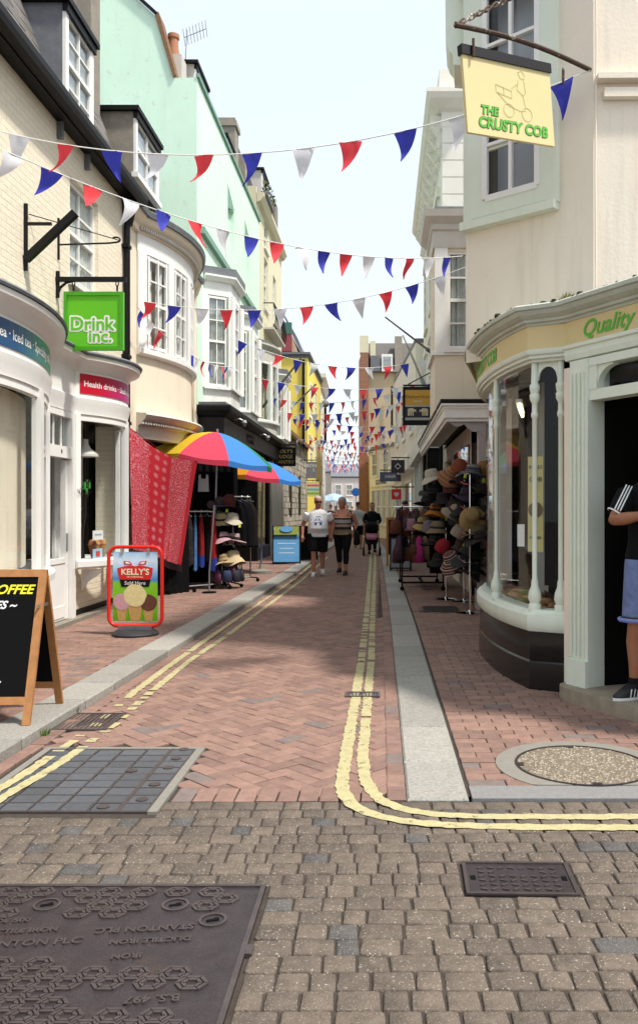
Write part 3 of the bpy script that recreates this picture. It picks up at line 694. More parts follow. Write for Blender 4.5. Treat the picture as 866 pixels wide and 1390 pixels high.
# mansard
sl_up = Vector((-.36, 0, 1)).normalized(); e0 = Vector((XL + .04, 5, 6.22))
rf = MB().add([e0, e0 + Vector((0, 7.85, 0)), e0 + Vector((0, 7.85, 0)) + sl_up*3, e0 + sl_up*3], [(0, 1, 2, 3)])
rf.add([e0 + sl_up*3, e0 + Vector((0, 7.85, 0)) + sl_up*3, (-9, 12.85, 9.3), (-9, 5, 9.3)], [(0, 1, 2, 3)])
roof = rf.build('roof', M['lead'], b1)
slates(roof, e0 + Vector((0, 2.4, 0)), (0, 1, 0), 5.4, sl_up, 2.9, .19, .33, M['slate'])
def dormer(parent, xf, y0, y1, z0, z1, depth, cheek, cols=2, rows=4, roofm='lead', ov=.07):
    d = MB().bx(xf - depth, xf + ov, y0 - ov, y1 + ov, z1 + .001, z1 + .07).build('dormer', M['black'], parent)
    for ya_ in (y0, y1 - .05): MB().bx(xf - depth, xf - .03, ya_, ya_ + .05, z0 - .4, z1).build('cheek', M[cheek], d)
    MB().bx(xf - .02, xf + ov*.6, y0 - .02, y1 + .02, z1 - .10, z1).build('fascia_board', M['black'], d)
    for ya_ in (y0, y1 - .10): MB().bx(xf - .03, xf + .01, ya_, ya_ + .10, z0, z1 - .1).build('jamb', M['white'], d)
    MB().bx(xf - .05, xf + .05, y0 - .03, y1 + .03, z0 - .08, z0).build('sill', M['white'], d)
    mb = MB(); w_ = (y1 - y0) - .2; h_ = z1 - z0 - .1; ya, za = y0 + .1, z0
    for i in range(cols + 1): mb.box((xf - .02, ya + w_*i/cols, za + h_/2), (.04, .05 if i in (0, cols) else .025, h_))
    for j in range(rows + 1): mb.box((xf - .021, ya + w_/2, za + h_*j/rows), (.036 if j != rows/2 else .06, w_, .05 if j in (0, rows/2, rows) else .022))
    mb.build('sash', M['white'], d)
    for i in range(cols):
        for j in range(rows): ubox('pane', M['glass_dark'], d, (xf - .03, ya + w_*(i + .5)/cols, za + h_*(j + .5)/rows), (.006, w_/cols, h_/rows))
    ubox('curtain', M['curtain'], d, (xf - .06, ya + w_/2, za + h_*.5), (.01, w_, h_))
    ubox('dormer_back', M['blind_dark'], d, (xf - .4, (y0 + y1)/2, (z0 + z1)/2), (.02, y1 - y0 - .1, z1 - z0))
    return d
dormer(b1, XL + .10, 10.12, 11.10, 6.30, 7.52, 1.5, 'lead')
# party wall stack between the roofs
MB().bx(-6.5, XL - .36, 12.35, 12.75, 7.0, 9.6).bx(-6.5, XL - .30, 12.3, 12.8, 7.0, 7.12).build('chimney_stack', M['stone'], b1)
# shop front: two bows and a door between
bowA = arc((XL + .02, 6.0), (XL + .02, 9.72), .46, 20); bowB = arc((XL + .02, 10.62), (XL + .02, 12.36), .34, 16)
front = bowA + [(XL + .02, 9.75), (XL + .02, 10.58)] + bowB
shopf = MB().sweep(front, [(-.02, 2.66), (.03, 2.66), (.03, 2.70), (.05, 2.78), (.06, 2.86), (.03, 2.88), (.03, 3.20), (.05, 3.22), (.07, 3.26), (.13, 3.31), (.19, 3.33), (.20, 3.38), (.17, 3.40), (-.3, 3.40), (-.3, 3.36), (-.02, 3.34)], -1).build('fascia', M['white'], b1, smooth=AUTO)
MB().sweep(front, [(.215, 3.385), (.225, 3.41), (.20, 3.435), (-.3, 3.50), (-.3, 3.405), (.18, 3.405)], -1).build('lead_capping', M['lead'], shopf)
def fascia_panel(path, s0, s1, z0, z1, mats, off=.036, ends=None):
    pts = [Vector(p) for p in path]; out = []; cum = 0
    dens = []
    for a, b in zip(pts, pts[1:]):
        for t_ in range(6): dens.append(a.lerp(b, t_/6))
    dens.append(pts[-1]); keep = []
    for i, p in enumerate(dens):
        if i: cum += (p - dens[i-1]).length
        if s0 <= cum <= s1: keep.append(p)
    return keep
def grad(name, c0, c1, ya, yb):
    m = mat(name, c0, .35, 0); t_ = m.node_tree; N = t_.nodes.new; L = t_.links.new; b = [n for n in t_.nodes if n.type == 'BSDF_PRINCIPLED'][0]; g_ = [n for n in t_.nodes if n.type == 'NEW_GEOMETRY'][0]
    sp = N('ShaderNodeSeparateXYZ'); L(g_.outputs['Position'], sp.inputs[0]); r_ = N('ShaderNodeMapRange'); L(sp.outputs['Y'], r_.inputs[0]); r_.inputs[1].default_value = ya; r_.inputs[2].default_value = yb
    x = N('ShaderNodeMix'); x.data_type = 'RGBA'; L(r_.outputs[0], x.inputs[0]); x.inputs[6].default_value = (*c0, 1); x.inputs[7].default_value = (*c1, 1); L(x.outputs[2], b.inputs['Base Color']); return m
M['pr_teal'] = grad('blue_to_green_print', hexc('#1b4c78'), hexc('#2f9055'), 7.8, 9.3); M['pr_mag'] = grad('red_to_purple_print', hexc('#c01030'), hexc('#8a3fa0'), 10.9, 12.2)
M['print_white'] = mat('white_print', (.82, .82, .80), .5, 0)
kA = fascia_panel(bowA, .6, 3.72, 0, 0, None); kB = fascia_panel(bowB, .06, 1.72, 0, 0, None)
pa = MB().sweep(kA, [(.034, 2.92), (.040, 2.92), (.040, 3.17), (.034, 3.17)], -1).build('sign_panel', M['pr_teal'], shopf)
pb = MB().sweep(kB, [(.034, 2.92), (.040, 2.92), (.040, 3.17), (.034, 3.17)], -1).build('sign_panel', M['pr_mag'], shopf)
bend_text('lettering', 'Juices · Green tea · Iced tea · Speciality coffee', .135, M['print_white'], shopf, [(p.x, p.y) for p in kA], 3.045, .12, .042, bold=.001, depth=.001)
bend_text('lettering', 'Health drinks · Slush drinks', .105, M['print_white'], shopf, [(p.x, p.y) for p in kB], 3.045, .05, .042, bold=.001, depth=.001)
def bow_front(path, z0, z1, posts, parent, frame='white', post_w=.085, glass='glass', sillz=.12, sub=None):
    """curved shop window: sill, head, posts and bent panes between the posts"""
    o = MB().sweep(path, [(-.12, z0 - sillz), (.03, z0 - sillz), (.09, z0 - sillz + .03), (.09, z0 - .02), (.05, z0), (-.12, z0)], -1).build('window', M[frame], parent, smooth=AUTO)
    MB().sweep(path, [(-.06, z1 - .08), (.015, z1 - .08), (.015, z1 + .06), (-.06, z1 + .06)], -1).build('head_rail', M[frame], o)
    pts = [Vector(p) for p in path]; cum = [0]
    for a, b in zip(pts, pts[1:]): cum.append(cum[-1] + (b - a).length)
    def at(s):
        for i in range(len(pts)-1):
            if s <= cum[i+1] + 1e-6:
                d = (pts[i+1]-pts[i]).normalized(); return pts[i] + d*(s-cum[i]), d
        return pts[-1], (pts[-1]-pts[-2]).normalized()
    L = cum[-1]; ss = [f*L for f in posts]
    for s in ss:
        p, d = at(s); ubox('post', M[frame], o, (p.x, p.y, (z0+z1)/2), (post_w, .09, z1-z0), math.atan2(d.y, d.x))
    for a, b in zip(ss, ss[1:]):
        n_ = 6; pp = [at(a + (b-a)*i/n_)[0] for i in range(n_+1)]
        MB().add([(p.x, p.y, z0) for p in pp] + [(p.x, p.y, z1 - .05) for p in pp], [(i, i+1, n_+2+i, n_+1+i) for i in range(n_)]).build('pane', M[glass], o)
    return o, at, L
wA, atA, LA = bow_front(bowA, .80, 2.66, (.02, .34, .68, .985), b1, post_w=.14)
wB, atB, LB = bow_front(bowB, .82, 2.66, (.02, .60, .80, .985), b1, post_w=.075)
# stall risers, painted brick with black plinth, shaded by the sills
sr = MB(); wall(sr, (XL - .03, 9.6 - 3.6), (0, 1), 3.68, .16, .78, [], (1, 0)); wall(sr, (XL - .03, 10.62), (0, 1), 1.80, .16, .80, [], (1, 0)); sr.build('stall_riser', M['cream_brick'], b1)
MB().bx(XL - .2, XL - .005, 6, 9.68, -.05, .17).bx(XL - .2, XL - .005, 10.62, 12.42, -.05, .17).build('plinth', M['black'], b1)
MB().bx(XL - .3, XL + .02, 12.38, 12.62, -.05, 2.66).build('end_pier', M['cream_brick'], b1)
MB().bx(XL - .2, XL + .12, 9.62, 12.4, .0, .10).build('threshold', M['stone'], b1)
for y_ in (10.95, 12.0): MB().sweep([(XL, y_), (XL, y_ + .05)], [(0, .68), (-.26, .68), (-.26, .66), (-.20, .60), (-.08, .52), (0, .40)], 1).build('sill_bracket', M['white'], wB)
# door between the bows: posts, transom light, panelled door standing open inwards
dr = MB().bx(XL - .07, XL + .05, 9.70, 9.80, .1, 2.66).bx(XL - .07, XL + .05, 10.50, 10.62, .1, 2.66).bx(XL - .06, XL + .045, 9.80, 10.50, 2.08, 2.22).bx(XL - .06, XL + .045, 9.80, 10.50, 2.58, 2.66).bx(XL - .02, XL + .0, 10.03, 10.05, 2.22, 2.58).bx(XL - .02, XL + .0, 10.27, 10.29, 2.22, 2.58).build('door_frame', M['white'], b1)
for y_ in (9.915, 10.16, 10.395): ubox('pane', M['glass'], dr, (XL - .02, y_, 2.40), (.006, .22, .36))
pd_ = MB().bx(XL - .05, XL - .005, 9.81, 10.40, .11, .80).bx(XL - .06, XL, 9.81, 9.87, .80, 2.06).bx(XL - .06, XL, 10.40, 10.49, .11, 2.06).bx(XL - .055, XL + .005, 9.87, 10.40, .80, .86).bx(XL - .055, XL + .004, 9.86, 10.38, .14, .28).build('door', M['white'], b1)
ubox('lock_plate', M['steel'], pd_, (XL + .005, 10.44, 1.05), (.012, .05, .22))
put_text('door_number', '0', .07, M['black'], dr, (XL + .048, 10.16, 2.15), (0, 1, 0))
# dim shop room with pale back wall, counter, lamps
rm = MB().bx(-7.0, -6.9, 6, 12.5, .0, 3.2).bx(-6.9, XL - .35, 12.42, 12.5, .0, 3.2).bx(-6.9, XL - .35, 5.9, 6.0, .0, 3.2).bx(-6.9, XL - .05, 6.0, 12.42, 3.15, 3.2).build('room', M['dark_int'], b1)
MB().bx(XL - .9, XL - .12, 6.1, 9.55, .0, .78).bx(XL - .75, XL - .12, 10.66, 12.35, .0, .80).build('display_shelf', M['white'], b1)
MB().sweep(bowA[9:19], [(-.22, .85), (-.21, .85), (-.21, 2.62), (-.22, 2.62)], -1).build('window_blind', M['cream'], b1)
MB().bx(XL - .50, XL - .46, 11.25, 12.3, .8, 3.1).bx(-6.0, XL - .5, 12.30, 12.40, .8, 3.1).bx(-5.6, XL - .55, 9.55, 9.62, .8, 3.1).build('partition', M['curtain'], b1)
def pendant(label, c, s=1):
    t_ = thing('pendant_lamp', label, 'lamp', c)
    MB().lathe([(.17*s, -.13), (.165*s, -.10), (.07*s, -.02), (.04*s, .04), (.04*s, .10)], 18).build('shade', M['old_white'], t_, False, smooth=AUTO)
    MB().tube([(0, 0, .1), (0, 0, 3.15 - c[2])], .006, 6).build('cord', M['black'], t_, False)
pendant('white pendant lamp hanging behind the health drinks window', (XL - .02, 11.15, 2.28)); pendant('white pendant lamp in the iced tea window', (XL - .1, 9.05, 2.35))
# branch tree with green tags standing in the window
tr = thing('ornamental_tree', 'bare black branch tree with green tags in the health drinks window', 'ornament', (XL + .0, 11.0, .82)); q = random.Random(21)
mb = MB(); tips = []
def branch(p, d, L, r, dep):
    e = p + d*L; mid = p + d*L*.5 + Vector((q.uniform(-1, 1), q.uniform(-1, 1), 0))*L*.08; mb.tube([p, mid, e], [r, r*.85, r*.65], 6)
    if dep == 0: tips.append(e); return
    for _ in range(3 if dep > 1 else 2):
        nd = (d + Vector((q.uniform(-.5, .5), q.uniform(-1, 1), q.uniform(-.35, .6)))*.75).normalized(); branch(e, nd, L*q.uniform(.5, .72), r*.6, dep-1)
branch(Vector((0, 0, 0)), Vector((0, .02, 1)), .42, .03, 4)
mb.build('branches', M['iron'], tr, False)
for e in tips[:14:2] : MB().box(e - Vector((0, 0, .05)), (.012, .035, .08)).build('leaf_tag', cm((.05, .42, .04)), tr, False)
w_ = thing('window_card', 'white notice card propped in the health drinks window', 'card', (XL + .18, 11.05, 1.12)); MB().box((0, 0, 0), (.006, .26, .12), R(-10)).build('card', M['print_white'], w_, False); ubox('print', cm((.35, .5, .6)), w_, (.006, 0, .01), (.003, .18, .015), R(-10), world=False)
w_ = thing('window_card', 'small blue and red ice cream card on the window sill', 'card', (XL + .2, 10.98, .88)); MB().box((0, 0, 0), (.006, .24, .13), R(-10)).build('card', cm((.35, .58, .75)), w_, False); MB().box((.006, 0, 0), (.003, .10, .07), R(-10)).build('print', cm((.7, .05, .05)), w_, False)
w_ = thing('cone_display', 'tan ice cream cones displayed behind the window cards', 'display', (XL + .08, 11.35, .82))
for i in range(4): MB().lathe([(.015, 0), (.05, .15), (.06, .17), (.045, .22), (.0, .25)], 10, (0, -.22 + .13*i, 0), cap=False).build('cone', cm((.50, .28, .10) if i % 2 else (.34, .13, .06)), w_, False)
# ---- brackets and hanging signs on the wall
def hung_sign(name, label, c, w, h, th=.05, cat='sign'): return thing(name, label, cat, c)
t = thing('hanging_sign', 'square lime green sign hung from a black arm over the drinks shop', 'sign', P(128, 436, 10.1)); w, h = .705, .695
M['lime'] = mat('lime_green_sign', (.115, .52, .012), .4, .04)
MB().box((0, 0, 0), (w, .05, h)).build('board', M['lime'], t, False)
mb = MB()
for (cx, cz, a, b) in ((0, h/2 - .022, w, .044), (0, -h/2 + .022, w, .044), (-w/2 + .02, 0, .04, h - .09), (w/2 - .02, 0, .04, h - .09)): mb.box((cx, -.032, cz), (a, .016, b))
mb.build('frame', mat('green_sign_frame', (.06, .36, .012), .4, .05), t, False)
for txt, lx, lz, sz in (('Drink', -.01, -.04, .225), ('inc.', .08, -.185, .205)):
    for mt, bd, dp_ in ((M['print_white'], .020, -.0262), (M['lime'], .004, -.0310)): put_letters(txt, sz, mt, t, Vector(t.location) + Vector((lx, 0, lz)), bd, dp_)
a = thing('iron_bracket', 'black iron arm carrying the lime green sign', 'bracket', (XL, 10.1, 4.2))
MB().bar((XL, 10.1, 4.2), (XL + .84, 10.1, 4.2), .045, .055).bar((XL + .012, 10.1, 3.98), (XL + .012, 10.1, 4.3), .06, .02).build('arm', M['iron'], a)
MB().tube([(XL + .02, 10.1, 4.02), (XL + .05, 10.1, 4.10), (XL + .12, 10.1, 4.16), (XL + .2, 10.1, 4.18)], .016, 6).build('brace', M['iron'], a)
for dx in (.21, .73):
    for k_ in range(2): MB().tube([Vector((XL + dx, 10.1, 4.15 - .055*k_)) + Vector((math.cos(s)*.016 if k_ % 2 == 0 else 0, math.cos(s)*.016 if k_ else 0, math.sin(s)*.035)) for s in [2*math.pi*i/10 for i in range(11)]], .007, 5, False).build('chain_link', M['iron'], a)
a = thing('iron_bracket', 'empty black iron bracket with thick diagonal strut above the bow window', 'bracket', (XL, 9.2, 4.4))
MB().bar((XL + .015, 9.2, 4.05), (XL + .015, 9.2, 4.78), .05, .022).build('wall_plate', M['iron'], a)
MB().bar((XL, 9.2, 4.56), (XL + .30, 9.2, 4.56), .03).bar((XL + .02, 9.2, 4.17), (XL + .56, 9.2, 4.68), .075).build('strut', M['iron'], a)
a = thing('iron_bracket', 'thin scrolled iron bracket beside the upstairs sash window', 'bracket', (XL, 10.15, 4.7))
MB().bar((XL + .01, 10.15, 4.45), (XL + .01, 10.15, 4.95), .03, .015).build('wall_plate', M['iron'], a)
sc = [(XL + .70 + .05*math.cos(s), 10.15, 4.66 + .03 + .03*math.sin(s)) for s in [i*.5 - 1.5 for i in range(9)]]
MB().tube([(XL, 10.15, 4.63), (XL + .62, 10.15, 4.65)] + sc, .011, 6).tube([(XL + .55 - .54, 9.3, 4.7), (XL + .75, 10.15, 4.68)], .006, 5).build('arm', M['iron'], a)

# ================================================================== left 2: cream bow fronted house
b2 = thing('bow_house', 'cream house with white curved bow window and slate roof', 'building', (XL - 2, 15, 0))
XB = -3.95
wb = MB(); wall(wb, (XB, 12.86), (0, 1), 4.76, -.1, 6.1, [(.5, 4.3, .1, 2.7)], (1, 0)); wb.bx(-9, XB - .01, 17.55, 17.6, 0, 6.5).build('wall', M['cream'], b2)
bow = arc((XB, 13.55), (XB, 16.95), .42, 18)
MB().sweep(bow, [(-.05, 3.02), (.0, 3.02), (.0, 3.98), (-.05, 3.98)], -1).build('apron', M['cream'], b2, smooth=AUTO)
MB().sweep(bow, [(-.2, 2.60), (.02, 2.60), (.04, 2.68), (.04, 2.80), (.08, 2.82), (.10, 2.86), (.18, 2.90), (.22, 2.97), (.20, 3.0), (-.2, 3.02)], -1).build('shop_cornice', M['old_white'], b2, smooth=AUTO)
pts = [Vector(p) for p in bow]
dm = MB()
for i in range(60):
    f = i/59*(len(pts)-1.001); j = int(f); p = pts[j].lerp(pts[j+1], f-j); d = (pts[j+1]-pts[j]).normalized(); nn = Vector((d.y, -d.x))
    dm.box((p.x + nn.x*.12, p.y + nn.y*.12, 2.84), (.03, .06, .035), math.atan2(d.y, d.x))
dm.build('dentil', M['old_white'], b2)['kind'] = 'stuff'
wo_, _, _ = bow_front(bow, 4.06, 5.62, (.03, .26, .5, .74, .97), b2, post_w=.20, glass='glass_dark')
for k0, k1 in ((.03, .26), (.26, .5), (.5, .74), (.74, .97)):
    pass
gb = MB(); cu = MB()
def on(f):
    g_ = f*(len(pts)-1.001); j = int(g_); p = pts[j].lerp(pts[j+1], g_-j); d = (pts[j+1]-pts[j]).normalized(); return p, d
for c0 in (.145, .38, .62, .855):
    for df in (-.07, 0, .07):
        p, d = on(c0 + df); gb.box((p.x + .004, p.y, 4.83), (.03 if df == 0 else .045, .04, 1.52), math.atan2(d.y, d.x))
    for z_ in (4.12, 4.46, 4.83, 5.2, 5.55):
        p0, d = on(c0 - .075); p1, _ = on(c0 + .075); gb.bar((p0.x, p0.y, z_), (p1.x, p1.y, z_), .04, .05 if z_ in (4.83, 4.12, 5.55) else .025)
    a, _ = on(c0 - .07); b_, _ = on(c0 + .07); pp = [a.lerp(b_, i/16) for i in range(17)]
    keep = [(p.x - .06 + .015*math.sin(i*2.2), p.y) for i, p in enumerate(pp)]
    for lo, hi in ((0, 6), (10, 16)): cu.add([(x_, y_, 4.08) for x_, y_ in keep[lo:hi+1]] + [(x_, y_, 5.6) for x_, y_ in keep[lo:hi+1]], [(i, i+1, hi-lo+2+i, hi-lo+1+i) for i in range(hi-lo)])
gb.build('glazing_bar', M['white'], wo_); cu.build('curtain', M['curtain'], wo_)
MB().sweep(bow, [(-.05, 5.60), (.03, 5.60), (.03, 5.92), (-.05, 5.92)], -1).build('frieze', M['white'], b2, smooth=AUTO)
cpath = [(XB, 12.9)] + bow + [(XB, 17.55)]
MB().sweep(cpath, [(-.1, 5.88), (.06, 5.90), (.07, 5.98), (.10, 6.0), (.18, 6.06), (.20, 6.12), (.16, 6.14), (-.2, 6.16)], -1).build('cornice', M['cream'], b2, smooth=AUTO)
dm = MB(); L_ = 0
for i in range(70):
    f = i/69*(len(pts)-1.001); j = int(f); p = pts[j].lerp(pts[j+1], f-j); d = (pts[j+1]-pts[j]).normalized(); nn = Vector((d.y, -d.x))
    dm.box((p.x + nn.x*.10, p.y + nn.y*.10, 5.955), (.028, .06, .05), math.atan2(d.y, d.x))
dm.build('dentil', M['old_white'], b2)['kind'] = 'stuff'
MB().sweep(cpath, [(.15, 6.13), (.24, 6.12), (.26, 6.20), (.24, 6.22), (.15, 6.17)], -1).build('gutter', M['lead'], b2)
e0 = Vector((XB + .05, 12.86, 6.16)); s2 = Vector((-.52, 0, 1)).normalized()
rf = MB().add([e0, e0 + Vector((0, 4.74, 0)), e0 + Vector((0, 4.74, 0)) + s2*2.6, e0 + s2*2.6], [(0, 1, 2, 3)])
rf.add([e0 + s2*2.6, e0 + Vector((0, 4.74, 0)) + s2*2.6, (-9, 17.6, 8.4), (-9, 12.86, 8.4)], [(0, 1, 2, 3)]); 
rf.add([(p[0] + .15, p[1], 6.15) for p in bow] + [(XB - .12, 15.2, 6.75)], [(i, i+1, len(bow)) for i in range(len(bow)-1)])
roof = rf.build('roof', M['lead'], b2)
slates(roof, e0, (0, 1, 0), 4.7, s2, 2.5, .2, .34, M['slate'])
MB().bx(-6.0, XB - .02, 12.72, 12.95, 6.2, 6.3).slab([(XB + .12, 12.74, 6.25), (XB + .12, 12.74, 6.4), (XB - 1.2, 12.74, 8.85), (XB - 1.4, 12.74, 8.85)], (0, .2, 0)).build('verge_coping', M['black'], b2)
dormer(b2, XB + .12, 13.10, 14.45, 6.68, 7.62, 1.4, 'stone', 2, 2)
# flat ground floor shop: dark room behind the market stall
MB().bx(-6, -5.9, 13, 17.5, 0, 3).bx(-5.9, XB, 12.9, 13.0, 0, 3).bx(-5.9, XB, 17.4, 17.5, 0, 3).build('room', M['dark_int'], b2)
MB().bx(XB - .05, XB + .1, 13.0, 13.3, 0, 2.6).bx(XB - .05, XB + .1, 16.9, 17.3, 0, 2.6).build('pilaster', M['old_white'], b2)
# thin rainwater pipe at the end of the bow house
MB().tube([(XB + .12, 17.5, 6.1), (XB + .06, 17.5, 5.7), (XB + .06, 17.5, 2.9)], .035, 8).lathe([(.04, 5.9), (.1, 6.1), (.11, 6.2)], 8, (XB + .1, 17.5, 0)).build('downpipe', M['cream'], b2)

# ================================================================== left 3: tall mint green building
XG = -3.87; YG = 17.62
b3 = thing('green_building', 'tall mint green rendered building with white bays and black shopfront', 'building', (XG - 2, 22, 0))
gable = [(XG, YG), (XG, 10.45), (-4.32, 10.45), (-4.72, 11.75), (-5.35, 12.35), (-7.0, 13.2), (-10, 13.2), (-10, YG)]
gz = [(XG, 0), (XG, 10.45), (-4.34, 10.45), (-4.72, 11.72), (-5.40, 12.35), (-7.2, 13.3), (-10, 13.3), (-10, 0)]
wb = MB().slab([(x_, YG, z_) for x_, z_ in gz], (0, .3, 0))
wall(wb, (XG - .002, YG + .3), (0, 1), 8.6, 0, 10.45, [(.6, 8.2, .05, 2.9), (3.2, 4.1, 8.1, 9.2), (5.8, 6.7, 8.1, 9.2)], (1, 0), .12)
wb.build('wall', M['mint_wall'], b3)
for u_ in (3.2, 5.8):
    MB().bx(XG - .125, XG - .115, YG + .3 + u_, YG + .3 + u_ + .9, 8.1, 9.2).build('blind_window', M['mint_wall'], b3)
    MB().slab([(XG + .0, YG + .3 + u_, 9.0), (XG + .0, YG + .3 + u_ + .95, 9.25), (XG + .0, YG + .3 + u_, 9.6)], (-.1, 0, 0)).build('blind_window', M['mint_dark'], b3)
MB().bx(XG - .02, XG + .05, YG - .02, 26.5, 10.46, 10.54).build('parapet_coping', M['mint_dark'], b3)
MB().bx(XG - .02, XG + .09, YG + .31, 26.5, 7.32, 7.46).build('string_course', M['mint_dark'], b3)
MB().slab([(-4.36, YG - .05, 10.45), (-4.30, YG - .05, 10.5), (-4.66, YG - .05, 11.80), (-4.74, YG - .05, 11.75)], (0, .5, 0)).build('verge', M['tile'], b3)
rf = MB().add([(-4.36, YG + .1, 10.45), (-4.36, 26.4, 10.45), (-4.70, 26.4, 11.72), (-4.70, YG + .1, 11.72)], [(0, 1, 2, 3)]).add([(-4.70, YG + .1, 11.72), (-4.70, 26.4, 11.72), (-7.2, 26.4, 13.2), (-7.2, YG + .1, 13.2)], [(0, 1, 2, 3)]).add([(-7.2, YG + .1, 13.2), (-7.2, 26.4, 13.2), (-10, 26.4, 12), (-10, YG + .1, 12)], [(0, 1, 2, 3)])
roof = rf.build('roof', M['lead'], b3)
slates(roof, (-4.34, YG - .02, 10.47), (0, 1, 0), 1.0, (-.30, 0, 1), 1.3, .13, .2, M['tile'], name='roof_tile')
MB().slab([(XG, YG + .02, 10.3), (-5.45, YG - .02, 12.42), (-5.40, YG - .02, 12.5), (-4.68, YG - .02, 11.85), (-4.70, YG - .02, 11.74), (-5.38, YG - .02, 12.32)], (0, .05, 0)) if False else None
MB().bar((-4.70, YG - .03, 11.76), (-5.40, YG - .03, 12.40), .07, .06).bar((-5.40, YG - .03, 12.40), (-7.2, YG - .03, 13.36), .07, .06).build('verge_board', M['black'], b3)
# white box dormer beyond the verge and the flue pots
MB().bx(-4.75, -4.28, 18.0, 18.45, 10.4, 11.15).build('chimney', M['old_white'], b3)
dormer(b3, -4.12, 18.6, 19.8, 10.5, 11.25, .9, 'old_white', 2, 2); dormer(b3, -4.12, 22.2, 23.3, 10.5, 11.25, .9, 'old_white', 2, 2)
MB().lathe([(.13, 11.1), (.12, 11.3), (.11, 11.35), (.10, 11.56), (.125, 11.58), (.125, 11.66), (.09, 11.66)], 14, (-4.5, 18.2, 0), cap=False).build('chimney_pot', M['terracotta'], b3, smooth=AUTO)
MB().bx(-5.4, -4.35, 24.9, 25.5, 10.4, 13.0).bx(-5.4, -4.30, 24.85, 25.55, 12.75, 12.9).build('chimney', M['stone'], b3)
MB().bx(-5.2, -4.25, 26.1, 26.5, 10.2, 12.4).build('chimney', M['stone'], b3)
an = thing('tv_aerial', 'thin metal aerial above the green building roof', 'aerial', (-4.4, 18.6, 11.4)); a0 = P(252, 72, 18.6); a1 = P(254, 40, 18.6)
MB().tube([a0 - Vector((0, 0, .9)), a0, a1], .012, 5).build('mast', M['steel'], an)
b0_, b1_ = P(250, 50, 18.6), P(280, 38, 18.6); mb = MB().tube([b0_, b1_], .009, 5)
for i in range(8):
    p = b0_.lerp(b1_, i/7); mb.tube([p + Vector((0, -.12, .12)), p + Vector((0, .12, -.12))], .006, 4)
mb.build('dipole', M['steel'], an)
def canted_bay(parent, xw, xf, ya, yb, yc, yd, z0, z1, frame='white', apron=.55, cols=2, rows=4, glass='glass_dark', roofh=.18, shopm=None, curtain='curtain'):
    """bay with splayed sides: wall line xw, front xf; plan ya > yb (near splay), yb > yc (front), yc > yd (far splay)"""
    path = [(xw, ya), (xf, yb), (xf, yc), (xw, yd)]
    o = MB().sweep(path, [(-.08, z0 - apron), (0, z0 - apron), (0, z0 - .03), (-.08, z0 - .03)], -1).build('bay', M[frame], parent)
    MB().sweep(path, [(-.08, z1 + .02), (0, z1 + .02), (0, z1 + .32), (-.08, z1 + .32)], -1).build('bay_head', M[frame], o)
    MB().sweep(path, [(-.08, z0 - .03), (.07, z0 - .05), (.07, z0 + .01), (-.08, z0 + .02)], -1).build('bay_sill', M[frame], o)
    MB().sweep(path, [(-.08, z1 + .321), (.06, z1 + .321), (.13, z1 + .40), (.13, z1 + .44), (-.08, z1 + .44)], -1).build('bay_cornice', M[frame], o)
    MB().prism([(xw - .05, ya - .08), (xf + .12, yb - .05), (xf + .12, yc + .05), (xw - .05, yd + .08)], z1 + .441, z1 + .441 + roofh).build('bay_roof', M['lead'], o)
    for (p, q_) in zip(path, path[1:]):
        p, q_ = Vector(p), Vector(q_); d = q_ - p; L = d.length; d.normalize(); n_ = (d.y, -d.x); pw = .09
        for s in (0, L): c = p + d*s; ubox('post', M[frame], o, (c.x, c.y, (z0+z1)/2), (.16, .12, z1 - z0 + .06), math.atan2(d.y, d.x))
        window(o, p, d, n_, pw, L - pw, z0 + .02, z1, cols, rows, inset=.04, fw=.05, frame=frame, curtain=curtain, glass=glass, sill=False) if L > .4 else None
    return o
canted_bay(b3, XG, -3.34, 18.25, 18.62, 19.75, 20.1, 4.12, 6.1, apron=.62)
canted_bay(b3, XG, -3.34, 21.0, 21.4, 22.6, 23.0, 3.95, 5.95, apron=.55)
MB().bx(XG - .2, -3.30, 17.75, 29.6, 3.60, 3.72).build('shopfront_top', M['lead'], b3)
fb = MB().bx(-3.9, -3.32, 17.72, 29.6, 3.02, 3.60).build('shop_fascia', M['charcoal'], b3)
MB().sweep([(-3.9, 17.70), (-3.30, 17.70), (-3.30, 29.62)], [(0, 3.40), (.05, 3.42), (.14, 3.52), (.15, 3.60), (.13, 3.64), (0, 3.64)], -1).build('cornice', M['black'], fb)
put_text('lettering', 'DAPHNE', .30, M['charcoal'], fb, (-3.312, 21.2, 3.2), (0, 1, 0), depth=.01)
for y_ in (18.6, 22.4): MB().tube([(-3.3, y_, 3.42), (-3.15, y_, 3.45), (-3.05, y_, 3.40)], .02, 6).lathe([(.03, -.08), (.07, 0), (.05, .06)], 10, (-3.05, y_, 3.36)).build('spotlight', M['steel'], fb)
MB().bx(-4.0, -3.45, 17.75, 17.9, 0, 3.02).bx(-4.0, -3.45, 25.6, 25.9, 0, 3.02).bx(-4.0, -3.42, 23.0, 23.2, 0, 3.02).build('pier', M['black'], b3)
MB().bx(-3.62, -3.42, 23.25, 25.55, .35, .42).bx(-3.6, -3.44, 23.3, 25.5, .05, .35).build('stall_riser', cm((.03, .05, .13), .5), b3)
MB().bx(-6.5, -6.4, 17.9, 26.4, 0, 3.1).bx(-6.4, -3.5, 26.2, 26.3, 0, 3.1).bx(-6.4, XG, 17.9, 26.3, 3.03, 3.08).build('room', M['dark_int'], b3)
gl = MB().bx(-3.52, -3.51, 23.25, 25.55, .42, 2.9).build('shop_window', M['glass_dark'], b3)
MB().bx(-3.95, -3.45, 26.5, 29.3, .0, .4).build('stall_riser', M['old_white'], b3)
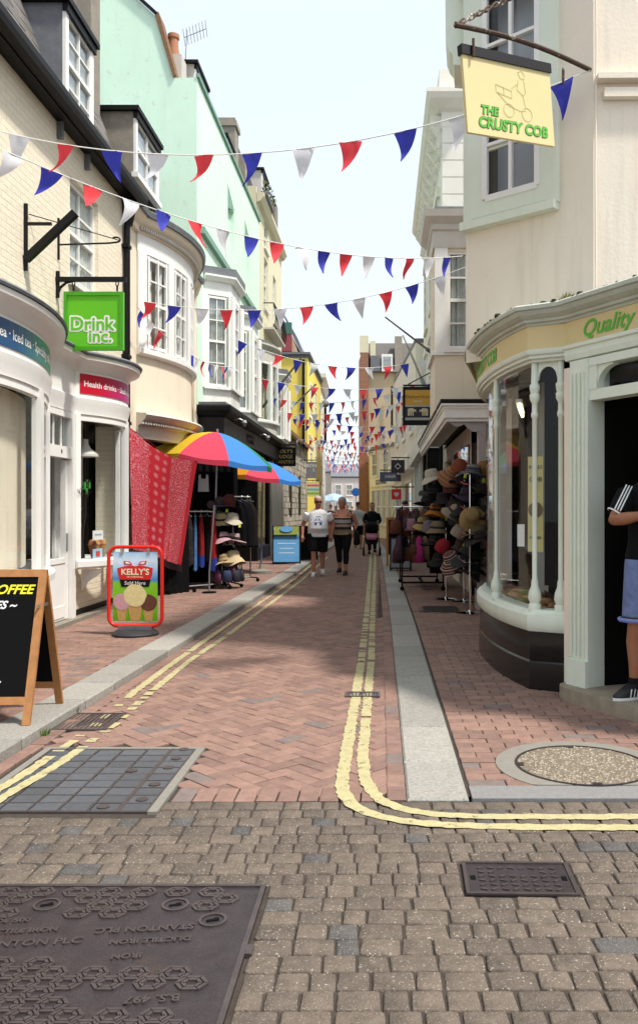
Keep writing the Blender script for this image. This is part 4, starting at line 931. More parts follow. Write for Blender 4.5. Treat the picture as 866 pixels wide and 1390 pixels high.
for y_ in (26.6, 27.1, 27.6, 28.1, 28.6, 29.1): MB().bx(-3.6, -3.46, y_, y_ + .28, .4, 3.0).build('shop_pilaster', M['old_white'], b3)

# ================================================================== left 4: pale yellow house with balcony
b4 = thing('pale_house', 'narrow pale yellow house with iron balcony beyond the green building', 'building', (-6, 29.5, 0))
wb = MB(); wall(wb, (-3.95, 26.52), (0, 1), 6.4, 0, 11.3, [(1.6, 2.5, 8.2, 9.9), (3.9, 4.7, 8.2, 9.9), (1.6, 2.5, 10.2, 11.1), (.8, 6.0, .4, 3.0)], (1, 0), .15); wb.bx(-10, -3.96, 26.5, 26.6, 0, 11.6).bx(-10, -3.96, 32.8, 32.9, 0, 11.3).bx(-10, -3.96, 26.6, 32.8, 11.3, 11.36); wb.build('wall', M['cream2'], b4)
window(b4, (-3.95, 26.52), (0, 1), (1, 0), 1.6, 2.5, 8.2, 9.9, 2, 4); window(b4, (-3.95, 26.52), (0, 1), (1, 0), 3.9, 4.7, 8.2, 9.9, 2, 4); window(b4, (-3.95, 26.52), (0, 1), (1, 0), 1.6, 2.5, 10.2, 11.1, 2, 2)
MB().sweep([(-3.95, 26.5), (-3.95, 32.9)], [(0, 11.1), (.12, 11.15), (.22, 11.3), (.22, 11.4), (0, 11.42)], -1).build('cornice', M['cream2'], b4)
MB().slab([(-4.0, 26.6, 11.4), (-4.6, 26.6, 13.0), (-8, 26.6, 13.4), (-8, 26.6, 11.4)], (0, 6.2, 0)).build('roof', M['lead'], b4)
dormer(b4, -4.0, 28.0, 29.2, 11.6, 12.7, 1.0, 'old_white', 2, 2)
MB().bx(-4.2, -3.85, 30.2, 31.0, 11.4, 12.5).build('chimney', M['stone'], b4)
pm = MB(); q = random.Random(8)
for i in range(260):
    c = Vector((-3.72 + q.uniform(-.14, .14), 26.75 + q.uniform(0, 1.6), 11.55 + q.uniform(-.1, .35))); s = .06
    d1 = Vector((q.uniform(-1, 1), q.uniform(-1, 1), q.uniform(-1, 1)))*s; d2 = Vector((q.uniform(-1, 1), q.uniform(-1, 1), q.uniform(-1, 1)))*s; pm.add([c, c + d1, c + d1 + d2, c + d2], [(0, 1, 2, 3)])
pp_ = thing('roof_plant', 'bushy moss green plants growing in the high gutter', 'plant', (-3.72, 27.5, 11.4)); pm.build('foliage', mat('moss_leaf', (.10, .11, .03), .8, .3), pp_)
MB().bx(-3.8, -3.64, 26.7, 28.4, 11.40, 11.5).build('planter', M['lead'], pp_)
bl = MB().bx(-3.95, -3.60, 28.0, 31.2, 7.44, 7.5).build('balcony', M['old_white'], b4)
mb = MB()
for i in range(17): mb.tube([(-3.62, 28.05 + i*.195, 7.5), (-3.55, 28.05 + i*.195, 7.8), (-3.62, 28.05 + i*.195, 8.3)], .012, 4)
mb.bar((-3.62, 28.0, 8.3), (-3.62, 31.2, 8.3), .03).bar((-3.95, 28.0, 8.3), (-3.62, 28.0, 8.3), .03); mb.build('railing', M['iron'], bl)
cbow = arc((-3.95, 25.2), (-3.95, 28.4), .58, 14)
w4, _, _ = bow_front(cbow, 4.2, 6.0, (.03, .3, .5, .7, .97), b4, post_w=.2, glass='glass_dark')
MB().sweep(cbow, [(-.05, 3.6), (0, 3.6), (.0, 4.1), (-.05, 4.1)], -1).sweep(cbow, [(-.05, 6.0), (.02, 6.0), (.02, 6.35), (.14, 6.45), (.14, 6.5), (-.05, 6.5)], -1).build('bow', M['old_white'], b4)
MB().prism(cbow, 6.5, 6.62).build('bow_roof', M['lead'], b4)
canted_bay(b4, -3.95, -3.5, 29.6, 30.0, 31.2, 31.6, 4.0, 5.8, apron=.5)
MB().bx(-6.5, -6.4, 26.6, 32.8, 0, 3.1).bx(-6.4, -4.0, 26.62, 32.7, 3.1, 3.15).build('room', M['dark_int'], b4)

# ================================================================== right 1: corner bakery with bow shop window
r1 = thing('corner_bakery', 'pale peach corner bakery with sage green bow shopfront', 'building', (3, 8, 0))
P0, P1, P2 = (.82, 8.36), (1.61, 7.70), (1.86, 7.5)
D0 = Vector((1.45, 6.68)); DD = Vector((.496, -.868)); DN = Vector((-.868, -.496))      # door wall start, direction, outward
dw = lambda t, off=0: (D0.x + DD.x*t + DN.x*off, D0.y + DD.y*t + DN.y*off)
upper = MB()
dP = Vector(P1) - Vector(P0); lP = dP.length
wall(upper, P0, dP, lP, 2.9, 7.4, [(.10, lP - .06, 4.28, 6.55)], (-.654, -.757), .05)
wall(upper, P1, Vector(P2) - Vector(P1), (Vector(P2) - Vector(P1)).length, 2.9, 7.4)
wall(upper, P2, (1, -.02), 5.2, 2.9, 7.4, [(2.6, 3.6, 4.3, 6.2)], (0, -1), .1)
wall(upper, (1.3, 10.95), (P0[0] - 1.3, P0[1] - 10.95), math.hypot(1.3 - P0[0], 10.95 - P0[1]), 2.9, 7.4)
upper.bx(1.35, 7.0, 10.85, 10.95, 0, 7.4).bx(6.95, 7.05, 7.4, 10.9, 0, 7.4)
upper.build('wall', M['peach'], r1)
MB().prism([P0, P1, P2, (7.0, 7.4), (7.0, 10.9), (1.3, 10.9)], 7.40, 7.5).build('roof_deck', M['lead'], r1)
MB().add([(.75, 8.35, 7.35), (1.86, 7.4, 7.35), (7, 7.3, 7.35), (7, 9.1, 8.3), (2.6, 9.1, 8.3), (1.2, 10.9, 7.35), (7, 10.9, 7.35)], [(0, 1, 2, 3, 4), (0, 4, 5), (5, 4, 3, 6)]).build('roof', M['lead'], r1)
MB().box((2.33, 7.44, P(804, 105, 7.45).z), (.9, .10, .05), R(-1)).box((2.36, 7.45, P(804, 118, 7.45).z - .05), (.84, .07, .08), R(-1)).build('ledge', M['peach'], r1)
# oriel window and its deep eaves cornice
n1 = Vector((-.654, -.757)); du = dP.normalized()
ow = window(r1, P0, dP, n1, .10, lP - .06, 4.28, 6.55, 2, 4, inset=-.03, fw=.14, frame='mint_paint', sash=False, sill=False, curtain=None, glass='glass')
q_ = lambda s, z, off: (P0[0] + du.x*s + n1.x*off, P0[1] + du.y*s + n1.y*off, z)
mb = MB(); rz = math.atan2(du.y, du.x); u0, u1 = .26, lP - .20; z0, z1 = 4.44, 6.39
for s, w_ in ((u0, .055), ((u0+u1)/2, .035), (u1, .055)): mb.box(q_(s, (z0+z1)/2, .055), (w_, .04, z1-z0), rz)
for z_, h_ in ((z0, .06), (4.95, .03), (5.40, .05), (5.9, .03), (z1, .06)): mb.box(q_((u0+u1)/2, z_, .056), (u1-u0, .036, h_), rz)
mb.build('sash', M['white'], ow)
MB().box(q_((u0+u1)/2, 5.4, -.25), (u1-u0+.1, .02, 2.1), rz).build('blind', mat('pale_blind', (.60, .59, .64), .9, .1, 2), ow)
MB().box(q_(lP/2 - .01, 4.22, .03), (lP, .15, .08), rz).build('sill', M['mint_paint'], ow)
for s in (.06, lP - .05): MB().box(q_(s, 5.4, .025), (.10, .08, 2.3), rz).build('jamb', M['mint_paint'], ow)
cp = [q_(-.10, 0, 0)[:2], q_(lP + .05, 0, 0)[:2]]
MB().sweep(cp, [(-.1, 6.55), (.06, 6.55), (.08, 6.70), (.16, 6.76), (.20, 6.9), (.34, 7.0), (.36, 7.12), (.34, 7.2), (-.1, 7.25)], -1).build('eaves_cornice', M['mint_paint'], r1)
e1, e2 = P(612, 84, 8.35), P(628, 100, 8.2)
MB().sweep([(P0[0] - .02, P0[1] + .5), (P0[0] - .07, P0[1] + .03)], [(-.1, 5.85), (.05, 5.87), (.06, 5.97), (.10, 6.02), (.13, 6.1), (.14, 7.2), (-.1, 7.25)], -1).build('eaves_return', M['mint_paint'], r1)
# bow window at pavement level
bw = [(1.36, 10.0), (1.15, 9.6), (1.03, 9.1), (.975, 8.6), (.975, 8.2), (1.0, 7.75), (1.045, 7.4), (1.10, 7.12), (1.18, 6.84), (1.45, 6.69)]
def smoothp(p, it=1):
    for _ in range(it):
        o = [p[0]]
        for a, b in zip(p[:-2], p[1:-1]): o += [(a[0]*.75 + b[0]*.25, a[1]*.75 + b[1]*.25), (a[0]*.25 + b[0]*.75, a[1]*.25 + b[1]*.75)]
        o += [p[-2], p[-1]]; p = o
    return p
bw = smoothp(bw, 2)
st = MB().sweep(bw, [(-.1, -.02), (.0, -.02), (.0, .22), (-.014, .235), (-.006, .25), (-.016, .47), (-.1, .47)], -1).build('stall_riser', mat('black_gloss_tile', (.014, .013, .012), .18, .2, 4, .05, 20), r1, smooth=AUTO)
sw = MB().sweep(bw, [(-.16, .47), (.0, .47), (.022, .50), (.026, .56), (.02, .60), (-.015, .615), (-.03, .64), (-.16, .645)], -1).build('window_sill', M['mint_paint'], r1, smooth=AUTO)
ins = MB()
pts_ = [Vector(p) for p in bw]
def inset_path(p, off):
    o = []
    for i in range(len(p)):
        ds = []
        if i: ds.append((p[i]-p[i-1]).normalized())
        if i < len(p)-1: ds.append((p[i+1]-p[i]).normalized())
        n_ = sum([Vector((-d.y, d.x)) for d in ds], Vector((0, 0))).normalized(); o.append(p[i] + n_*(-off))
    return o
inn = inset_path(pts_, -.07)
MB().sweep([tuple(p) for p in bw], [(-.12, 2.645), (-.03, 2.645), (-.03, 2.665), (.0, 2.67), (.0, 2.69), (.02, 2.70), (.028, 2.72), (.028, 2.738), (-.12, 2.738)], -1).build('architrave', M['mint_paint'], r1, smooth=AUTO)
M['fascia_y'] = mat('yellow_fascia', (.70, .56, .28), .5, .05, 3)
full = bw + [dw(.03), dw(1.5)]
fs = MB().sweep(full, [(-.12, 2.739), (.02, 2.739), (.02, 2.93), (-.12, 2.93)], -1).build('fascia', M['fascia_y'], r1)
cpath = bw[:-1] + [(1.33, 6.755), (1.415, 6.70), (1.475, 6.64), dw(.14), dw(.3), dw(.6), dw(1.1), dw(1.5)]
MB().sweep(cpath, [(-.25, 2.925), (.03, 2.925), (.034, 2.945), (.06, 2.95), (.064, 2.97), (.085, 2.978), (.115, 2.998), (.128, 3.018), (.13, 3.03), (.152, 3.034), (.156, 3.062), (.14, 3.075), (-.25, 3.09)], -1).build('cornice', mat('weathered_sage_cornice', (.54, .57, .48), .7, .15, 7, .2, 40, stain=(.30, .27, .20), stain_amt=.3, stain_scale=3), r1)
MB().prism([tuple(p) for p in cpath] + [(2.4, 7.5), (1.4, 9.9)], 3.04, 3.07).build('shop_roof', M['lead'], r1)
MB().sweep([dw(.0), dw(1.5)], [(-.12, 2.60), (.02, 2.62), (.03, 2.66), (.03, 2.70), (.045, 2.71), (.045, 2.737), (-.12, 2.737)], -1).build('architrave', M['mint_paint'], r1)
M['sign_green'] = mat('green_lettering', hexc('#5cb53a'), .5, .05); M['sign_green_dark'] = mat('dark_green_edge', hexc('#2b4a22'), .6, .05)
q0 = [dw(.06), dw(1.5)]
bend_text('lettering', 'Quality Takeaway', .175, M['sign_green'], fs, q0, 2.83, .13, .026, bold=.002, shear=.35, depth=.001)
cob_path = [tuple(p) for p in bw]; cl = 0
bend_text('lettering', 'THE CRUSTY COB', .17, M['sign_green'], fs, cob_path, 2.83, 1.15, .026, bold=.004, shear=.15, depth=.001)
# colonnettes with rings, arched heads between them, panes
def colonnette(x, y, z0=.63, z1=2.655):
    pf = [(.0, z0), (.052, z0), (.052, z0+.05), (.040, z0+.06), (.055, z0+.10), (.050, z0+.15), (.030, z0+.20), (.028, z0+.24), (.021, z0+.26), (.021, z1-.46), (.030, z1-.45), (.030, z1-.42), (.023, z1-.41), (.023, z1-.34), (.040, z1-.31), (.043, z1-.27), (.034, z1-.26), (.042, z1-.22), (.042, z1-.19), (.030, z1-.18), (.026, z1)]
    return MB().lathe(pf, 14, (x, y, 0), cap=False).build('colonnette', M['mint_paint'], r1, smooth=R(50))
for x_, y_ in ((1.045, 7.80), (1.235, 6.90), (1.425, 6.79)): colonnette(x_, y_)
def spandrel(a, b, zs=2.30, zt=2.53, m='mint_paint', n=12, th=.03):
    a, b = Vector(a), Vector(b); d = b - a; L = d.length; u_ = d.normalized(); nn = Vector((u_.y, -u_.x)); mb = MB()
    for i in range(n):
        t0, t1 = i/n, (i+1)/n; h0 = zs + (zt - .05 - zs)*math.sqrt(max(0, 1 - (2*t0-1)**2)); h1 = zs + (zt - .05 - zs)*math.sqrt(max(0, 1 - (2*t1-1)**2))
        p0, p1 = a + d*t0, a + d*t1
        mb.slab([(p0.x, p0.y, h0), (p1.x, p1.y, h1), (p1.x, p1.y, zt), (p0.x, p0.y, zt)], (-nn.x*th, -nn.y*th, 0))
    return mb.build('arched_head', M[m], r1)
spandrel((1.26, 6.885), (1.40, 6.80), 2.50, 2.66)
inw = [Vector(p) for p in [(1.12, 9.2), (1.07, 8.8), (1.05, 8.4), (1.045, 8.1), (1.05, 7.80), (1.09, 7.5), (1.15, 7.2), (1.235, 6.92)]]
def pane_strip(pp): return MB().add([(p[0], p[1], .64) for p in pp] + [(p[0], p[1], 2.65) for p in pp], [(i, i+1, len(pp)+i+1, len(pp)+i) for i in range(len(pp)-1)]).build('pane', M['glass'], r1)
pane_strip(inw[:5]); pane_strip(inw[4:]); pane_strip([(1.245, 6.92), (1.43, 6.81)])
# interior of the bow: floor of the display, dark timber back
MB().prism([tuple(p) for p in inset_path(pts_, -.12)] + [(1.62, 6.9), (1.75, 9.9)], .55, .60).build('display_floor', M['wood_dark'], r1)
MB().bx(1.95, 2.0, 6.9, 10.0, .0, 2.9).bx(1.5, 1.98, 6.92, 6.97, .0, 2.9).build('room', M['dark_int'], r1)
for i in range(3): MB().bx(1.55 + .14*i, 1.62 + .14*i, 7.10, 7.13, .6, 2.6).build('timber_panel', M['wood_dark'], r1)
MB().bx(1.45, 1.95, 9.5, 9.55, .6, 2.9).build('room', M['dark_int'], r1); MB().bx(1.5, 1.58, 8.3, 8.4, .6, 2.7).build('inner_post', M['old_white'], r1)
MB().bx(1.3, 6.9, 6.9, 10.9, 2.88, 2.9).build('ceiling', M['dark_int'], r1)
# goods in the window
q = random.Random(31)
for i in range(26):
    t_ = q.random(); py_ = 7.0 + 1.6*t_; px_ = 1.22 + q.uniform(0, .32) - (.05 if py_ > 7.4 else -.06); s = q.uniform(.045, .075)
    o = MB().lathe([(0, 0), (s, .01), (s*1.05, s*.4), (s*.7, s*.85), (0, s)], 10, cap=False).build('bread_roll', cm(q.choice(((.42, .22, .08), (.30, .13, .04), (.48, .30, .13), (.20, .24, .05))), .8, scale=40, var=.4), None, smooth=True)
    o.location = (px_, py_, .60); o.scale = (1, q.uniform(1, 1.7), 1); o.rotation_euler = (0, 0, q.uniform(0, 3)); tag(o, 'small baked roll heaped on the floor of the bow window display', 'bread roll', 'rolls in the bakery window')
t = thing('price_poster', 'tall yellow price poster hung inside the bow window', 'poster', (1.36, 7.55, 1.5))
MB().box((0, 0, 0), (.15, .008, .85), R(-35)).build('sheet', cm((.62, .55, .22), .7), t, False)
for lz, sz, tx in ((.33, .045, 'ROLLS'), (.22, .06, 'COB'), (-.30, .033, 'PASTIES')): put_text('lettering', tx, sz, M['sign_green_dark'], t, Vector(t.location) + Vector((-.004, -.006, lz)), (math.cos(R(-35)), math.sin(R(-35)), 0))
MB().lathe([(0, 0), (.07, 0), (.07, .006), (0, .006)], 16, (-.003, -.008, -.05), Matrix.Rotation(R(-35), 4, 'Z') @ Matrix.Rotation(R(90), 4, 'X'), cap=False).build('picture', cm((.16, .10, .03)), t, False)
t = thing('notice', 'small white notice inside the bow window beside the yellow poster', 'notice', (1.24, 7.62, 1.22)); MB().box((0, 0, 0), (.07, .006, .2), R(-35)).build('sheet', M['print_white'], t, False)
t = thing('strip_light', 'lit yellow strip light inside the bow window', 'lamp', (1.32, 8.4, 2.42))
es = bpy.data.materials.new('tube_glow'); es.use_nodes = True; bb = es.node_tree.nodes['Principled BSDF']; bb.inputs['Emission Color'].default_value = (1, .9, .5, 1); bb.inputs['Emission Strength'].default_value = 1.2
MB().tube([(-.05, -.5, 0), (.12, .35, 0)], .018, 8).build('tube', es, t, False); MB().box((.03, -.08, .04), (.06, 1.0, .03), R(-11)).build('batten', M['white'], t, False)
# pilasters, doorway, step
MB().prism([(1.45, 6.69), dw(.0, .03), dw(.085, .03), dw(.085, -.1), (1.53, 6.85)], -.02, 2.56).build('pilaster', M['peach'], r1)
dfr = MB().prism([dw(.088, .05), dw(.285, .05), dw(.285, -.12), dw(.088, -.12)], .10, 2.60)
for t_ in (.10, .145, .19, .235): dfr.prism([dw(t_, .05), dw(t_, .065), dw(t_ + .022, .065), dw(t_ + .022, .05)], .32, 2.5)
dfr.prism([dw(.08, .05), dw(.08, .085), dw(.293, .085), dw(.293, .05)], .10, .30); dfr.build('door_pilaster', M['mint_paint'], r1)
MB().prism([dw(1.25, .05), dw(1.5, .05), dw(1.5, -.12), dw(1.25, -.12)], .0, 2.60).build('door_pilaster', M['mint_paint'], r1)
dhd = MB().prism([dw(.285, .03), dw(1.25, .03), dw(1.25, -.10), dw(.285, -.10)], 2.28, 2.36).prism([dw(.285, .04), dw(1.25, .04), dw(1.25, -.10), dw(.285, -.10)], 2.54, 2.60)
dhd.prism([dw(.285, .035), dw(.36, .035), dw(.36, -.10), dw(.285, -.10)], 2.36, 2.54).build('transom', M['mint_paint'], r1)
mb = MB(); n_ = 10
for i in range(n_):
    a0, a1 = R(90 + 90*i/n_), R(90 + 90*(i+1)/n_); c_ = (.36 + .16, 2.385)
    A = (c_[0] + .16*math.cos(a0), c_[1] + .14*math.sin(a0)); B_ = (c_[0] + .16*math.cos(a1), c_[1] + .14*math.sin(a1))
    mb.slab([(*dw(A[0], .02), A[1]), (*dw(B_[0], .02), B_[1]), (*dw(B_[0], .02), 2.545), (*dw(A[0], .02), 2.545)], (-DN.x*.06, -DN.y*.06, 0))
mb.build('fanlight_corner', M['mint_paint'], r1)
MB().slab([(*dw(.36, -.05), 2.36), (*dw(1.25, -.05), 2.36), (*dw(1.25, -.05), 2.54), (*dw(.36, -.05), 2.54)], (-DN.x*.005, -DN.y*.005, 0)).build('pane', M['glass'], r1)
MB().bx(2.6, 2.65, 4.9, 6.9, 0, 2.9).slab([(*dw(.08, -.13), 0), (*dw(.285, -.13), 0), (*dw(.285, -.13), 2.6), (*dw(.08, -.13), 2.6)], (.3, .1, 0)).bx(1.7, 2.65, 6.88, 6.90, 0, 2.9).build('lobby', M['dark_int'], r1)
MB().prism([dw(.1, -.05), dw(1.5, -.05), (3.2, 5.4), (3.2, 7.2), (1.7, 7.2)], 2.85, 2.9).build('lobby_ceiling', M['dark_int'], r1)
spx = smoothp([dw(.02, .02), dw(.06, .16), dw(.3, .22), dw(.9, .22), dw(1.6, .18)], 2)
MB().prism(spx + [dw(1.6, -.6), dw(.1, -.5)], -.05, .10).build('doorstep', mat('worn_stone_step', (.36, .30, .22), .9, .3, 9, .5, 60, stain=(.12, .10, .06), stain_amt=.3, stain_scale=4), r1)
sm = MB(); wall(sm, dw(1.5), (1, -.03), 5, 0, 2.6); wall(sm, dw(1.5), (1, -.03), 5, 2.6, 3.1); sm.build('side_wall', M['peach'], r1)
MB().add([(dw(1.5)[0], dw(1.5)[1], 3.08), (7.2, 5.2, 3.08), (7.2, 7.5, 3.12), (1.9, 7.5, 3.12)], [(0, 1, 2, 3)]).build('shop_roof', M['lead'], r1)
# ---- hanging sign with its rusty bracket
A_, B_ = P(618, 33, 6.55), P(801, 94, 7.42)
t = thing('sign_bracket', 'rusty white iron bracket with twisted stay fixed to the bakery corner', 'bracket', B_)
MB().tube([A_.lerp(B_, i/10) - Vector((0, 0, .05*math.sin(i/10*math.pi)))*(-1) for i in range(11)], [.020]*11, 8).build('arm', M['rust_white'], t)
C_ = P(735, -25, 7.6); mb = MB(); dA = (C_ - A_)
for k_ in (0, 1): mb.tube([A_ + dA*(i/40) + Vector((0, math.sin(i*.9 + k_*3.14)*.012, math.cos(i*.9 + k_*3.14)*.018)) for i in range(41)], .010, 5)
mb.build('stay', M['rust_white'], t)
for f_ in (.12, .78): MB().tube([A_.lerp(B_, f_) + Vector((0, 0, -.06)) , A_.lerp(B_, f_) - Vector((0, 0, .20))], .012, 6).build('hanger', M['rust_white'], t)
c0, c1 = P(629.5, 121.5, 6.66), P(747.5, 144.5, 7.12); us = (c1 - c0); Ls = us.length; us.normalize(); cz = (c0 + c1)/2; nf = Vector((us.y, -us.x, 0)).normalized(); uup = nf.cross(us).normalized(); uup = uup if uup.z > 0 else -uup
t = thing('hanging_sign', 'pale yellow bakery sign with green lettering hung from the rusty bracket', 'sign', cz)
hs = .64; Mx = Matrix((us, -nf, uup)).transposed().to_4x4()
MB().box(uup*-.02, (Ls, .03, hs - .02), M=Mx).build('board', mat('cream_yellow_sign', (.72, .60, .30), .5, .04, 3), t, False)
MB().box(uup*(hs/2 - .01), (Ls + .02, .06, .075), M=Mx).build('top_rail', M['charcoal'], t, False)

def st_text(txt, sz, lx, lz, b_=.0035, sh=.18):
    for mt, bd, off in ((M['sign_green_dark'], b_ + .003, .0165), (M['sign_green'], b_, .019)): put_text('lettering', txt, sz, mt, t, cz + us*lx + nf*off + uup*lz, us, uup, bold=bd, depth=.001, shear=sh, spacing=1.02)
st_text('THE', .095, -.225, -.135); st_text('CRUSTY COB', .118, .015, -.235)
mb = MB(); ln = lambda *pp: mb.tube([cz + us*a + nf*.018 + uup*b for a, b in pp], .0014, 4)
for pp in (((-.14, .09), (.02, .06), (.02, -.0), (-.14, .03), (-.14, .09)), ((-.06, .075), (-.06, .015)), ((-.13, .03), (-.02, -.06), (.10, -.09), (.16, -.08)), ((.10, .22), (.12, .18), (.16, .17), (.17, .21), (.14, .24), (.10, .22)), ((.10, .16), (.08, .08), (.14, .04), (.16, -.06)), ((.16, .16), (.17, .06), (.14, .04)), ((.1, .13), (.02, .08))): ln(*pp)
for cx_, cz_ in ((.17, -.11), (-.02, -.1)): ln(*[(cx_ + .055*math.cos(s), cz_ + .055*math.sin(s)) for s in [i*2*math.pi/14 for i in range(15)]])
mb.build('drawing', mat('thin_green_line', (.42, .50, .20), .6, 0), t)
MB().tube([(1.875, 7.48, 6.9), (1.88, 7.47, 5.5), (1.872, 7.475, 4.4), (1.88, 7.47, 3.2)], .008, 5).build('cable', M['peach'], r1)
# moss and debris on the cornice
mo = MB(); q = random.Random(12)
for i in range(420):
    f = q.random(); j = int(f*(len(cpath)-1.001)); p = Vector(cpath[j]).lerp(Vector(cpath[j+1]), q.random()); s = q.uniform(.004, .016)*(1 if q.random() < .85 else 2.2)
    d = (Vector(cpath[j+1]) - Vector(cpath[j])).normalized(); nn = Vector((d.y, -d.x)); p = p + nn*q.uniform(.04, .14); mo.lathe([(s, 0), (s*.8, s*.6), (0, s*.8)], 5, (p.x, p.y, 3.074), cap=False)
mo.build('moss', mat('dark_moss', (.05, .045, .02), .95, .4, 30), r1)['kind'] = 'stuff'

# ================================================================== right 2: cream shop with hood and upper bay
r2 = thing('hooded_shop', 'cream shop with white hood canopy and projecting upper window', 'building', (2, 15, 0))
XR = 1.5; yb = 13.1; xb = .80
uw = MB()
wall(uw, (xb, yb), (1, 0), 1.6, 3.0, 6.0, [(.20, .78, 3.95, 5.45)], (0, -1), .08)
uw.bx(xb, xb + .06, yb + .001, 14.4, 3.0, 6.0).bx(xb + .061, XR, 14.34, 14.4, 3.0, 6.0)
wall(uw, (XR, 14.4), (0, 1), 6.5, 0, 7.0, [(.2, 6.2, .3, 2.6)], (-1, 0), .1); wall(uw, (XR, 10.95), (0, 1), 2.2, 0, 3.0, [(.15, 2.1, .3, 2.7)], (-1, 0), .1); uw.bx(XR + .01, 7, 20.85, 20.9, 0, 7).build('wall', M['cream'], r2)
window(r2, (xb, yb), (1, 0), (0, -1), .20, .78, 3.95, 5.45, 2, 4, inset=.05, fw=.04, glass='glass_dark')
MB().bx(xb - .02, xb + 1.0, yb - .035, yb - .002, 3.84, 3.90).bx(xb - .05, xb - .002, yb - .03, 14.4, 3.84, 3.90).build('sill_course', M['white'], r2)
MB().bx(xb - .001, xb + .20, yb - .025, yb - .001, 3.901, 5.5).bx(xb + .78, xb + 1.0, yb - .025, yb - .001, 3.901, 5.5).build('jamb', M['white'], r2)
MB().sweep([(xb, 14.4), (xb, yb), (xb + 1.3, yb)], [(-.05, 5.5), (.03, 5.5), (.03, 5.75), (.06, 5.78), (.06, 5.86), (.16, 5.95), (.18, 6.05), (-.05, 6.1)], -1).build('cornice', M['old_white'], r2)
MB().bx(xb, 6, yb, 14.4, 6.05, 6.15).bx(XR, 6, 14.4, 20.9, 7.0, 7.1).build('roof', M['lead'], r2)
MB().bx(XR + .3, 6, 11.0, 13.1, 3.0, 6.0).build('back_range', M['peach'], r2)
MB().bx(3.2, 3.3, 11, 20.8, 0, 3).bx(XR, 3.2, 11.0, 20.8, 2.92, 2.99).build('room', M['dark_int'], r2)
# hood over the shopfront
hp = [(.86, 20.2), (.86, 12.1), (XR + .25, 12.1)]
hood = MB().sweep(hp, [(-.5, 2.99), (.03, 2.97), (.03, 2.94), (0, 2.93), (.0, 2.90), (-.015, 2.89), (-.015, 2.77), (-.05, 2.75), (-.05, 2.72), (-.09, 2.72), (-.09, 2.95), (-.5, 2.95)], -1).build('hood', M['white'], r2)
MB().prism([(.82, 20.2), (.82, 12.06), (XR + .3, 12.06), (XR + .3, 20.2)], 2.991, 3.03).build('hood_lead', M['black'], hood)
mb = MB()
for i in range(24):
    t0, t1 = i/24, (i+1)/24; f_ = lambda t_: 2.72 - .30*t_**2 - .06*abs(math.sin(t_*9.4)); xa, xc = .95 + t0*.65, .95 + t1*.65
    mb.slab([(xa, 12.2, f_(t0)), (xc, 12.2, f_(t1)), (xc, 12.2, 2.78), (xa, 12.2, 2.78)], (0, .04, 0))
mb.build('scalloped_bracket', mat('faded_mauve_white', (.45, .40, .40), .6, .1), hood)
for (x_, y_) in ((XR - .02, 12.35), (XR + .1, 16.2), (XR + .1, 18.4)): MB().bx(x_ - .10, x_ + .10, y_ - .12, y_ + .12, 0, 2.72).bx(x_ - .13, x_ + .1, y_ - .15, y_ + .15, 0, .3).build('shop_post', M['old_white'] if y_ > 13 else mat('pale_mauve_post', (.48, .42, .42), .5, .08), r2)
MB().bx(XR - .02, XR + .0, 14.9, 16.1, .5, 2.6).bx(XR - .02, XR, 16.3, 17.7, .5, 2.6).build('pane', M['glass_dark'], r2)
t = thing('hanging_sign', 'black framed gold sign with two pale elephants on a wall arm', 'sign', P(567, 551, 17)); w, h = .60, .77
MB().box((0, 0, 0), (w, .05, h)).build('frame', M['black'], t, False)
MB().box((0, -.027, .17), (w - .10, .006, .30)).build('gold_panel', mat('gold_panel', (.55, .31, .035), .45, .05), t, False)
MB().box((0, -.027, -.145), (w - .10, .006, .26)).build('navy_panel', cm((.012, .012, .03), .5), t, False)
MB().box((0, -.029, -.0), (w - .10, .006, .035)).box((0, -.029, -.26), (w - .10, .006, .05)).build('silver_band', cm((.40, .42, .38), .5), t, False)
put_text('lettering', 'Elephant Road', .085, cm((.16, .10, .03)), t, Vector(t.location) + Vector((0, -.032, .185)), (1, 0, 0), depth=.001)
put_text('lettering', 'FURNITURE', .035, M['print_white'], t, Vector(t.location) + Vector((0, -.032, .09)), (1, 0, 0), depth=.001)
for sx in (-1, 1):
    el = MB(); fl = lambda poly: el.slab([(sx*a_, -.031, b_ - .13) for a_, b_ in poly], (0, -.004, 0))
    fl([(.20, .01), (.205, .05), (.19, .075), (.12, .085), (.085, .075), (.07, .06), (.055, .06), (.035, .045), (.03, .015), (.04, -.0), (.05, .02), (.06, .02), (.075, .01), (.09, .0)])
    for a_ in (.095, .13, .165, .19): fl([(a_ - .012, .015), (a_ + .012, .015), (a_ + .012, -.065), (a_ - .012, -.065)])
    el.build('elephant', cm((.60, .55, .36), .6), t, False)
a = thing('iron_bracket', 'iron wall arm carrying the gold elephant sign', 'bracket', (XR, 17, 3.98)); MB().bar((.4, 17, 3.95), (XR, 17, 3.95), .03).bar((.45, 17, 3.95), (.45, 17, 3.85), .015).bar((.95, 17, 3.95), (.95, 17, 3.85), .015).tube([(.5, 17, 3.97), (XR, 17, 4.5)], .012, 5).build('arm', M['iron'], a)
for lab, pa_, pb_, r_ in (('long bare flagpole rising left from the hooded shop', P(523, 430, 15.5), P(588, 480, 16.5), .022), ('second bare flagpole leaning over the elephant sign', P(547, 455, 19), P(577, 525, 18), .026)):
    fpo = thing('flagpole', lab, 'flagpole', pb_); MB().tube([pa_, pb_], [r_*.7, r_], 8).build('pole', M['stone'], fpo); MB().tube([pb_.lerp(pa_, .14), pb_, pb_ + (pb_ - pa_).normalized()*.05], r_*1.7, 8).build('socket', M['lead'], fpo)

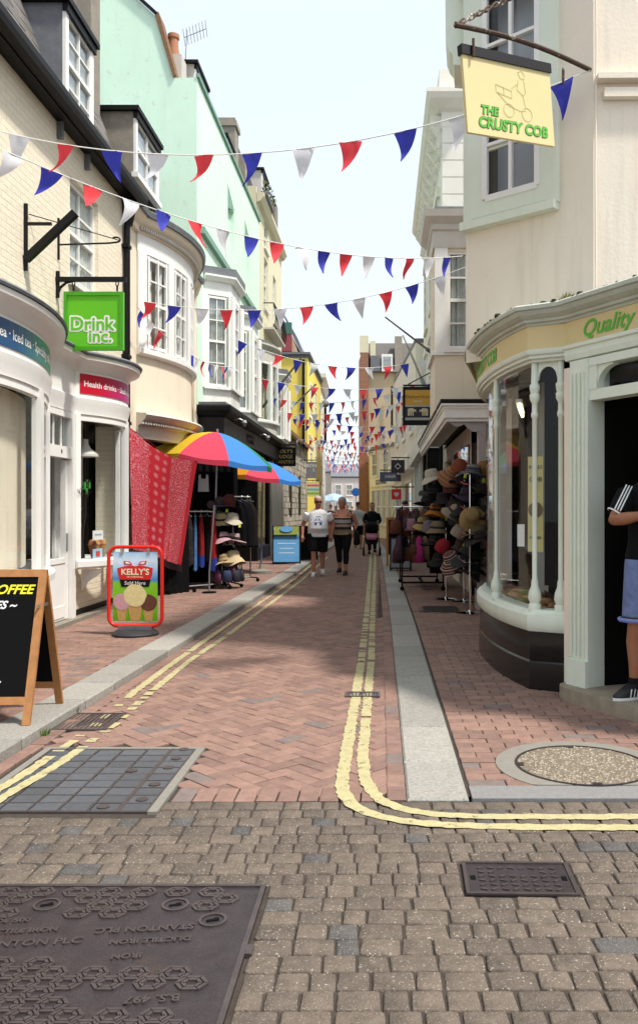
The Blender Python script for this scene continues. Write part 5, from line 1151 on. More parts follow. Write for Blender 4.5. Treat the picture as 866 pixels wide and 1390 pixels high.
# ================================================================== right 3: ornate white stucco building
r3 = thing('stucco_building', 'ornate white stucco building with scrolled cornice brackets', 'building', (4, 25, 0))
yS = 20.95; xs = 1.48; zt = 11.6
MB().bx(xs + .02, 8, yS, yS + .1, 0, zt - .2).bx(xs, xs + .1, yS + .101, 31, 0, zt - .2).bx(xs + .1, 8, 30.9, 31, 0, zt - .2).bx(xs, 8, yS, 31, zt - .2, zt - .1).build('wall', M['stucco'], r3)
for k_ in range(14): 
    z_ = 5.9 + .42*k_
    if z_ < zt - .7: MB().bx(xs - .02, 8, yS - .03, yS - .001, z_ + .012, z_ + .408).build('rusticated_course', M['stucco'], r3)
MB().sweep([(xs, 31), (xs, yS), (3.5, yS)], [(0, zt - .7), (.04, zt - .68), (.06, zt - .5), (.03, zt - .48), (.03, zt - .3), (0, zt - .3)], -1).build('frieze', M['stucco'], r3)
MB().sweep([(xs, 31), (xs, yS - .03), (2.2, yS - .03)], [(0, zt - .3), (.12, zt - .26), (.34, zt - .12), (.42, zt), (.42, zt + .1), (.1, zt + .12), (.1, zt + .7), (0, zt + .7)], -1).build('cornice', M['stucco'], r3)
for k_ in range(12):
    y_ = yS + .15 + k_*.8; mb = MB()
    prof = [(0, zt - .32), (.30, zt - .32), (.33, zt - .5), (.24, zt - .62), (.12, zt - .8), (.16, zt - 1.0), (.10, zt - 1.2), (0, zt - 1.3)]
    mb.slab([(xs - o_, y_, z_) for o_, z_ in prof], (0, .22, 0)); mb.lathe([(.10, -.13), (.10, .13)], 12, (xs - .22, y_ + .11, zt - .48), Matrix.Rotation(R(90), 4, 'X')); mb.lathe([(.06, -.13), (.06, .13)], 10, (xs - .11, y_ + .11, zt - 1.08), Matrix.Rotation(R(90), 4, 'X'))
    mb.build('scroll_bracket', M['stucco'], r3)
for k_ in range(3):
    for zz in (7.6, 4.6):
        y_ = yS + 1.2 + k_*3; MB().bx(xs - .10, xs - .001, y_ - .15, y_ + 1.35, zz + 2.0, zz + 2.25).bx(xs - .08, xs - .001, y_ - .15, y_ + 1.35, zz - .15, zz).build('window_surround', M['stucco'], r3); window(r3, (xs - .02, y_), (0, 1), (-1, 0), 0, 1.2, zz, zz + 2.0, 2, 4, inset=.0, sill=False, curtain=None, glass='glass_dark')
MB().bx(.95, xs - .001, 21.1, 30.8, 3.0, 3.5).build('shop_fascia', M['white'], r3)
for y_ in (21.2, 23.3, 25.4, 27.5, 29.6): MB().bx(1.1, xs - .001, y_, y_ + .3, 0, 3.0).build('shop_post', M['black'] if y_ < 24 else M['white'], r3)
MB().bx(1.3, 1.31, 21.5, 29.6, .5, 3.0).build('shop_window', M['glass_dark'], r3); MB().bx(2.2, 2.3, 21.2, 30.7, 0, 3).build('room', M['dark_int'], r3)
MB().tube([(xs - .06, 20.8, 7.0), (xs - .06, 20.8, .2)], .05, 8).box((xs - .08, 20.8, 6.9), (.2, .2, .3)).build('downpipe', M['black'], r3)

tf = MB(); q = random.Random(88)
for _ in range(140):
    a = q.uniform(0, 6.28); l = q.uniform(.03, .10); bx_, by_ = 1.47 + q.uniform(-.07, .07), 6.66 + q.uniform(-.05, .05); tf.add([(bx_ - .006, by_, 3.07), (bx_ + .006, by_, 3.07), (bx_ + math.cos(a)*l*.4, by_ + math.sin(a)*l*.4, 3.07 + l)], [(0, 1, 2)])
tt = thing('moss_tuft', 'yellow green moss tuft growing on the bakery cornice', 'moss', (1.47, 6.66, 3.07)); tf.build('blades', mat('yellow_moss', (.22, .21, .03), .9, .4, 40), tt)

# ================================================================== far end of the street
def simple_house(name, label, poly, h, m, wins=(), roofm='lead', parapet=None, cat='building'):
    """wins: (p, u, n, list of (u0,u1,z0,z1))"""
    cx = sum(p[0] for p in poly)/len(poly); cy = sum(p[1] for p in poly)/len(poly); t_ = thing(name, label, cat, (cx, cy, 0))
    MB().prism(poly, 0, h).build('wall', M[m], t_); MB().prism([(cx + (p[0]-cx)*1.01, cy + (p[1]-cy)*1.005) for p in poly], h, h + .15).build('roof', M[roofm], t_)
    for (o_, u_, n_, ls) in wins:
        for (a0, a1, z0_, z1_) in ls: window(t_, o_, u_, n_, a0, a1, z0_, z1_, 2, 2, inset=-.03, fw=.09, curtain=None, glass='glass_dark')
    return t_
# low stone building with tiled roof
st = thing('stone_building', 'low rubble stone building with mossy tiled eaves', 'building', (-6, 38, 0))
MB().bx(-9, -3.95, 33.0, 43.6, 0, 4.6).build('wall', M['joint'], st)
mb = MB(); q = random.Random(17); z = 0
while z < 4.5:
    hh = q.uniform(.18, .32); y = 33.0
    while y < 43.5:
        L = q.uniform(.3, .7); mb.bx(-3.95, -3.90 + q.uniform(-.02, .02), y + .012, min(y + L, 43.6) - .012, z + .01, z + hh - .01); y += L
    x = -6.5
    while x < -3.93:
        L = q.uniform(.25, .5); mb.bx(x + .01, min(x + L, -3.92) - .01, 32.93 + q.uniform(-.02, .02), 33.0, z + .01, z + hh - .01); x += L
    z += hh
mb.build('rubble_stone', M['stone_isl'], st)['kind'] = 'stuff'
MB().slab([(-3.6, 32.8, 4.45), (-3.6, 32.8, 4.6), (-6.5, 32.8, 7.0), (-6.5, 32.8, 6.85)], (0, 10.9, 0)).build('roof', M['tile'], st)
for y_ in (35.2, 39.0): MB().bx(-3.92, -3.885, y_, y_ + 1.0, 1.2, 3.0).build('window', M['black'], st)
# yellow house, its tan mansard, and white houses further up
yh = simple_house('yellow_house', 'bright yellow rendered house with dark downpipe', [(-9, 43.7), (-3.9, 43.7), (-3.9, 53), (-9, 53)], 9.3, 'yellow', [((-3.9, 43.7), (0, 1), (1, 0), [(1.0, 2.2, 6.4, 8.2), (4, 5.2, 6.4, 8.2), (1.0, 2.2, 3.6, 5.4), (4, 5.2, 3.6, 5.4)])])
MB().tube([(-4.1, 43.62, 9.2), (-4.1, 43.62, .2)], .07, 8).build('downpipe', M['black'], yh)
MB().bx(-9, -3.75, 43.55, 53.2, 9.46, 9.58).build('eaves', M['lead'], yh)
th = thing('tan_gabled_house', 'buff brick gable end with grey mansard behind the yellow house', 'building', (-8, 48, 0))
MB().slab([(-9, 44.2, 9.4), (-4.35, 44.2, 9.4), (-4.7, 44.2, 10.4), (-5.3, 44.2, 11.6), (-9, 44.2, 12.2)], (0, 5, 0)).build('wall', M['tan'], th)
MB().slab([(-4.30, 44.4, 9.65), (-4.65, 44.4, 10.4), (-5.25, 44.4, 11.7), (-5.2, 44.4, 11.75), (-4.5, 44.4, 10.5), (-4.2, 44.4, 9.65)], (0, 4.6, 0)).build('roof', M['lead'], th)
MB().bx(-5.25, -4.75, 44.0, 44.19, 9.7, 10.6).build('shutter', cm((.30, .06, .07), .7), th); MB().bx(-5.25, -4.75, 43.98, 44.19, 10.6, 11.2).build('shutter', cm((.06, .16, .13), .7), th)
wh = simple_house('white_house', 'white bow fronted house beyond the yellow house', [(-9, 53.1), (-3.95, 53.1), (-4.1, 60), (-9, 60)], 9.9, 'stucco', [((-3.95, 53.1), (-.02, 1), (1, 0), [(1.0, 2.4, 6.2, 8.6), (3.8, 5.2, 6.2, 8.6), (1.0, 2.4, 3.2, 5.4), (3.8, 5.2, 3.2, 5.4)])])
MB().sweep([(-5, 53.0), (-3.9, 53.0), (-4.05, 60)], [(0, 9.2), (.1, 9.3), (.35, 9.7), (.35, 9.95), (0, 9.95)], -1).build('cornice', M['stucco'], wh)
simple_house('white_house', 'pale house at the bend with its gable to the street', [(-12, 60.1), (-4.3, 60.1), (-5.2, 74), (-12, 74)], 8.2, 'stucco', [((-4.3, 60.1), (-.065, 1), (1, 0), [(1.0, 2.4, 5.2, 7), (4.8, 6.2, 5.2, 7), (8, 9.4, 5.2, 7)])])
gl_ = thing('globe_lamp', 'round grey globe lamp high on the white house corner', 'lamp', P(441, 600, 52)); c_ = P(441.6, 548, 52); mb = MB().lathe([(0, -.24), (.14, -.19), (.22, -.09), (.24, 0), (.22, .09), (.14, .19), (0, .24)], 14, c_, cap=False); mb.build('globe', M['lead'], gl_, smooth=True); MB().tube([c_ - Vector((0, 0, .24)), c_ - Vector((0, 0, 2.4))], .08, 8).build('post', M['black'], gl_)
# houses closing the view
q = random.Random(23); xx = -26.0
labs = ['cream terrace house closing the far view', 'pale grey terrace house closing the far view', 'white terrace house closing the far view under the bunting', 'low buff house closing the far view', 'tall pale house at the end of the street', 'white gabled house at the end of the street', 'narrow cream house at the far bend', 'grey roofed house at the far bend']
k_ = 0
while xx < 2 and k_ < 8:
    w_ = q.uniform(3.2, 4.6); h_ = q.uniform(5.2, 8.0); y_ = 118 + q.uniform(-3, 3)
    hs_ = simple_house('terrace_house', labs[k_], [(xx, y_), (xx + w_ - .05, y_), (xx + w_ - .05, y_ + 8), (xx, y_ + 8)], h_, q.choice(('stucco', 'cream2', 'old_white', 'stucco')), [((xx, y_), (1, 0), (0, -1), [(.5, 1.4, 3.4, 4.9), (2.0, 2.9, 3.4, 4.9), (.5, 2.9, .6, 2.6)])]); tag(hs_, group='terrace across the far end')
    MB().slab([(xx - .1, y_ - .2, h_ + .15), (xx + w_, y_ - .2, h_ + .15), (xx + w_, y_ + 4, h_ + 2.0), (xx - .1, y_ + 4, h_ + 2.0)], (0, 0, .1)).build('roof', M['lead'], hs_); xx += w_; k_ += 1
# ---- right side beyond the stucco building: frontage bending left
r4 = simple_house('white_shop_house', 'white shop house with hanging signs beyond the stucco building', [(1.2, 31.1), (6, 31.1), (6, 41), (.55, 41)], 7.6, 'stucco', [((1.2, 31.1), (-.0655, 1), (-1, 0), [(1, 2.2, 4.4, 6.4), (4.2, 5.4, 4.4, 6.4), (7.4, 8.6, 4.4, 6.4), (1, 4, .5, 2.6), (5, 8.6, .5, 2.6)])])
MB().sweep([(.55, 41), (1.2, 31.1)], [(0, 2.9), (.3, 2.95), (.35, 3.4), (.3, 3.5), (0, 3.5)], -1).build('shop_fascia', M['white'], r4)
tw = thing('buff_tower_house', 'tall buff brick house with red brick edge and grey dormer roof', 'building', (0, 52, 0))
Yt = 48.0; X0 = (487-520)/1150*Yt; X1 = (500-520)/1150*Yt; X2 = 1.6
MB().bx(X1, X2, Yt + .3, 58, 0, P(0, 504, Yt).z).build('wall', M['tan'], tw)
MB().slab([(X0, Yt, 0), (X1, Yt, 0), (X1, Yt, P(0, 478, Yt).z), (X0 + .15, Yt, P(0, 478, Yt).z), (X0, Yt, P(0, 490, Yt).z)], (0, 1.0, 0)).build('brick_pier', M['red_brick'], tw)
zt_ = P(0, 504, Yt).z
MB().bx(X0 + .05, X0 + .55, Yt + .02, Yt + .9, P(0, 478, Yt).z, P(0, 455, Yt).z).bx(X0 + .65, X1 + .4, Yt + .1, Yt + .9, P(0, 485, Yt).z, P(0, 462, Yt).z).build('chimney', M['cream2'], tw)
MB().slab([(X1 - .1, Yt + .1, zt_), (X2 + .1, Yt + .1, zt_), (X2 + .1, Yt + 1.6, P(0, 458, Yt).z), (X1 - .1, Yt + 1.6, P(0, 458, Yt).z)], (0, 4, .05)).build('roof', M['slate'], tw)
MB().bx(P(518, 0, Yt).x, P(533, 0, Yt).x, Yt + .05, Yt + 1, zt_ + .02, P(0, 480, Yt).z).build('dormer', M['white'], tw); ubox('pane', M['glass_dark'], tw, ((P(518, 0, Yt).x + P(533, 0, Yt).x)/2, Yt + .04, zt_ + .5), (.45, .02, .7)); MB().bx(P(503, 0, Yt).x, P(516, 0, Yt).x, Yt + .06, Yt + 1, zt_ + .02, P(0, 482, Yt).z).build('dormer', M['lead'], tw)
MB().bx(P(536, 0, Yt).x, P(546, 0, Yt).x, Yt + .2, Yt + 1.2, zt_ - .3, P(0, 455, Yt).z).build('chimney', M['stone'], tw)
MB().tube([P(532, 524, Yt), P(532, 580, Yt)], .07, 6).build('downpipe', M['black'], tw)
for i, (xa, za, zb) in enumerate(((505, 690, 575), (520, 690, 570), (534, 690, 565))): window(tw, (P(xa, 0, Yt).x, Yt + .28), (1, 0), (0, -1), 0, .5, 3.2, 4.9, 2, 3, inset=-.03, glass='glass_dark', curtain=None)
# white bow fronted shop in front of the tower house
wsb = thing('white_bow_shop', 'white shop with bay windows and lettered fascia below the buff house', 'building', (0, 46, 0))
MB().prism([(X1 + .05, 47.9), (X1 + .2, 45.2), (.62, 41.1), (2.5, 41.1), (2.5, 47.9)], 0, 4.6).build('wall', M['stucco'], wsb); MB().prism([(X1 - .05, 47.8), (X1 + .1, 45.0), (.55, 41.05), (2.5, 41.0), (2.5, 47.8)], 4.6, 4.75).build('roof', M['lead'], wsb)
sp_ = (X1 + .2, 45.2); ud = Vector((.62 - sp_[0], 41.1 - 45.2)); 
for a0, a1, z0_, z1_ in ((.3, 1.0, .7, 2.5), (1.3, 2.0, .7, 2.5), (2.3, 3.0, .7, 2.5), (3.3, 4.0, .7, 2.5), (.4, 1.3, 3.2, 4.4), (2.4, 3.3, 3.2, 4.4)): window(wsb, sp_, ud, (ud.normalized().y, -ud.normalized().x), a0, a1, z0_, z1_, 2, 2, inset=-.04, glass='glass_dark', curtain=None)
nn_ = Vector((ud.normalized().y, -ud.normalized().x)); un = ud.normalized()
fbd = MB().slab([(sp_[0] + nn_.x*.06, sp_[1] + nn_.y*.06, 2.65), (sp_[0] + nn_.x*.06, sp_[1] + nn_.y*.06, 3.1), (.62 + nn_.x*.06, 41.1 + nn_.y*.06, 3.1), (.62 + nn_.x*.06, 41.1 + nn_.y*.06, 2.65)], (-nn_.x*.05, -nn_.y*.05, 0)).build('fascia', M['white'], wsb)
put_text('lettering', 'CLOTHING', .36, M['charcoal'], wsb, Vector((sp_[0] + nn_.x*.08 + un.x*2.0, sp_[1] + nn_.y*.08 + un.y*2.0, 2.87)), (un.x, un.y, 0), depth=.004)
# signs on arms
def arm_sign(label, c, w, h, m, txt=(), mt='print_white', armx=None, border=None):
    t_ = thing('hanging_sign', label, 'sign', c); MB().box((0, 0, 0), (w, .05, h)).build('board', m, t_, False)
    if border: MB().box((0, .0, 0), (w + .06, .04, h + .06)).build('frame', border, t_, False)
    for (s, sz, lx, lz) in txt: put_text('lettering', s, sz, M[mt] if isinstance(mt, str) else mt, t_, Vector(c) + Vector((lx, -.029, lz)), (1, 0, 0), depth=.001)
    if armx is not None: MB().bar((c[0] - w/2, c[1], c[2] + h/2 + .08), (armx, c[1], c[2] + h/2 + .08), .04).bar((c[0], c[1], c[2] + h/2), (c[0], c[1], c[2] + h/2 + .08), .02).build('arm', M['iron'], t_) if armx > c[0] else MB().bar((armx, c[1], c[2] + h/2 + .08), (c[0] + w/2, c[1], c[2] + h/2 + .08), .04).bar((c[0], c[1], c[2] + h/2), (c[0], c[1], c[2] + h/2 + .08), .02).build('arm', M['iron'], t_)
    return t_
gold = cm((.50, .38, .14), .5)
arm_sign('black sign with gold capital letters beside the stone building', P(387, 620, 27), .68, .60, M['black'], (("ROLY'S", .155, 0, .17), ('FUDGE', .155, 0, 0), ('PANTRY', .155, 0, -.17)), gold, -3.4)
arm_sign('grey hanging sign with pale lettering by the stone building', P(423, 638, 40), .52, .78, cm((.22, .22, .23)), (('BON', .22, 0, .2), ('S', .2, .1, 0)), 'print_white', -3.9)
arm_sign('multicoloured striped shop banner beyond the stone building', P(425, 664, 43), .6, .75, cm((.75, .72, .3)), (), 'print_white', -3.9)
s_ = [o for o in bpy.data.objects if o.name.startswith('hanging_sign')][-1]
for i, cc in enumerate(((.70, .12, .35), (.15, .50, .65), (.2, .5, .12))): MB().box((0, -.028, .2 - .2*i), (.6, .006, .09)).build('stripe', cm(cc), s_, False)
arm_sign('purple black square sign with a pale diamond emblem', P(540, 633, 30), .48, .46, cm((.03, .02, .035), .5), (), 'print_white', 1.2)
s_ = [o for o in bpy.data.objects if o.name.startswith('hanging_sign')][-1]
MB().box((0, -.028, 0), (.16, .006, .16), M=Matrix.Rotation(R(45), 4, 'Y')).build('emblem', M['print_white'], s_, False); MB().box((0, -.032, 0), (.12, .006, .12), M=Matrix.Rotation(R(45), 4, 'Y')).build('emblem_field', cm((.03, .02, .035), .5), s_, False)
s_ = arm_sign('red projecting ice cream flag with white heart swirl', P(538, 671, 30), .34, .36, cm((.80, .03, .03), .4), (), 'print_white', 1.2)
mb = MB()
for rr_ in (.03, .06, .085): mb.tube([(16/17*rr_*math.sin(s)**3, -.03, rr_*(13*math.cos(s) - 5*math.cos(2*s) - 2*math.cos(3*s) - math.cos(4*s))/17) for s in [i*2*math.pi/24 for i in range(25)]], .008, 4, False)
mb.build('emblem', M['print_white'], s_, False)
arm_sign('navy shop board on the white shop house', P(530, 647, 36), .9, .4, cm((.08, .10, .18), .5), (('HAIR', .2, 0, 0),), 'print_white', .9)
for lab, pa_, pb_ in (('dark flagpole rising from the white bay', P(408, 487, 30), P(357, 552, 26)), ('dark flagpole rising beside the yellow house', P(428, 522, 36), P(382, 566, 31))):
    fpo = thing('flagpole', lab, 'flagpole', pb_); MB().tube([pa_, pb_], [.03, .04], 8).build('pole', M['iron'], fpo); MB().lathe([(0, -.06), (.05, 0), (0, .06)], 8, pa_, cap=False).build('finial', M['iron'], fpo)
lp_ = thing('blue_road_sign', 'small round blue road sign near the far end', 'sign', P(483, 680, 60)); MB().lathe([(0, 0), (.3, 0), (.3, .03), (0, .03)], 18, P(483, 668, 60), Matrix.Rotation(R(90), 4, 'X'), cap=False).build('disc', cm((.02, .14, .55), .4), lp_); MB().tube([P(483, 668, 60) + Vector((0, .05, 0)), Vector((P(483, 668, 60).x, 60.05, 0))], .04, 6).build('post', M['steel'], lp_)

# ================================================================== bunting
FM = {}
def flag_mesh(c, v):
    q_ = random.Random(v*7 + 1); n = 6; mb = MB(); W_, H_ = .205, .30; vs = []; tw_ = q_.uniform(-.15, .15); cl_ = q_.uniform(.01, .06); ph = q_.uniform(0, 6)
    for j in range(n + 1):
        f = j/n; hw = W_/2*(1 - f) + .004
        for i in range(5):
            x_ = -hw + 2*hw*i/4; vs.append((x_ + f*f*tw_*.8, cl_*math.sin(f*3.0 + ph)*f*1.6 + x_*tw_*3*f + .008*math.sin(i*1.7 + f*5 + ph), -f*H_*(1 - abs(tw_)*.4)))
    return mb.add(vs, [(j*5 + i, j*5 + i + 1, (j+1)*5 + i + 1, (j+1)*5 + i) for j in range(n) for i in range(4)]).mesh('pennant', M['flag_' + c], smooth=True)
for c in 'rbw':
    for v in range(9): FM[(c, v)] = flag_mesh(c, v)
qf = random.Random(77)
def bunting(label, a, b, sag, start='r', step=.40, first=.15, scale=1.0, order='rbw'):
    """cord from a to b hanging by sag, pennants in red blue white order"""
    a, b = Vector(a), Vector(b); root = thing('bunting', label, 'bunting', a, group='bunting strung across the street')
    L = (b - a).length; n = 24; f = lambda t: a.lerp(b, t) - Vector((0, 0, sag*4*t*(1-t)))
    MB().tube([f(i/n) for i in range(n+1)], .006, 5).build('cord', M['rope'], root)
    k = order.index(start); s = first
    while s < L - .1:
        t = s/L; p = f(t); d = (f(min(1, t + .01)) - f(max(0, t - .01))).normalized()
        o = link('pennant', FM[(order[k % 3], qf.randrange(9))], root); yaw = math.atan2(d.y, d.x) + qf.uniform(-.25, .25); pitch = -math.asin(d.z)
        o.rotation_euler = (qf.uniform(-.25, .25), pitch + qf.uniform(-.06, .06), yaw); o.location = p; o.scale = (scale,)*3
        s += step*qf.uniform(.93, 1.07); k += 1
    return root
# cords: ends on the facades
bunting('bunting cord crossing in front, tied to the rusty sign bracket', (-4.15, 8.3, 5.27), P(801, 95, 7.4), .52, 'b', .472, .19)
bunting('bunting cord falling from the drinks shop wall to the hooded shop', (-3.95, 7.7, 4.95), P(628, 347, 12.9), .42, 'r', .405, .16, order='rwb')
bunting('bunting cord from the bow house window to the cream upper bay', (-3.6, 12.9, 4.62), P(632, 362, 12.8), .34, 'r', .40, .05)
bunting('short bunting cord beside the white curved bow window', (-3.75, 12.9, 4.55), (-3.3, 18.7, 4.62), .28, 'b', .42, .25)
bunting('bunting cord from the green building bay to the elephant sign', (-3.3, 18.7, 5.25), (1.3, 19.5, 5.0), .45, 'b', .40, .2)
zz = [(-3.35, 22, 4.9, 1.45, 21.5, 4.7), (1.45, 21.5, 4.8, -3.4, 26, 4.9), (-3.45, 27, 4.6, 1.4, 25, 4.9), (1.4, 25.5, 4.9, -3.5, 31, 4.8), (-3.9, 32, 5.2, 1.2, 30.5, 4.6), (1.2, 31, 4.7, -3.9, 36, 4.5), (-3.9, 37, 5.3, .9, 35, 4.8), (.9, 36, 5.0, -3.9, 42, 4.6), (-3.9, 44, 5.4, .5, 41, 4.8), (.4, 42, 4.5, -3.9, 49, 5.2), (-3.9, 50, 5.4, -.7, 47, 4.9), (-.8, 48.5, 4.8, -3.9, 57, 5.2), (-4, 58, 5.2, -.9, 55, 5.0), (-.9, 57, 5.0, -4.3, 64, 5.0), (-4.4, 66, 5.2, -1.5, 62, 5.0), (-1.6, 64, 4.9, -4.8, 72, 5.0), (-5, 76, 5.4, -1.8, 70, 5.2)]
places = ['above the second white bay', 'from the stucco building to the black shopfront', 'over the black gold lettered sign', 'towards the pale yellow house', 'before the stone building', 'over the striped banner', 'level with the yellow house', 'crossing before the yellow downpipe', 'above the white bow shop', 'over the lettered white fascia', 'beside the red brick edge', 'before the white bow fronted house', 'under the globe lamp', 'past the globe lamp', 'at the start of the bend', 'inside the bend', 'deep in the bend', 'beyond the bend', 'before the far terrace', 'closest to the far terrace']
for i, z_ in enumerate(zz): bunting('distant bunting cord ' + places[i], z_[:3], z_[3:], qf.uniform(.2, .5), 'rbw'[i % 3], .42 if i < 12 else .5, qf.uniform(.1, .4), 1.0 if i < 12 else 1.15)

# ================================================================== street furniture and stalls
# ---- chalkboard by the kerb
def a_board(name, label, loc, rz, w, h, spread, frame, panel, bar=.045, legs=.10, text=(), back=True):
    t_ = thing(name, label, 'sandwich board', loc, rz); L = math.hypot(h, spread/2); an = math.atan2(spread/2, h)
    for side, nm in ((-1, 'front_panel'), (1, 'back_panel')):
        M_ = Matrix.Translation((0, side*spread/2, 0)) @ Matrix.Rotation(side*an, 4, 'X')
        fr = MB(); T = lambda p: M_ @ Vector(p)
        for (cx, cz, a, b) in ((-w/2 + bar/2, L/2, bar, L), (w/2 - bar/2, L/2, bar, L), (0, L - bar/2, w - 2*bar, bar), (0, legs + bar/2, w - 2*bar, bar)):
            fr.box(T((cx, 0, cz)), (a, .026, b), M=Matrix.Rotation(side*an, 4, 'X'))
        pn = MB().box(T((0, 0, (legs + bar + L - bar)/2)), (w - 2*bar, .010, L - 2*bar - legs), M=Matrix.Rotation(side*an, 4, 'X')).build(nm, panel, t_, False)
        fr.build('frame', frame, pn, False)
        if side < 0:
            for (s, sz, lx, lz, mt, al, sh) in text:
                me = text_mesh(s, sz, mt, .0008, .0022, sh, al); me.transform(M_ @ basis((1, 0, 0), (0, 0, 1), (0, -1, 0), (lx, -.007, lz))); link('lettering', me, t_, False)
    MB().bar((w/2 - .02, -.13, h*.76), (w/2 - .02, .13, h*.76), .008, .022).build('stay', M['steel'], t_, False)
    return t_
chalk_y = mat('yellow_chalk', (.80, .76, .03), .7, .1, 30); chalk_w = mat('white_chalk', (.75, .75, .73), .8, .1, 30)
a_board('chalkboard', 'wooden framed chalkboard sign with yellow and white lettering by the kerb', (-2.62, 5.72, ZL + .012), R(2), .70, .975, .62, M['wood'], M['black_matt'], .05, .13,
    (('LOVELY COFFEE', .088, .27, .885, chalk_y, 'RIGHT', .28), ('BEVERAGES ~', .075, .17, .78, chalk_w, 'RIGHT', .32), ('AMERICANO', .075, .03, .44, chalk_w, 'RIGHT', .2), ('ICED', .075, .02, .345, chalk_w, 'RIGHT', .2), ('HOT CHOCOLATE', .075, .12, .25, chalk_w, 'RIGHT', .3)))
# ---- ice cream pavement sign
t = thing('pavement_sign', 'red framed swinging ice cream sign on a black base', 'sign', (-2.76, 9.44, ZL), R(-2)); w, h, zb = .60, .88, .10
mb = MB(); ring = []; rc = .10
for cx, cz, a0 in ((w/2 - rc, zb + h - rc, 0), (-w/2 + rc, zb + h - rc, 90), (-w/2 + rc, zb + rc, 180), (w/2 - rc, zb + rc, 270)):
    ring += [(cx + rc*math.cos(R(a0 + s*15)), 0, cz + rc*math.sin(R(a0 + s*15))) for s in range(7)]
mb.tube(ring + [ring[0]], .02, 10, False); mb.build('frame', mat('red_powder_coat', (.72, .02, .012), .3, .03), t, False, smooth=True)
pw, ph, pz = .50, .77, zb + .055
pic = bpy.data.materials.new('meadow_print'); pic.use_nodes = True; nt_ = pic.node_tree; b_ = nt_.nodes['Principled BSDF']; b_.inputs['Roughness'].default_value = .25
tc = nt_.nodes.new('ShaderNodeTexCoord'); sp = nt_.nodes.new('ShaderNodeSeparateXYZ'); nt_.links.new(tc.outputs['Object'], sp.inputs[0]); nz = nt_.nodes.new('ShaderNodeTexNoise'); nz.inputs['Scale'].default_value = 9; nt_.links.new(tc.outputs['Object'], nz.inputs['Vector'])
ma = nt_.nodes.new('ShaderNodeMath'); ma.operation = 'MULTIPLY_ADD'; nt_.links.new(nz.outputs['Fac'], ma.inputs[0]); ma.inputs[1].default_value = .10; nt_.links.new(sp.outputs['Z'], ma.inputs[2])
mr = nt_.nodes.new('ShaderNodeMapRange'); nt_.links.new(ma.outputs[0], mr.inputs[0]); mr.inputs[1].default_value = pz + .05; mr.inputs[2].default_value = pz + ph + .05
cr = nt_.nodes.new('ShaderNodeValToRGB'); nt_.links.new(mr.outputs[0], cr.inputs[0]); el = cr.color_ramp.elements
el[0].position = 0; el[0].color = (*hexc('#5c9a10'), 1); el[1].position = 1; el[1].color = (*hexc('#a9cdf0'), 1)
for ps, cc in ((.30, '#79b81e'), (.55, '#7fbf2a'), (.60, '#4c86c8'), (.72, '#8fbdea'), (.86, '#d5e6f6')):
    e_ = el.new(ps); e_.color = (*hexc(cc), 1)
nt_.links.new(cr.outputs[0], b_.inputs['Base Color'])
MB().bx(-pw/2, pw/2, -.006, .006, pz, pz + ph).build('poster', pic, t, False)
for sx in (-1, 1): MB().bx(sx*.15 - .015, sx*.15 + .015, -.014, .014, pz + ph - .03, zb + h + .01).build('clip', M['steel'], t, False)
def flat(name, poly, y, m, th=.003): return MB().slab([(a, y, b) for a, b in poly], (0, -th, 0)).build(name, m, t, False)
cz_ = pz + .49; red_l = cm((.66, .02, .015), .35); 
flat('badge', [(-.20, .10), (-.14, .115), (-.05, .13), (0, .12), (.05, .13), (.14, .115), (.20, .10), (.19, .02), (.17, -.03), (-.17, -.03), (-.19, .02)][::-1] and [(a, b + cz_) for a, b in [(-.20, .10), (-.14, .115), (-.05, .13), (0, .12), (.05, .13), (.14, .115), (.20, .10), (.19, .02), (.17, -.03), (-.17, -.03), (-.19, .02)]], -.0065, red_l)
flat('ribbon', [(a, b + cz_) for a, b in [(-.175, -.028), (.175, -.028), (.155, -.11), (-.155, -.11)]], -.0068, M['black'])
for sx in (-1, 1): flat('crest', [(sx*a, b + cz_) for a, b in [(.03, .135), (.06, .175), (.13, .18), (.12, .14)]], -.0066, red_l); flat('crest', [(sx*a, b + cz_) for a, b in [(.05, .148), (.08, .170), (.115, .168), (.10, .148)]], -.0098, M['print_white'])
for s, sz, lz, mt in (("KELLY'S", .094, .055, cm((.80, .76, .55), .5)), ('OF CORNWALL', .026, .0, cm((.80, .76, .55), .5)), ('Sold Here', .058, -.068, M['print_white'])):
    me = text_mesh(s, sz, mt, .001, .0022 if sz > .07 else .0, 0); me.transform(basis((1, 0, 0), (0, 0, 1), (0, -1, 0), (0, -.0105, cz_ + lz))); link('lettering', me, t, False)
def scoop(cx, cz, r, m, cone):
    flat('cone', [(cx - r*.72, cz - r*.3), (cx + r*.72, cz - r*.3), (cx + r*.42, pz + .005), (cx - r*.42, pz + .005)], -.0065, cone, .002)
    q_ = random.Random(int(r*1000)); flat('scoop', [(cx + r*(1 + q_.uniform(-.05, .05))*math.cos(s), cz + r*(1 + q_.uniform(-.05, .05))*math.sin(s)) for s in [i*2*math.pi/22 for i in range(22)]], -.0095 if r > .1 else -.0085, m, .002)
wf = mat('wafer', (.58, .34, .11), .6, .25, 40)
scoop(-.15, pz + .215, .095, mat('strawberry', (.66, .36, .40), .6, .3, 60, stain=(.5, .06, .10), stain_amt=.15, stain_scale=40), wf); scoop(.15, pz + .205, .095, mat('chocolate', (.16, .05, .025), .6, .45, 60), wf); scoop(0, pz + .285, .128, mat('vanilla', (.78, .66, .32), .6, .18, 30), wf)
MB().lathe([(0, 0), (.25, 0), (.255, .02), (.22, .05), (.14, .06), (.0, .062)], 24, cap=False).build('base', mat('black_rubber_base', (.03, .03, .035), .6, .15), t, False, smooth=AUTO)
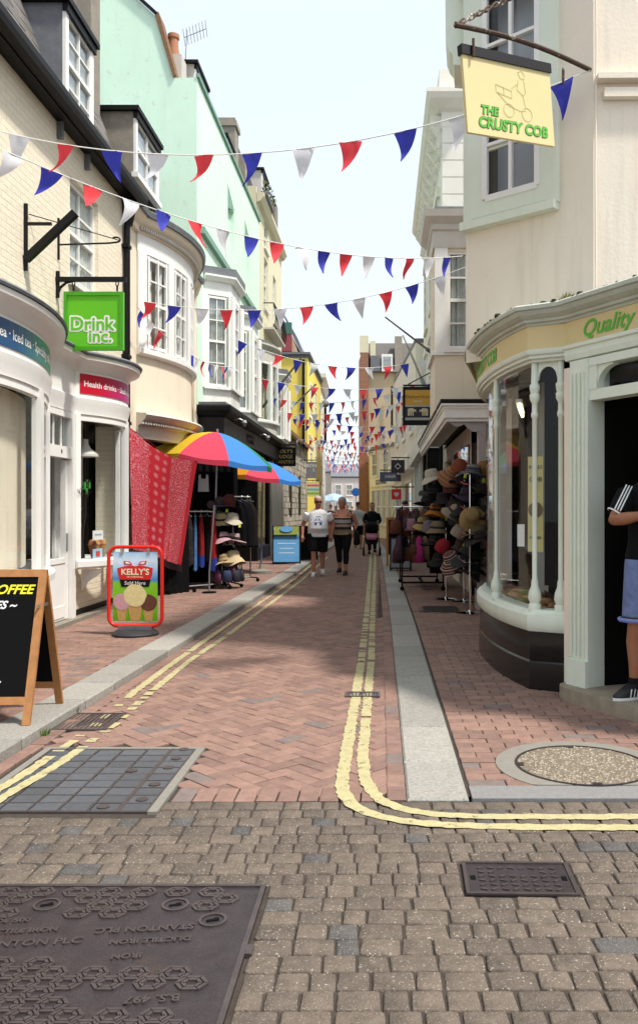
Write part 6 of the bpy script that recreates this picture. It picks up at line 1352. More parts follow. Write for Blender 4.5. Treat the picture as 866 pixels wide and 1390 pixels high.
MB().bx(-.19, .19, -.03, .03, .05, .10).build('foot_bar', M['lead'], t, False)
# ---- batik cloth hung up beside the stall
cl = thing('hanging_cloth', 'red batik cloth with white flower print hung beside the parasol stall', 'cloth', P(215, 760, 13.6))
NU, NV = 48, 44; vs = []; q = random.Random(3)
TL, TR, BR_, BL = P(175.5, 580, 12.5), P(268, 626, 13.9), P(246, 768, 14.0), P(180, 745, 12.6)
for j in range(NV + 1):
    v = j/NV
    for i in range(NU + 1):
        u = i/NU; top = TL.lerp(TR, u); bot = BL.lerp(BR_, u); p = top.lerp(bot, v) - Vector((0, 0, .14*math.sin(math.pi*u)*(1-v)))
        fold = .05*math.sin(u*17 + v*1.3)*(.3 + .7*v) + .025*math.sin(u*39 + 2 + v*3)*v + .03*math.sin(v*4 + u*3)
        vs.append(p + Vector((fold*.3, -fold, 0)))
me = bpy.data.meshes.new('cloth'); me.from_pydata([tuple(p) for p in vs], [], [(j*(NU+1) + i, j*(NU+1) + i + 1, (j+1)*(NU+1) + i + 1, (j+1)*(NU+1) + i) for j in range(NV) for i in range(NU)])
uvl = me.uv_layers.new(name='uv')
for lp in me.loops: k_ = lp.vertex_index; uvl.data[lp.index].uv = ((k_ % (NU+1))/NU, 1 - (k_ // (NU+1))/NV)
me.polygons.foreach_set('use_smooth', [True]*len(me.polygons))
bt = bpy.data.materials.new('red_batik'); bt.use_nodes = True; n_ = bt.node_tree; N = n_.nodes.new; L = n_.links.new; b_ = n_.nodes['Principled BSDF']; b_.inputs['Roughness'].default_value = .8
uv = N('ShaderNodeUVMap'); uv.uv_map = 'uv'; mp = N('ShaderNodeMapping'); mp.inputs['Scale'].default_value = (1.0, 1.5, 1); L(uv.outputs[0], mp.inputs[0]); su = N('ShaderNodeSeparateXYZ'); L(uv.outputs[0], su.inputs[0])
def mth(op, a, b=None):
    x = N('ShaderNodeMath'); x.operation = op
    for i, c in ((0, a), (1, b)):
        if c is None: continue
        if isinstance(c, (int, float)): x.inputs[i].default_value = c
        else: L(c, x.inputs[i])
    return x.outputs[0]
v1 = N('ShaderNodeTexVoronoi'); v1.inputs['Scale'].default_value = 8; v1.inputs['Randomness'].default_value = .15; L(mp.outputs[0], v1.inputs['Vector'])
sub = N('ShaderNodeVectorMath'); sub.operation = 'SUBTRACT'
L(mp.outputs[0], sub.inputs[0]); L(v1.outputs['Position'], sub.inputs[1]); s3 = N('ShaderNodeSeparateXYZ'); L(sub.outputs[0], s3.inputs[0]); ang = mth('ARCTAN2', s3.outputs['Y'], s3.outputs['X']); pet = mth('COSINE', mth('MULTIPLY', ang, 8.0))
star = mth('LESS_THAN', v1.outputs['Distance'], mth('ADD', mth('MULTIPLY', pet, .13), .20)); star = mth('MULTIPLY', star, mth('GREATER_THAN', v1.outputs['Distance'], .07))
v2 = N('ShaderNodeTexVoronoi'); v2.feature = 'DISTANCE_TO_EDGE'; v2.inputs['Scale'].default_value = 34; L(mp.outputs[0], v2.inputs['Vector']); lace = mth('LESS_THAN', v2.outputs['Distance'], .06)
band = mth('ADD', mth('LESS_THAN', su.outputs['X'], .27), mth('MULTIPLY', mth('GREATER_THAN', su.outputs['X'], .60), mth('LESS_THAN', su.outputs['X'], .92))); mid = mth('MULTIPLY', mth('GREATER_THAN', su.outputs['X'], .28), mth('LESS_THAN', su.outputs['X'], .59))
fac = mth('ADD', mth('MULTIPLY', mth('MULTIPLY', lace, band), .62), mth('MULTIPLY', mth('MULTIPLY', star, mid), .6))
x = N('ShaderNodeMix'); x.data_type = 'RGBA'; L(fac, x.inputs[0]); x.inputs[6].default_value = (.42, .004, .016, 1); x.inputs[7].default_value = (.62, .34, .40, 1); L(x.outputs[2], b_.inputs['Base Color'])
me.materials.append(bt); link('cloth', me, cl)
fr = MB()
for i in range(40):
    u = i/39; p = BL.lerp(BR_, u) + Vector((0, -.05*math.sin(u*17 + 1.3), 0)); fr.box(p - Vector((0, 0, .05)), (.012, .006, .12))
fr.build('fringe', cm((.03, .008, .012)), cl)['kind'] = 'stuff'
MB().tube([TL, TL.lerp(TR, .5) - Vector((0, 0, .13)), TR], .004, 5).build('cord', cm((.3, .01, .02)), cl)
# ---- parasols over the stall
def parasol(label, loc, rad, rim, top, cols, rz0=0, tiltv=(0, 0)):
    t_ = thing('parasol', label, 'parasol', loc); n = len(cols); Rm = Matrix.Rotation(tiltv[0], 4, 'X') @ Matrix.Rotation(tiltv[1], 4, 'Y')
    T = lambda p: Vector((0, 0, rim)) + Rm @ Vector((p[0], p[1], p[2] - rim))
    for k in range(n):
        a0, a1 = rz0 + 2*math.pi*k/n, rz0 + 2*math.pi*(k+1)/n; vs = []; m_ = 8; s_ = 6
        for i in range(m_ + 1):
            f = i/m_; z = rim + (top - rim)*(1 - f**1.7)
            for j in range(s_ + 1):
                g_ = j/s_; a = a0 + (a1-a0)*g_; sag = .06*f*math.sin(math.pi*g_); rr_ = rad*f*(1 - .05*math.sin(math.pi*g_)); vs.append(T((rr_*math.cos(a), rr_*math.sin(a), z - sag*.6)))
        for j in range(s_ + 1):
            g_ = j/s_; a = a0 + (a1-a0)*g_; rr_ = rad*(1 - .05*math.sin(math.pi*g_))*1.005; vs.append(T((rr_*math.cos(a), rr_*math.sin(a), rim - .10 - .02*math.sin(math.pi*g_))))
        MB().add(vs, [(i*(s_+1) + j, i*(s_+1) + j + 1, (i+1)*(s_+1) + j + 1, (i+1)*(s_+1) + j) for i in range(m_ + 1) for j in range(s_)]).build('canopy_panel', cols[k], t_, False, smooth=AUTO)
        MB().tube([T((rad*math.cos(a0), rad*math.sin(a0), rim - .012)), T((rad*.5*math.cos(a0), rad*.5*math.sin(a0), rim + (top-rim)*(1-.5**1.7) - .03)), T((0, 0, top - .04))], .008, 5).build('rib', M['white'], t_, False)
    MB().tube([(0, 0, .02), T((0, 0, top + .06))], .022, 10).build('pole', M['steel'], t_, False); MB().lathe([(0, 0), (.25, 0), (.25, .06), (.05, .10), (.03, .2)], 18, cap=False).build('base', M['concrete'], t_, False)
    return t_
fl = lambda n, c: flagmat(n, c)
cY, cRd, cBl, cGr, cOr, cPk = fl('canopy_yellow', (.80, .55, .03)), fl('canopy_red', (.70, .04, .06)), fl('canopy_blue', (.06, .28, .78)), fl('canopy_green', (.02, .26, .10)), fl('canopy_orange', (.75, .30, .02)), fl('canopy_pink', (.74, .06, .12))
parasol('large rainbow parasol over the clothes stall, the nearer one', (-3.06, 15.3, ZL), 1.10, 2.33, 2.80, [cOr, cBl, cGr, cRd, cY, cPk, cBl, cGr], R(25), (R(2), R(8)))
parasol('rainbow parasol half hidden behind the nearer one', (-2.68, 18.6, ZL), .92, 2.14, 2.48, [cBl, cGr, cY, cRd, cGr, cOr, cPk, cBl], R(-12), (R(2), R(7)))
# ---- hanging garments
def garment(label, c, w, h, m, rz=0, d=.07, hem=None, group='garments on the stall rails'):
    q_ = random.Random(int((c[0]*131 + c[1]*37 + c[2]*17)*100)); t_ = thing('garment', label, 'garment', c, rz, group); N_ = 14; R_ = 9; vs = []
    ph = q_.uniform(0, 6)
    for j in range(R_ + 1):
        f = j/R_; ww = w*(.30 + .62*min(1, f*5)) * (1 + .35*f)
        for i in range(N_):
            a = 2*math.pi*i/N_; fold = 1 + .38*math.sin(5*a + ph + f*1.2)*min(1, f*2)
            vs.append((ww/2*math.cos(a)*(1 + .05*math.sin(5*a + ph)), d*(.4 + .6*min(1, f*3))*math.sin(a)*fold, -f*h - .02*math.sin(a*3)*f))
    fs = [(j*N_ + i, j*N_ + (i+1) % N_, (j+1)*N_ + (i+1) % N_, (j+1)*N_ + i) for j in range(R_) for i in range(N_)] + [tuple(range(N_))]
    MB().add(vs, fs).build('fabric', m, t_, False, smooth=True)
    if hem is not None: MB().add([(x_*1.02, y_*1.05, z_) for (x_, y_, z_) in vs[-3*N_:]], [(j*N_ + i, j*N_ + (i+1) % N_, (j+1)*N_ + (i+1) % N_, (j+1)*N_ + i) for j in range(2) for i in range(N_)]).build('hem', hem, t_, False, smooth=True)
    MB().tube([(-w*.35, 0, -.03), (0, 0, .01), (w*.35, 0, -.03)], .006, 5).tube([(0, 0, .01), (0, 0, .05), (.02, 0, .07), (.0, 0, .09)], .004, 4).build('hanger', M['steel'], t_, False)
    return t_
def rail(label, a, b, z, loc_wheels=True):
    t_ = thing('clothes_rail', label, 'clothes rail', (a[0], a[1], ZL)); a_, b_ = Vector((*a, 0)), Vector((*b, 0)); up = Vector((0, 0, z))
    MB().tube([a_ + up, b_ + up], .014, 8).build('top_bar', M['chrome'], t_)
    for p in (a_, b_):
        MB().tube([p + Vector((0, 0, .12)), p + up], .014, 8).build('upright', M['chrome'], t_); d = (b_ - a_).normalized(); s = Vector((-d.y, d.x, 0))*.24
        MB().tube([p + s + Vector((0, 0, .13)), p - s + Vector((0, 0, .13))], .013, 6).build('foot', M['black'], t_)
        for sg in (1, -1):
            c = p + s*sg; MB().lathe([(.02, -.014), (.035, -.01), (.035, .01), (.02, .014)], 12, (c.x, c.y, .035 + ZL), Matrix.Rotation(R(90), 4, 'X')).box((c.x, c.y, .09), (.02, .02, .08)).build('castor', M['black_matt'], t_)
    MB().tube([a_ + Vector((0, 0, .14)), b_ + Vector((0, 0, .14))], .012, 6).build('lower_bar', M['steel'], t_); return t_
rail('wheeled clothes rail under the nearer parasol', (-3.36, 14.45), (-2.86, 15.0), 1.42)
rail('tall clothes rail against the bow house wall', (-3.75, 13.9), (-3.70, 17.0), 2.0)
rail('second wheeled clothes rail behind the hats', (-3.2, 16.0), (-2.6, 16.6), 1.7)
dk = [cm((.006, .006, .007), .95, var=.4, scale=30, spec=.1), cm((.014, .006, .008), .95, var=.4, scale=25, spec=.1), cm((.008, .008, .012), .95, var=.4, scale=20, spec=.1), cm((.02, .018, .017), .95, var=.5, scale=30, spec=.1)]
redg, blueg = cm((.30, .006, .008), .9, var=.5, scale=9), cm((.08, .20, .42), .9, var=.4, scale=14)
floral = mat('floral_print', (.012, .010, .010), .9, .2, 10, stain=(.30, .20, .15), stain_amt=.12, stain_scale=26)
gl_list = [('brown floral dress first on the wheeled rail', floral, 0), ('pale blue skirt second on the wheeled rail', blueg, 0), ('long red skirt with blue hem on the wheeled rail', redg, 1), ('black wrap skirt between the red ones', dk[0], 0), ('long scarlet skirt with blue hem beside the steel pole', redg, 1), ('navy dress at the end of the wheeled rail', dk[2], 0)]
for i, (lb, mt_, hm) in enumerate(gl_list):
    f = (i + .5)/6; garment(lb, (-3.36 + .50*f, 14.45 + .55*f, 1.36), (.12, .06, .09, .12, .13, .12)[i], (.86, .95, .90, .8, .97, .8)[i], mt_, R(10 + 12*(i % 3)), .05, cm((.012, .03, .22), .9) if hm else None)
for i in range(14):
    f = i/13; garment(['black dress', 'plum black top', 'navy black coat', 'charcoal shawl'][i % 4] + ' among the dark clothes on the tall rail', (-3.72 + .02*f + .05*(i % 2), 13.95 + 3.0*f, 1.93), .46, 1.45 - .2*(i % 3), dk[i % 4], R(70), .07)
for i in range(6):
    f = (i + .5)/6; garment(['black', 'grey', 'maroon', 'jet black', 'navy', 'charcoal'][i] + ' top on the rail behind the hat carousel', (-3.2 + .6*f, 16.0 + .6*f, 1.64), .40, .9, [dk[0], cm((.25, .25, .26)), dk[1], dk[0], dk[2], dk[3]][i], R(-20), .06)
t = thing('garment', 'pale grey vest hanging high under the parasol', 'garment', P(276, 645, 14.4), 0, 'garments on the stall rails'); MB().slab([(-.08, 0, 0), (-.05, 0, .02), (-.04, 0, -.06), (.04, 0, -.06), (.05, 0, .02), (.08, 0, 0), (.09, 0, -.28), (-.09, 0, -.28)], (0, .04, 0)).build('fabric', cm((.28, .29, .30)), t, False)
# black sheet added to give the stall's rear its deep shade
t = thing('stall_shade_sheet', 'added black sheet for the shade at the rear of the clothes stall', 'cloth', (-3.4, 17.4, ZL)); mb = MB(); N_ = 30
mb.add([(-3.9 + .9*i/N_, 17.45 + .03*math.sin(i*1.3), .1) for i in range(N_+1)] + [(-3.9 + .9*i/N_, 17.45 + .02*math.sin(i*1.3), 2.5) for i in range(N_+1)], [(i, i+1, N_+2+i, N_+1+i) for i in range(N_)]); mb.build('cloth', M['black_matt'], t)
# ---- hats
HM = {}
def hat_mesh(kind, m, seed=0):
    q_ = random.Random(seed + hash(kind) % 7 if False else seed); n = 22
    pf = {'bucket': [(.165, -.035), (.16, -.03), (.115, .03), (.098, .035), (.095, .10), (.075, .135), (0, .145)], 'wide': [(.21, -.015), (.205, -.005), (.12, .012), (.092, .016), (.09, .09), (.08, .118), (.0, .125)], 'floppy': [(.19, -.075), (.185, -.07), (.13, .01), (.10, .03), (.098, .10), (.07, .13), (0, .14)], 'beanie': [(.10, -.03), (.105, -.02), (.105, .05), (.09, .11), (.05, .145), (0, .155)]}[kind]
    mb = MB(); vs = []; ph = q_.uniform(0, 6)
    for k, (r_, z_) in enumerate(pf):
        for i in range(n):
            a = 2*math.pi*i/n; wob = .018*math.sin(2*a + ph) + .012*math.sin(3*a + ph*2); br = max(0, (r_ - .11)/.1); vs.append((r_*math.cos(a)*(1 + .04*math.sin(3*a + ph)), r_*math.sin(a)*.94, z_ + wob*br*1.6))
    N_ = len(pf); fs = [(i*n + k, i*n + (k+1) % n, (i+1)*n + (k+1) % n, (i+1)*n + k) for i in range(N_-1) for k in range(n)]
    mb.add(vs, fs); me = mb.mesh('hat', m, smooth=True); return me
def band_mesh(m): return MB().lathe([(.101, .030), (.103, .034), (.101, .062), (.098, .064)], 22, cap=False).mesh('band', m, smooth=True)
def stripe_mat(name, cols, scale=1.0, axis='Z', noise=.0, off=10.0):
    m_ = bpy.data.materials.new(name); m_.use_nodes = True; t_ = m_.node_tree; b = t_.nodes['Principled BSDF']; b.inputs['Roughness'].default_value = .9; b.inputs['Specular IOR Level'].default_value = .2
    tc_ = t_.nodes.new('ShaderNodeTexCoord'); s_ = t_.nodes.new('ShaderNodeSeparateXYZ'); t_.links.new(tc_.outputs['Object'], s_.inputs[0]); mr_ = t_.nodes.new('ShaderNodeMath'); mr_.operation = 'MULTIPLY_ADD'; mr_.inputs[1].default_value = scale; mr_.inputs[2].default_value = off; t_.links.new(s_.outputs[axis], mr_.inputs[0])
    nz_ = t_.nodes.new('ShaderNodeTexNoise'); nz_.inputs['Scale'].default_value = 30; t_.links.new(tc_.outputs['Object'], nz_.inputs['Vector']); ad = t_.nodes.new('ShaderNodeMath'); ad.operation = 'MULTIPLY_ADD'; ad.inputs[1].default_value = noise; t_.links.new(nz_.outputs['Fac'], ad.inputs[0]); t_.links.new(mr_.outputs[0], ad.inputs[2])
    fr_ = t_.nodes.new('ShaderNodeMath'); fr_.operation = 'FRACT'; t_.links.new(ad.outputs[0], fr_.inputs[0]); cr_ = t_.nodes.new('ShaderNodeValToRGB'); cr_.color_ramp.interpolation = 'CONSTANT'; t_.links.new(fr_.outputs[0], cr_.inputs[0]); e = cr_.color_ramp.elements
    e[0].position = 0; e[0].color = (*cols[0][1], 1); e[1].position = cols[1][0]; e[1].color = (*cols[1][1], 1)
    for ps, cc in cols[2:]: k = e.new(ps); k.color = (*cc, 1)
    t_.links.new(cr_.outputs[0], b.inputs['Base Color']); return m_
hat_stripe1 = stripe_mat('grey_yellow_knit', [(0, (.06, .07, .10)), (.3, (.40, .28, .03)), (.4, (.10, .10, .13)), (.75, (.03, .03, .05))], 14); hat_stripe2 = stripe_mat('brown_cream_knit', [(0, (.10, .05, .04)), (.35, (.40, .34, .27)), (.55, (.07, .03, .03)), (.85, (.35, .22, .2))], 16); hat_stripe3 = stripe_mat('rust_stripe_knit', [(0, (.28, .12, .05)), (.4, (.10, .06, .08)), (.6, (.34, .16, .06))], 20)
hc = lambda c, **k: cm(c, .95, var=.4, scale=70, bump=.4, bscale=160, **k)
HATS = [('cream cotton bucket hat, topmost on the kerb side', 587, 646, 13.4, 'bucket', hc((.50, .45, .36)), 0, -.2), ('rust striped knitted floppy hat with turned brim', 612, 642, 12.9, 'floppy', hat_stripe3, .5, .45), ('rust knitted flower beret at the top', 623, 634, 12.6, 'beanie', hc((.22, .06, .025)), 0, .2), ('grey and yellow striped brimmed hat at the top', 642, 640, 11.8, 'wide', hat_stripe1, 0, .12), ('orange patterned cap by the pale post', 656, 638, 12.0, 'beanie', hc((.28, .13, .03)), 0, .1),
 ('black brimmed hat under the cream bucket hat', 588, 666, 13.4, 'wide', hc((.012, .012, .014)), 0, .1), ('maroon ribbed cap in the second row', 612, 662, 12.9, 'beanie', hc((.09, .02, .02)), 0, 0), ('dark purple brimmed hat in the second row', 634, 671, 12.2, 'wide', hc((.035, .02, .05)), 0, .05), ('dark maroon felt hat by the post', 657, 666, 11.9, 'wide', hc((.03, .012, .014)), 0, -.05),
 ('bright orange patterned hat in the third row', 592, 693, 13.3, 'bucket', hc((.42, .15, .015)), 0, .1), ('tan dotted cloche hat tipped sideways', 614, 695, 12.6, 'bucket', hc((.33, .26, .18)), .4, .65), ('ruffled straw flower hat facing out', 642, 698, 11.8, 'floppy', hc((.30, .20, .08)), 1.2, .1), ('black hat with drooping brim by the post', 658, 697, 11.9, 'floppy', hc((.012, .012, .012)), 0, .3),
 ('khaki mottled brimmed hat in the fourth row', 594, 717, 13.2, 'bucket', hc((.20, .15, .09)), 0, .05), ('small straw hat beside the accessory rack', 574, 711, 14.2, 'bucket', hc((.40, .28, .09)), 0, .1), ('beige speckled cap in the fourth row', 622, 722, 12.5, 'beanie', hc((.34, .27, .21)), .2, .5), ('olive flat brimmed hat in the fourth row', 650, 722, 11.8, 'wide', hc((.13, .11, .05)), 0, -.05), ('black hat with red edging low by the post', 655, 729, 11.6, 'wide', hc((.02, .012, .012)), 0, -.15),
 ('crimson knitted hat low on the stand', 600, 742, 13.0, 'beanie', hc((.30, .012, .02)), .3, .4), ('cream and brown striped knitted hat hung low', 614, 758, 12.3, 'floppy', hat_stripe2, .3, -.55), ('speckled grey beanie at the lower end', 657, 755, 12.1, 'beanie', hc((.17, .14, .13)), 1.0, .2), ('dark grey hat under the striped one', 634, 760, 12.1, 'wide', hc((.03, .03, .035)), .1, .1), ('lilac grey cap beside the khaki hat', 582, 716, 13.9, 'beanie', hc((.20, .17, .20)), 0, .1), ('black felt hat in the middle of the stand', 628, 704, 12.9, 'wide', hc((.012, .012, .014)), 0, 0), ('black bucket hat behind the orange hat', 602, 678, 13.2, 'bucket', hc((.015, .013, .013)), 0, 0), ('brown felt hat low between the stands', 627, 740, 12.7, 'bucket', hc((.05, .03, .02)), 0, .1)]
q = random.Random(50)
def place_hat(lb, c, kind, mt_, rx, ry, s=1.0, grp='hats on the chrome stands'):
    t_ = thing('hat', lb, 'hat', c, 0, grp); t_.rotation_euler = (rx, ry, q.uniform(-.4, .4)); t_.scale = (s,)*3
    link('shell', hat_mesh(kind, mt_, q.randrange(99)), t_, False)
    if kind in ('bucket', 'wide'): link('band', band_mesh(mt_ if q.random() < .4 else hc((.03, .02, .02))), t_, False)
    if q.random() < .35: MB().box((.12, -.10, -.06), (.035, .004, .05), R(20)).build('price_tag', cm((.55, .70, .04), .6), t_, False)
    return t_
for nm_, px_, py_, Y_, kd in (('black wool hat behind the top row', 600, 655, 13.6, 'bucket'), ('black straw hat behind the striped top hat', 630, 652, 12.7, 'wide'), ('black sun hat at the kerb edge of the second row', 580, 680, 14.0, 'wide'), ('dark brown hat behind the tan cloche', 620, 680, 13.1, 'bucket'), ('charcoal hat beside the straw flower hat', 630, 690, 12.4, 'floppy'), ('black cap behind the khaki hat', 606, 708, 13.5, 'bucket'), ('black floppy hat behind the speckled cap', 640, 715, 12.6, 'floppy'), ('black hat above the crimson one', 590, 735, 13.7, 'wide'), ('dark hat beside the striped low hat', 640, 742, 12.0, 'floppy'), ('black hat lowest at the kerb side', 596, 760, 13.5, 'bucket'), ('navy hat lowest beside the pole', 640, 772, 12.0, 'wide')):
    HATS.append((nm_, px_, py_, Y_, kd, hc((.012, .011, .012)) if 'brown' not in nm_ else hc((.04, .022, .014)), 0, .1))
for (lb, px_, py_, Y_, kind, mt_, rx, ry) in HATS: place_hat(lb, P(px_, py_ + 4, Y_), kind, mt_, rx, ry, 1.14)
def hat_stand(label, x, y, top, arms):
    t_ = thing('hat_stand', label, 'hat stand', (x, y, ZR)); MB().lathe([(0, 0), (.19, 0), (.19, .012), (.16, .022), (.03, .03), (.016, .05)], 28, cap=False).build('base', M['chrome'], t_, False, smooth=AUTO); MB().tube([(0, 0, .03), (0, 0, top)], .013, 10).build('pole', M['chrome'], t_, False)
    for z_, a_ in arms: MB().tube([(0, 0, z_ - .05), (.12*math.cos(a_), .12*math.sin(a_), z_ - .04), (.2*math.cos(a_), .2*math.sin(a_), z_)], .006, 5).build('arm', M['chrome'], t_, False)
arms = [(z_, a_) for z_ in (.75, 1.15, 1.5, 1.85) for a_ in (.3, 2.2, 4.2)]
hat_stand('chrome hat stand nearest the bow window', 1.21, 11.8, 2.0, arms); hat_stand('chrome hat stand in the middle of the three', 1.27, 13.3, 2.0, arms); hat_stand('chrome hat stand beside the accessory rack', 1.01, 13.6, 1.95, arms)
# hats on the left stall carousel
t = thing('hat_carousel', 'black wire carousel stacked with hats at the stall front', 'display stand', (-2.78, 15.1, ZL))
MB().tube([(0, 0, .1), (0, 0, 1.75)], .018, 8).build('pole', M['black'], t, False)
for z_ in (.42, .78, 1.12, 1.45):
    mb = MB()
    for r_ in (.12, .20, .27): mb.tube([(r_*math.cos(s), r_*math.sin(s), z_ - .02*(.27 - r_)) for s in [i*2*math.pi/20 for i in range(21)]], .005, 4, False)
    for i in range(6): mb.tube([(0, 0, z_ - .02), (.27*math.cos(i*1.047), .27*math.sin(i*1.047), z_)], .004, 4)
    mb.build('wire_tray', M['iron'], t, False)
for i in range(4): MB().tube([(0, 0, .12), (.26*math.cos(i*1.57 + .4), .26*math.sin(i*1.57 + .4), .05)], .014, 6).lathe([(.02, -.012), (.034, -.008), (.034, .008), (.02, .012)], 12, (.26*math.cos(i*1.57 + .4), .26*math.sin(i*1.57 + .4), .035), Matrix.Rotation(R(90), 4, 'X')).build('castor', M['black_matt'], t, False)
for (lb, dx, dy, z_, kind, c_) in (('straw sun hat at the bottom tray of the carousel', -.04, -.10, .48, 'wide', (.50, .37, .20)), ('natural straw hat leaning on the bottom tray', .12, -.05, .52, 'floppy', (.58, .46, .28)), ('pink felt hat on the second tray', -.05, -.12, .84, 'bucket', (.55, .33, .38)), ('dusty pink hat behind the pink felt one', .12, -.02, .84, 'wide', (.42, .30, .30)), ('olive cotton hat on the third tray', -.08, -.10, 1.18, 'bucket', (.36, .31, .17)), ('cream canvas hat on the third tray', .10, -.08, 1.18, 'bucket', (.55, .50, .40)), ('dark patterned cap on the top tray', .05, -.10, 1.50, 'beanie', (.10, .03, .03)), ('charcoal trilby on the top tray', -.10, -.06, 1.48, 'wide', (.06, .06, .07))):
    place_hat(lb, (-2.78 + dx, 15.1 + dy, ZL + z_), kind, hc(c_), q.uniform(-.2, .2), q.uniform(-.2, .2), 1.15, 'hats on the stall carousel')
for i in range(9):
    a_ = i*.7; c_ = ((.02, .02, .03), (.06, .06, .07), (.12, .03, .08), (.02, .03, .08))[i % 4]
    b_ = thing('handbag', '%s cloth bag hanging under the hat carousel' % ['black', 'grey', 'plum', 'navy'][i % 4], 'bag', (-2.78 + .26*math.cos(a_), 15.1 + .26*math.sin(a_), ZL + .12), a_ + 1.57, 'bags under the hat carousel'); MB().loft([((0, 0, 0), .06, .03), ((0, 0, .02), .085, .045), ((0, 0, .14), .08, .04), ((0, 0, .21), .06, .012)], 10).build('body', cm(c_, .8), b_, False, smooth=True); MB().tube([(-.04, 0, .2), (0, 0, .3), (.04, 0, .2)], .006, 5).build('strap', cm(c_, .8), b_, False)
# ---- accessory rack on the right pavement
t = thing('accessory_rack', 'wheeled black rack of bags and scarves beside the kerb', 'display rack', (.62, 15.4, ZR))
mb = MB()
for (x_, y_) in ((-.28, -.3), (.45, -.3), (-.28, 1.4), (.45, 1.4)): MB().tube([(x_, y_, .08), (x_, y_, 1.52)], .014, 8).build('upright', M['black'], t, False); MB().lathe([(.02, -.014), (.04, -.01), (.04, .01), (.02, .014)], 12, (x_, y_, .04), Matrix.Rotation(R(90), 4, 'X')).build('castor', M['black_matt'], t, False)
for z_ in (1.52, 1.0): 
    for x_ in (-.28, .08, .45): MB().tube([(x_, -.3, z_), (x_, 1.4, z_)], .011, 6).build('rail', M['chrome'] if z_ > 1.2 else M['black'], t, False)
for y_ in (-.3, .2, .8, 1.4): MB().tube([(-.42, y_, 1.5), (.5, y_, 1.5)], .009, 6).build('crossbar', M['chrome'], t, False)
MB().box((.08, -.2, .14), (.74, .04, .03)).box((.08, 1.2, .14), (.74, .04, .03)).box((.08, .5, .14), (.05, 1.4, .03)).build('base_frame', M['black_matt'], t, False); MB().box((.16, .85, .95), (.40, 1.0, .9)).build('shade_block', M['black_matt'], t, False)  # black block added inside the rack to imitate its shaded depth
words = ['magenta', 'floral', 'brown leather', 'black', 'rust', 'plum', 'tan', 'navy']; ccs = [(.40, .02, .18), None, (.10, .035, .015), (.010, .010, .011), (.14, .04, .018), (.07, .03, .055), (.20, .12, .06), (.02, .02, .05)]
q = random.Random(61)
for i in range(76):
    k_ = q.choice((1, 2, 2, 3, 3, 3, 4, 5, 6, 7)) if i > 7 else i; lv = i % 2; x_ = .62 + q.uniform(-.42, .46); y_ = 15.0 + (i // 2)*.022; z_ = (1.47 if lv else .98) + ZR; w_ = q.uniform(.12, .24); h_ = q.uniform(.28, .52)
    mt_ = cm(ccs[k_], .75, var=.4, scale=30) if ccs[k_] else mat('pink_floral', (.30, .16, .18), .8, .3, 20, stain=(.62, .42, .48), stain_amt=.12, stain_scale=30)
    if i % 3 == 0:
        b_ = thing('scarf', '%s scarf hanging on the %s rail of the accessory rack' % (words[k_], 'upper' if lv else 'lower'), 'scarf', (x_, y_, z_), q.uniform(-.6, .6), 'goods on the accessory rack'); MB().loft([((0, 0, 0), .02, .02), ((0, 0, -.06), w_*.3, .03), ((.01, 0, -h_*.6), w_*.42, .03), ((0, 0, -h_), w_*.5, .02)], 10).build('fabric', mt_, b_, False, smooth=True)
    else:
        b_ = thing('handbag', '%s bag hanging on the %s rail of the accessory rack' % (words[k_], 'upper' if lv else 'lower'), 'bag', (x_, y_, z_), q.uniform(-.6, .6), 'goods on the accessory rack'); MB().loft([((0, 0, -h_), w_*.42, .03), ((0, 0, -h_ + .02), w_*.55, .05), ((0, 0, -h_*.62), w_*.5, .045), ((0, 0, -h_*.45), w_*.42, .015)], 10).build('body', mt_, b_, False, smooth=True); MB().tube([(-w_*.35, 0, -h_*.48), (0, 0, .01), (w_*.35, 0, -h_*.48)], .007, 5).build('strap', mt_, b_, False)
# ---- other boards
tb = a_board('menu_board', 'blue lettered menu board with picture header beyond the stall', (-2.50, 21.9, ZL), R(8), .72, .98, .5, M['black'], cm((.10, .30, .55), .5), .03, .03, (('~~~~~~~~', .10, 0, .55, chalk_w, 'CENTER', 0), ('~~~~~~', .10, 0, .42, chalk_w, 'CENTER', 0), ('~~~~~~~', .10, 0, .30, chalk_w, 'CENTER', 0)))
MB().box((0, -.10, .86), (.64, .012, .22), M=Matrix.Rotation(-.25, 4, 'X')).build('picture_header', mat('fruit_picture', (.30, .36, .06), .5, .4, 12, stain=(.5, .12, .03), stain_amt=.2, stain_scale=9), tb, False); MB().lathe([(0, 0), (.14, 0), (.14, .006), (0, .006)], 18, (0, -.115, .90), Matrix.Rotation(R(75), 4, 'X') @ Matrix.Diagonal((1.2, .6, 1, 1)), cap=False).build('oval', cm((.10, .30, .55), .5), tb, False)
a_board('menu_board', 'black folded board standing behind the blue menu board', (-2.25, 23.4, ZL), R(20), .8, .95, .55, M['black'], M['black_matt'], .03, .03)
ab = a_board('poster_board', 'grey lettered board with wooden leg beside the accessory rack', (.42, 20.2, ZR), R(-5), .5, .78, .4, M['black'], cm((.20, .21, .23), .6), .03, .05, (('~~~~~~', .08, 0, .60, chalk_w, 'CENTER', 0), ('~~~~~', .07, 0, .48, chalk_w, 'CENTER', 0), ('~~~~~~', .07, 0, .36, chalk_w, 'CENTER', 0), ('~~~~~', .07, 0, .25, chalk_w, 'CENTER', 0)))
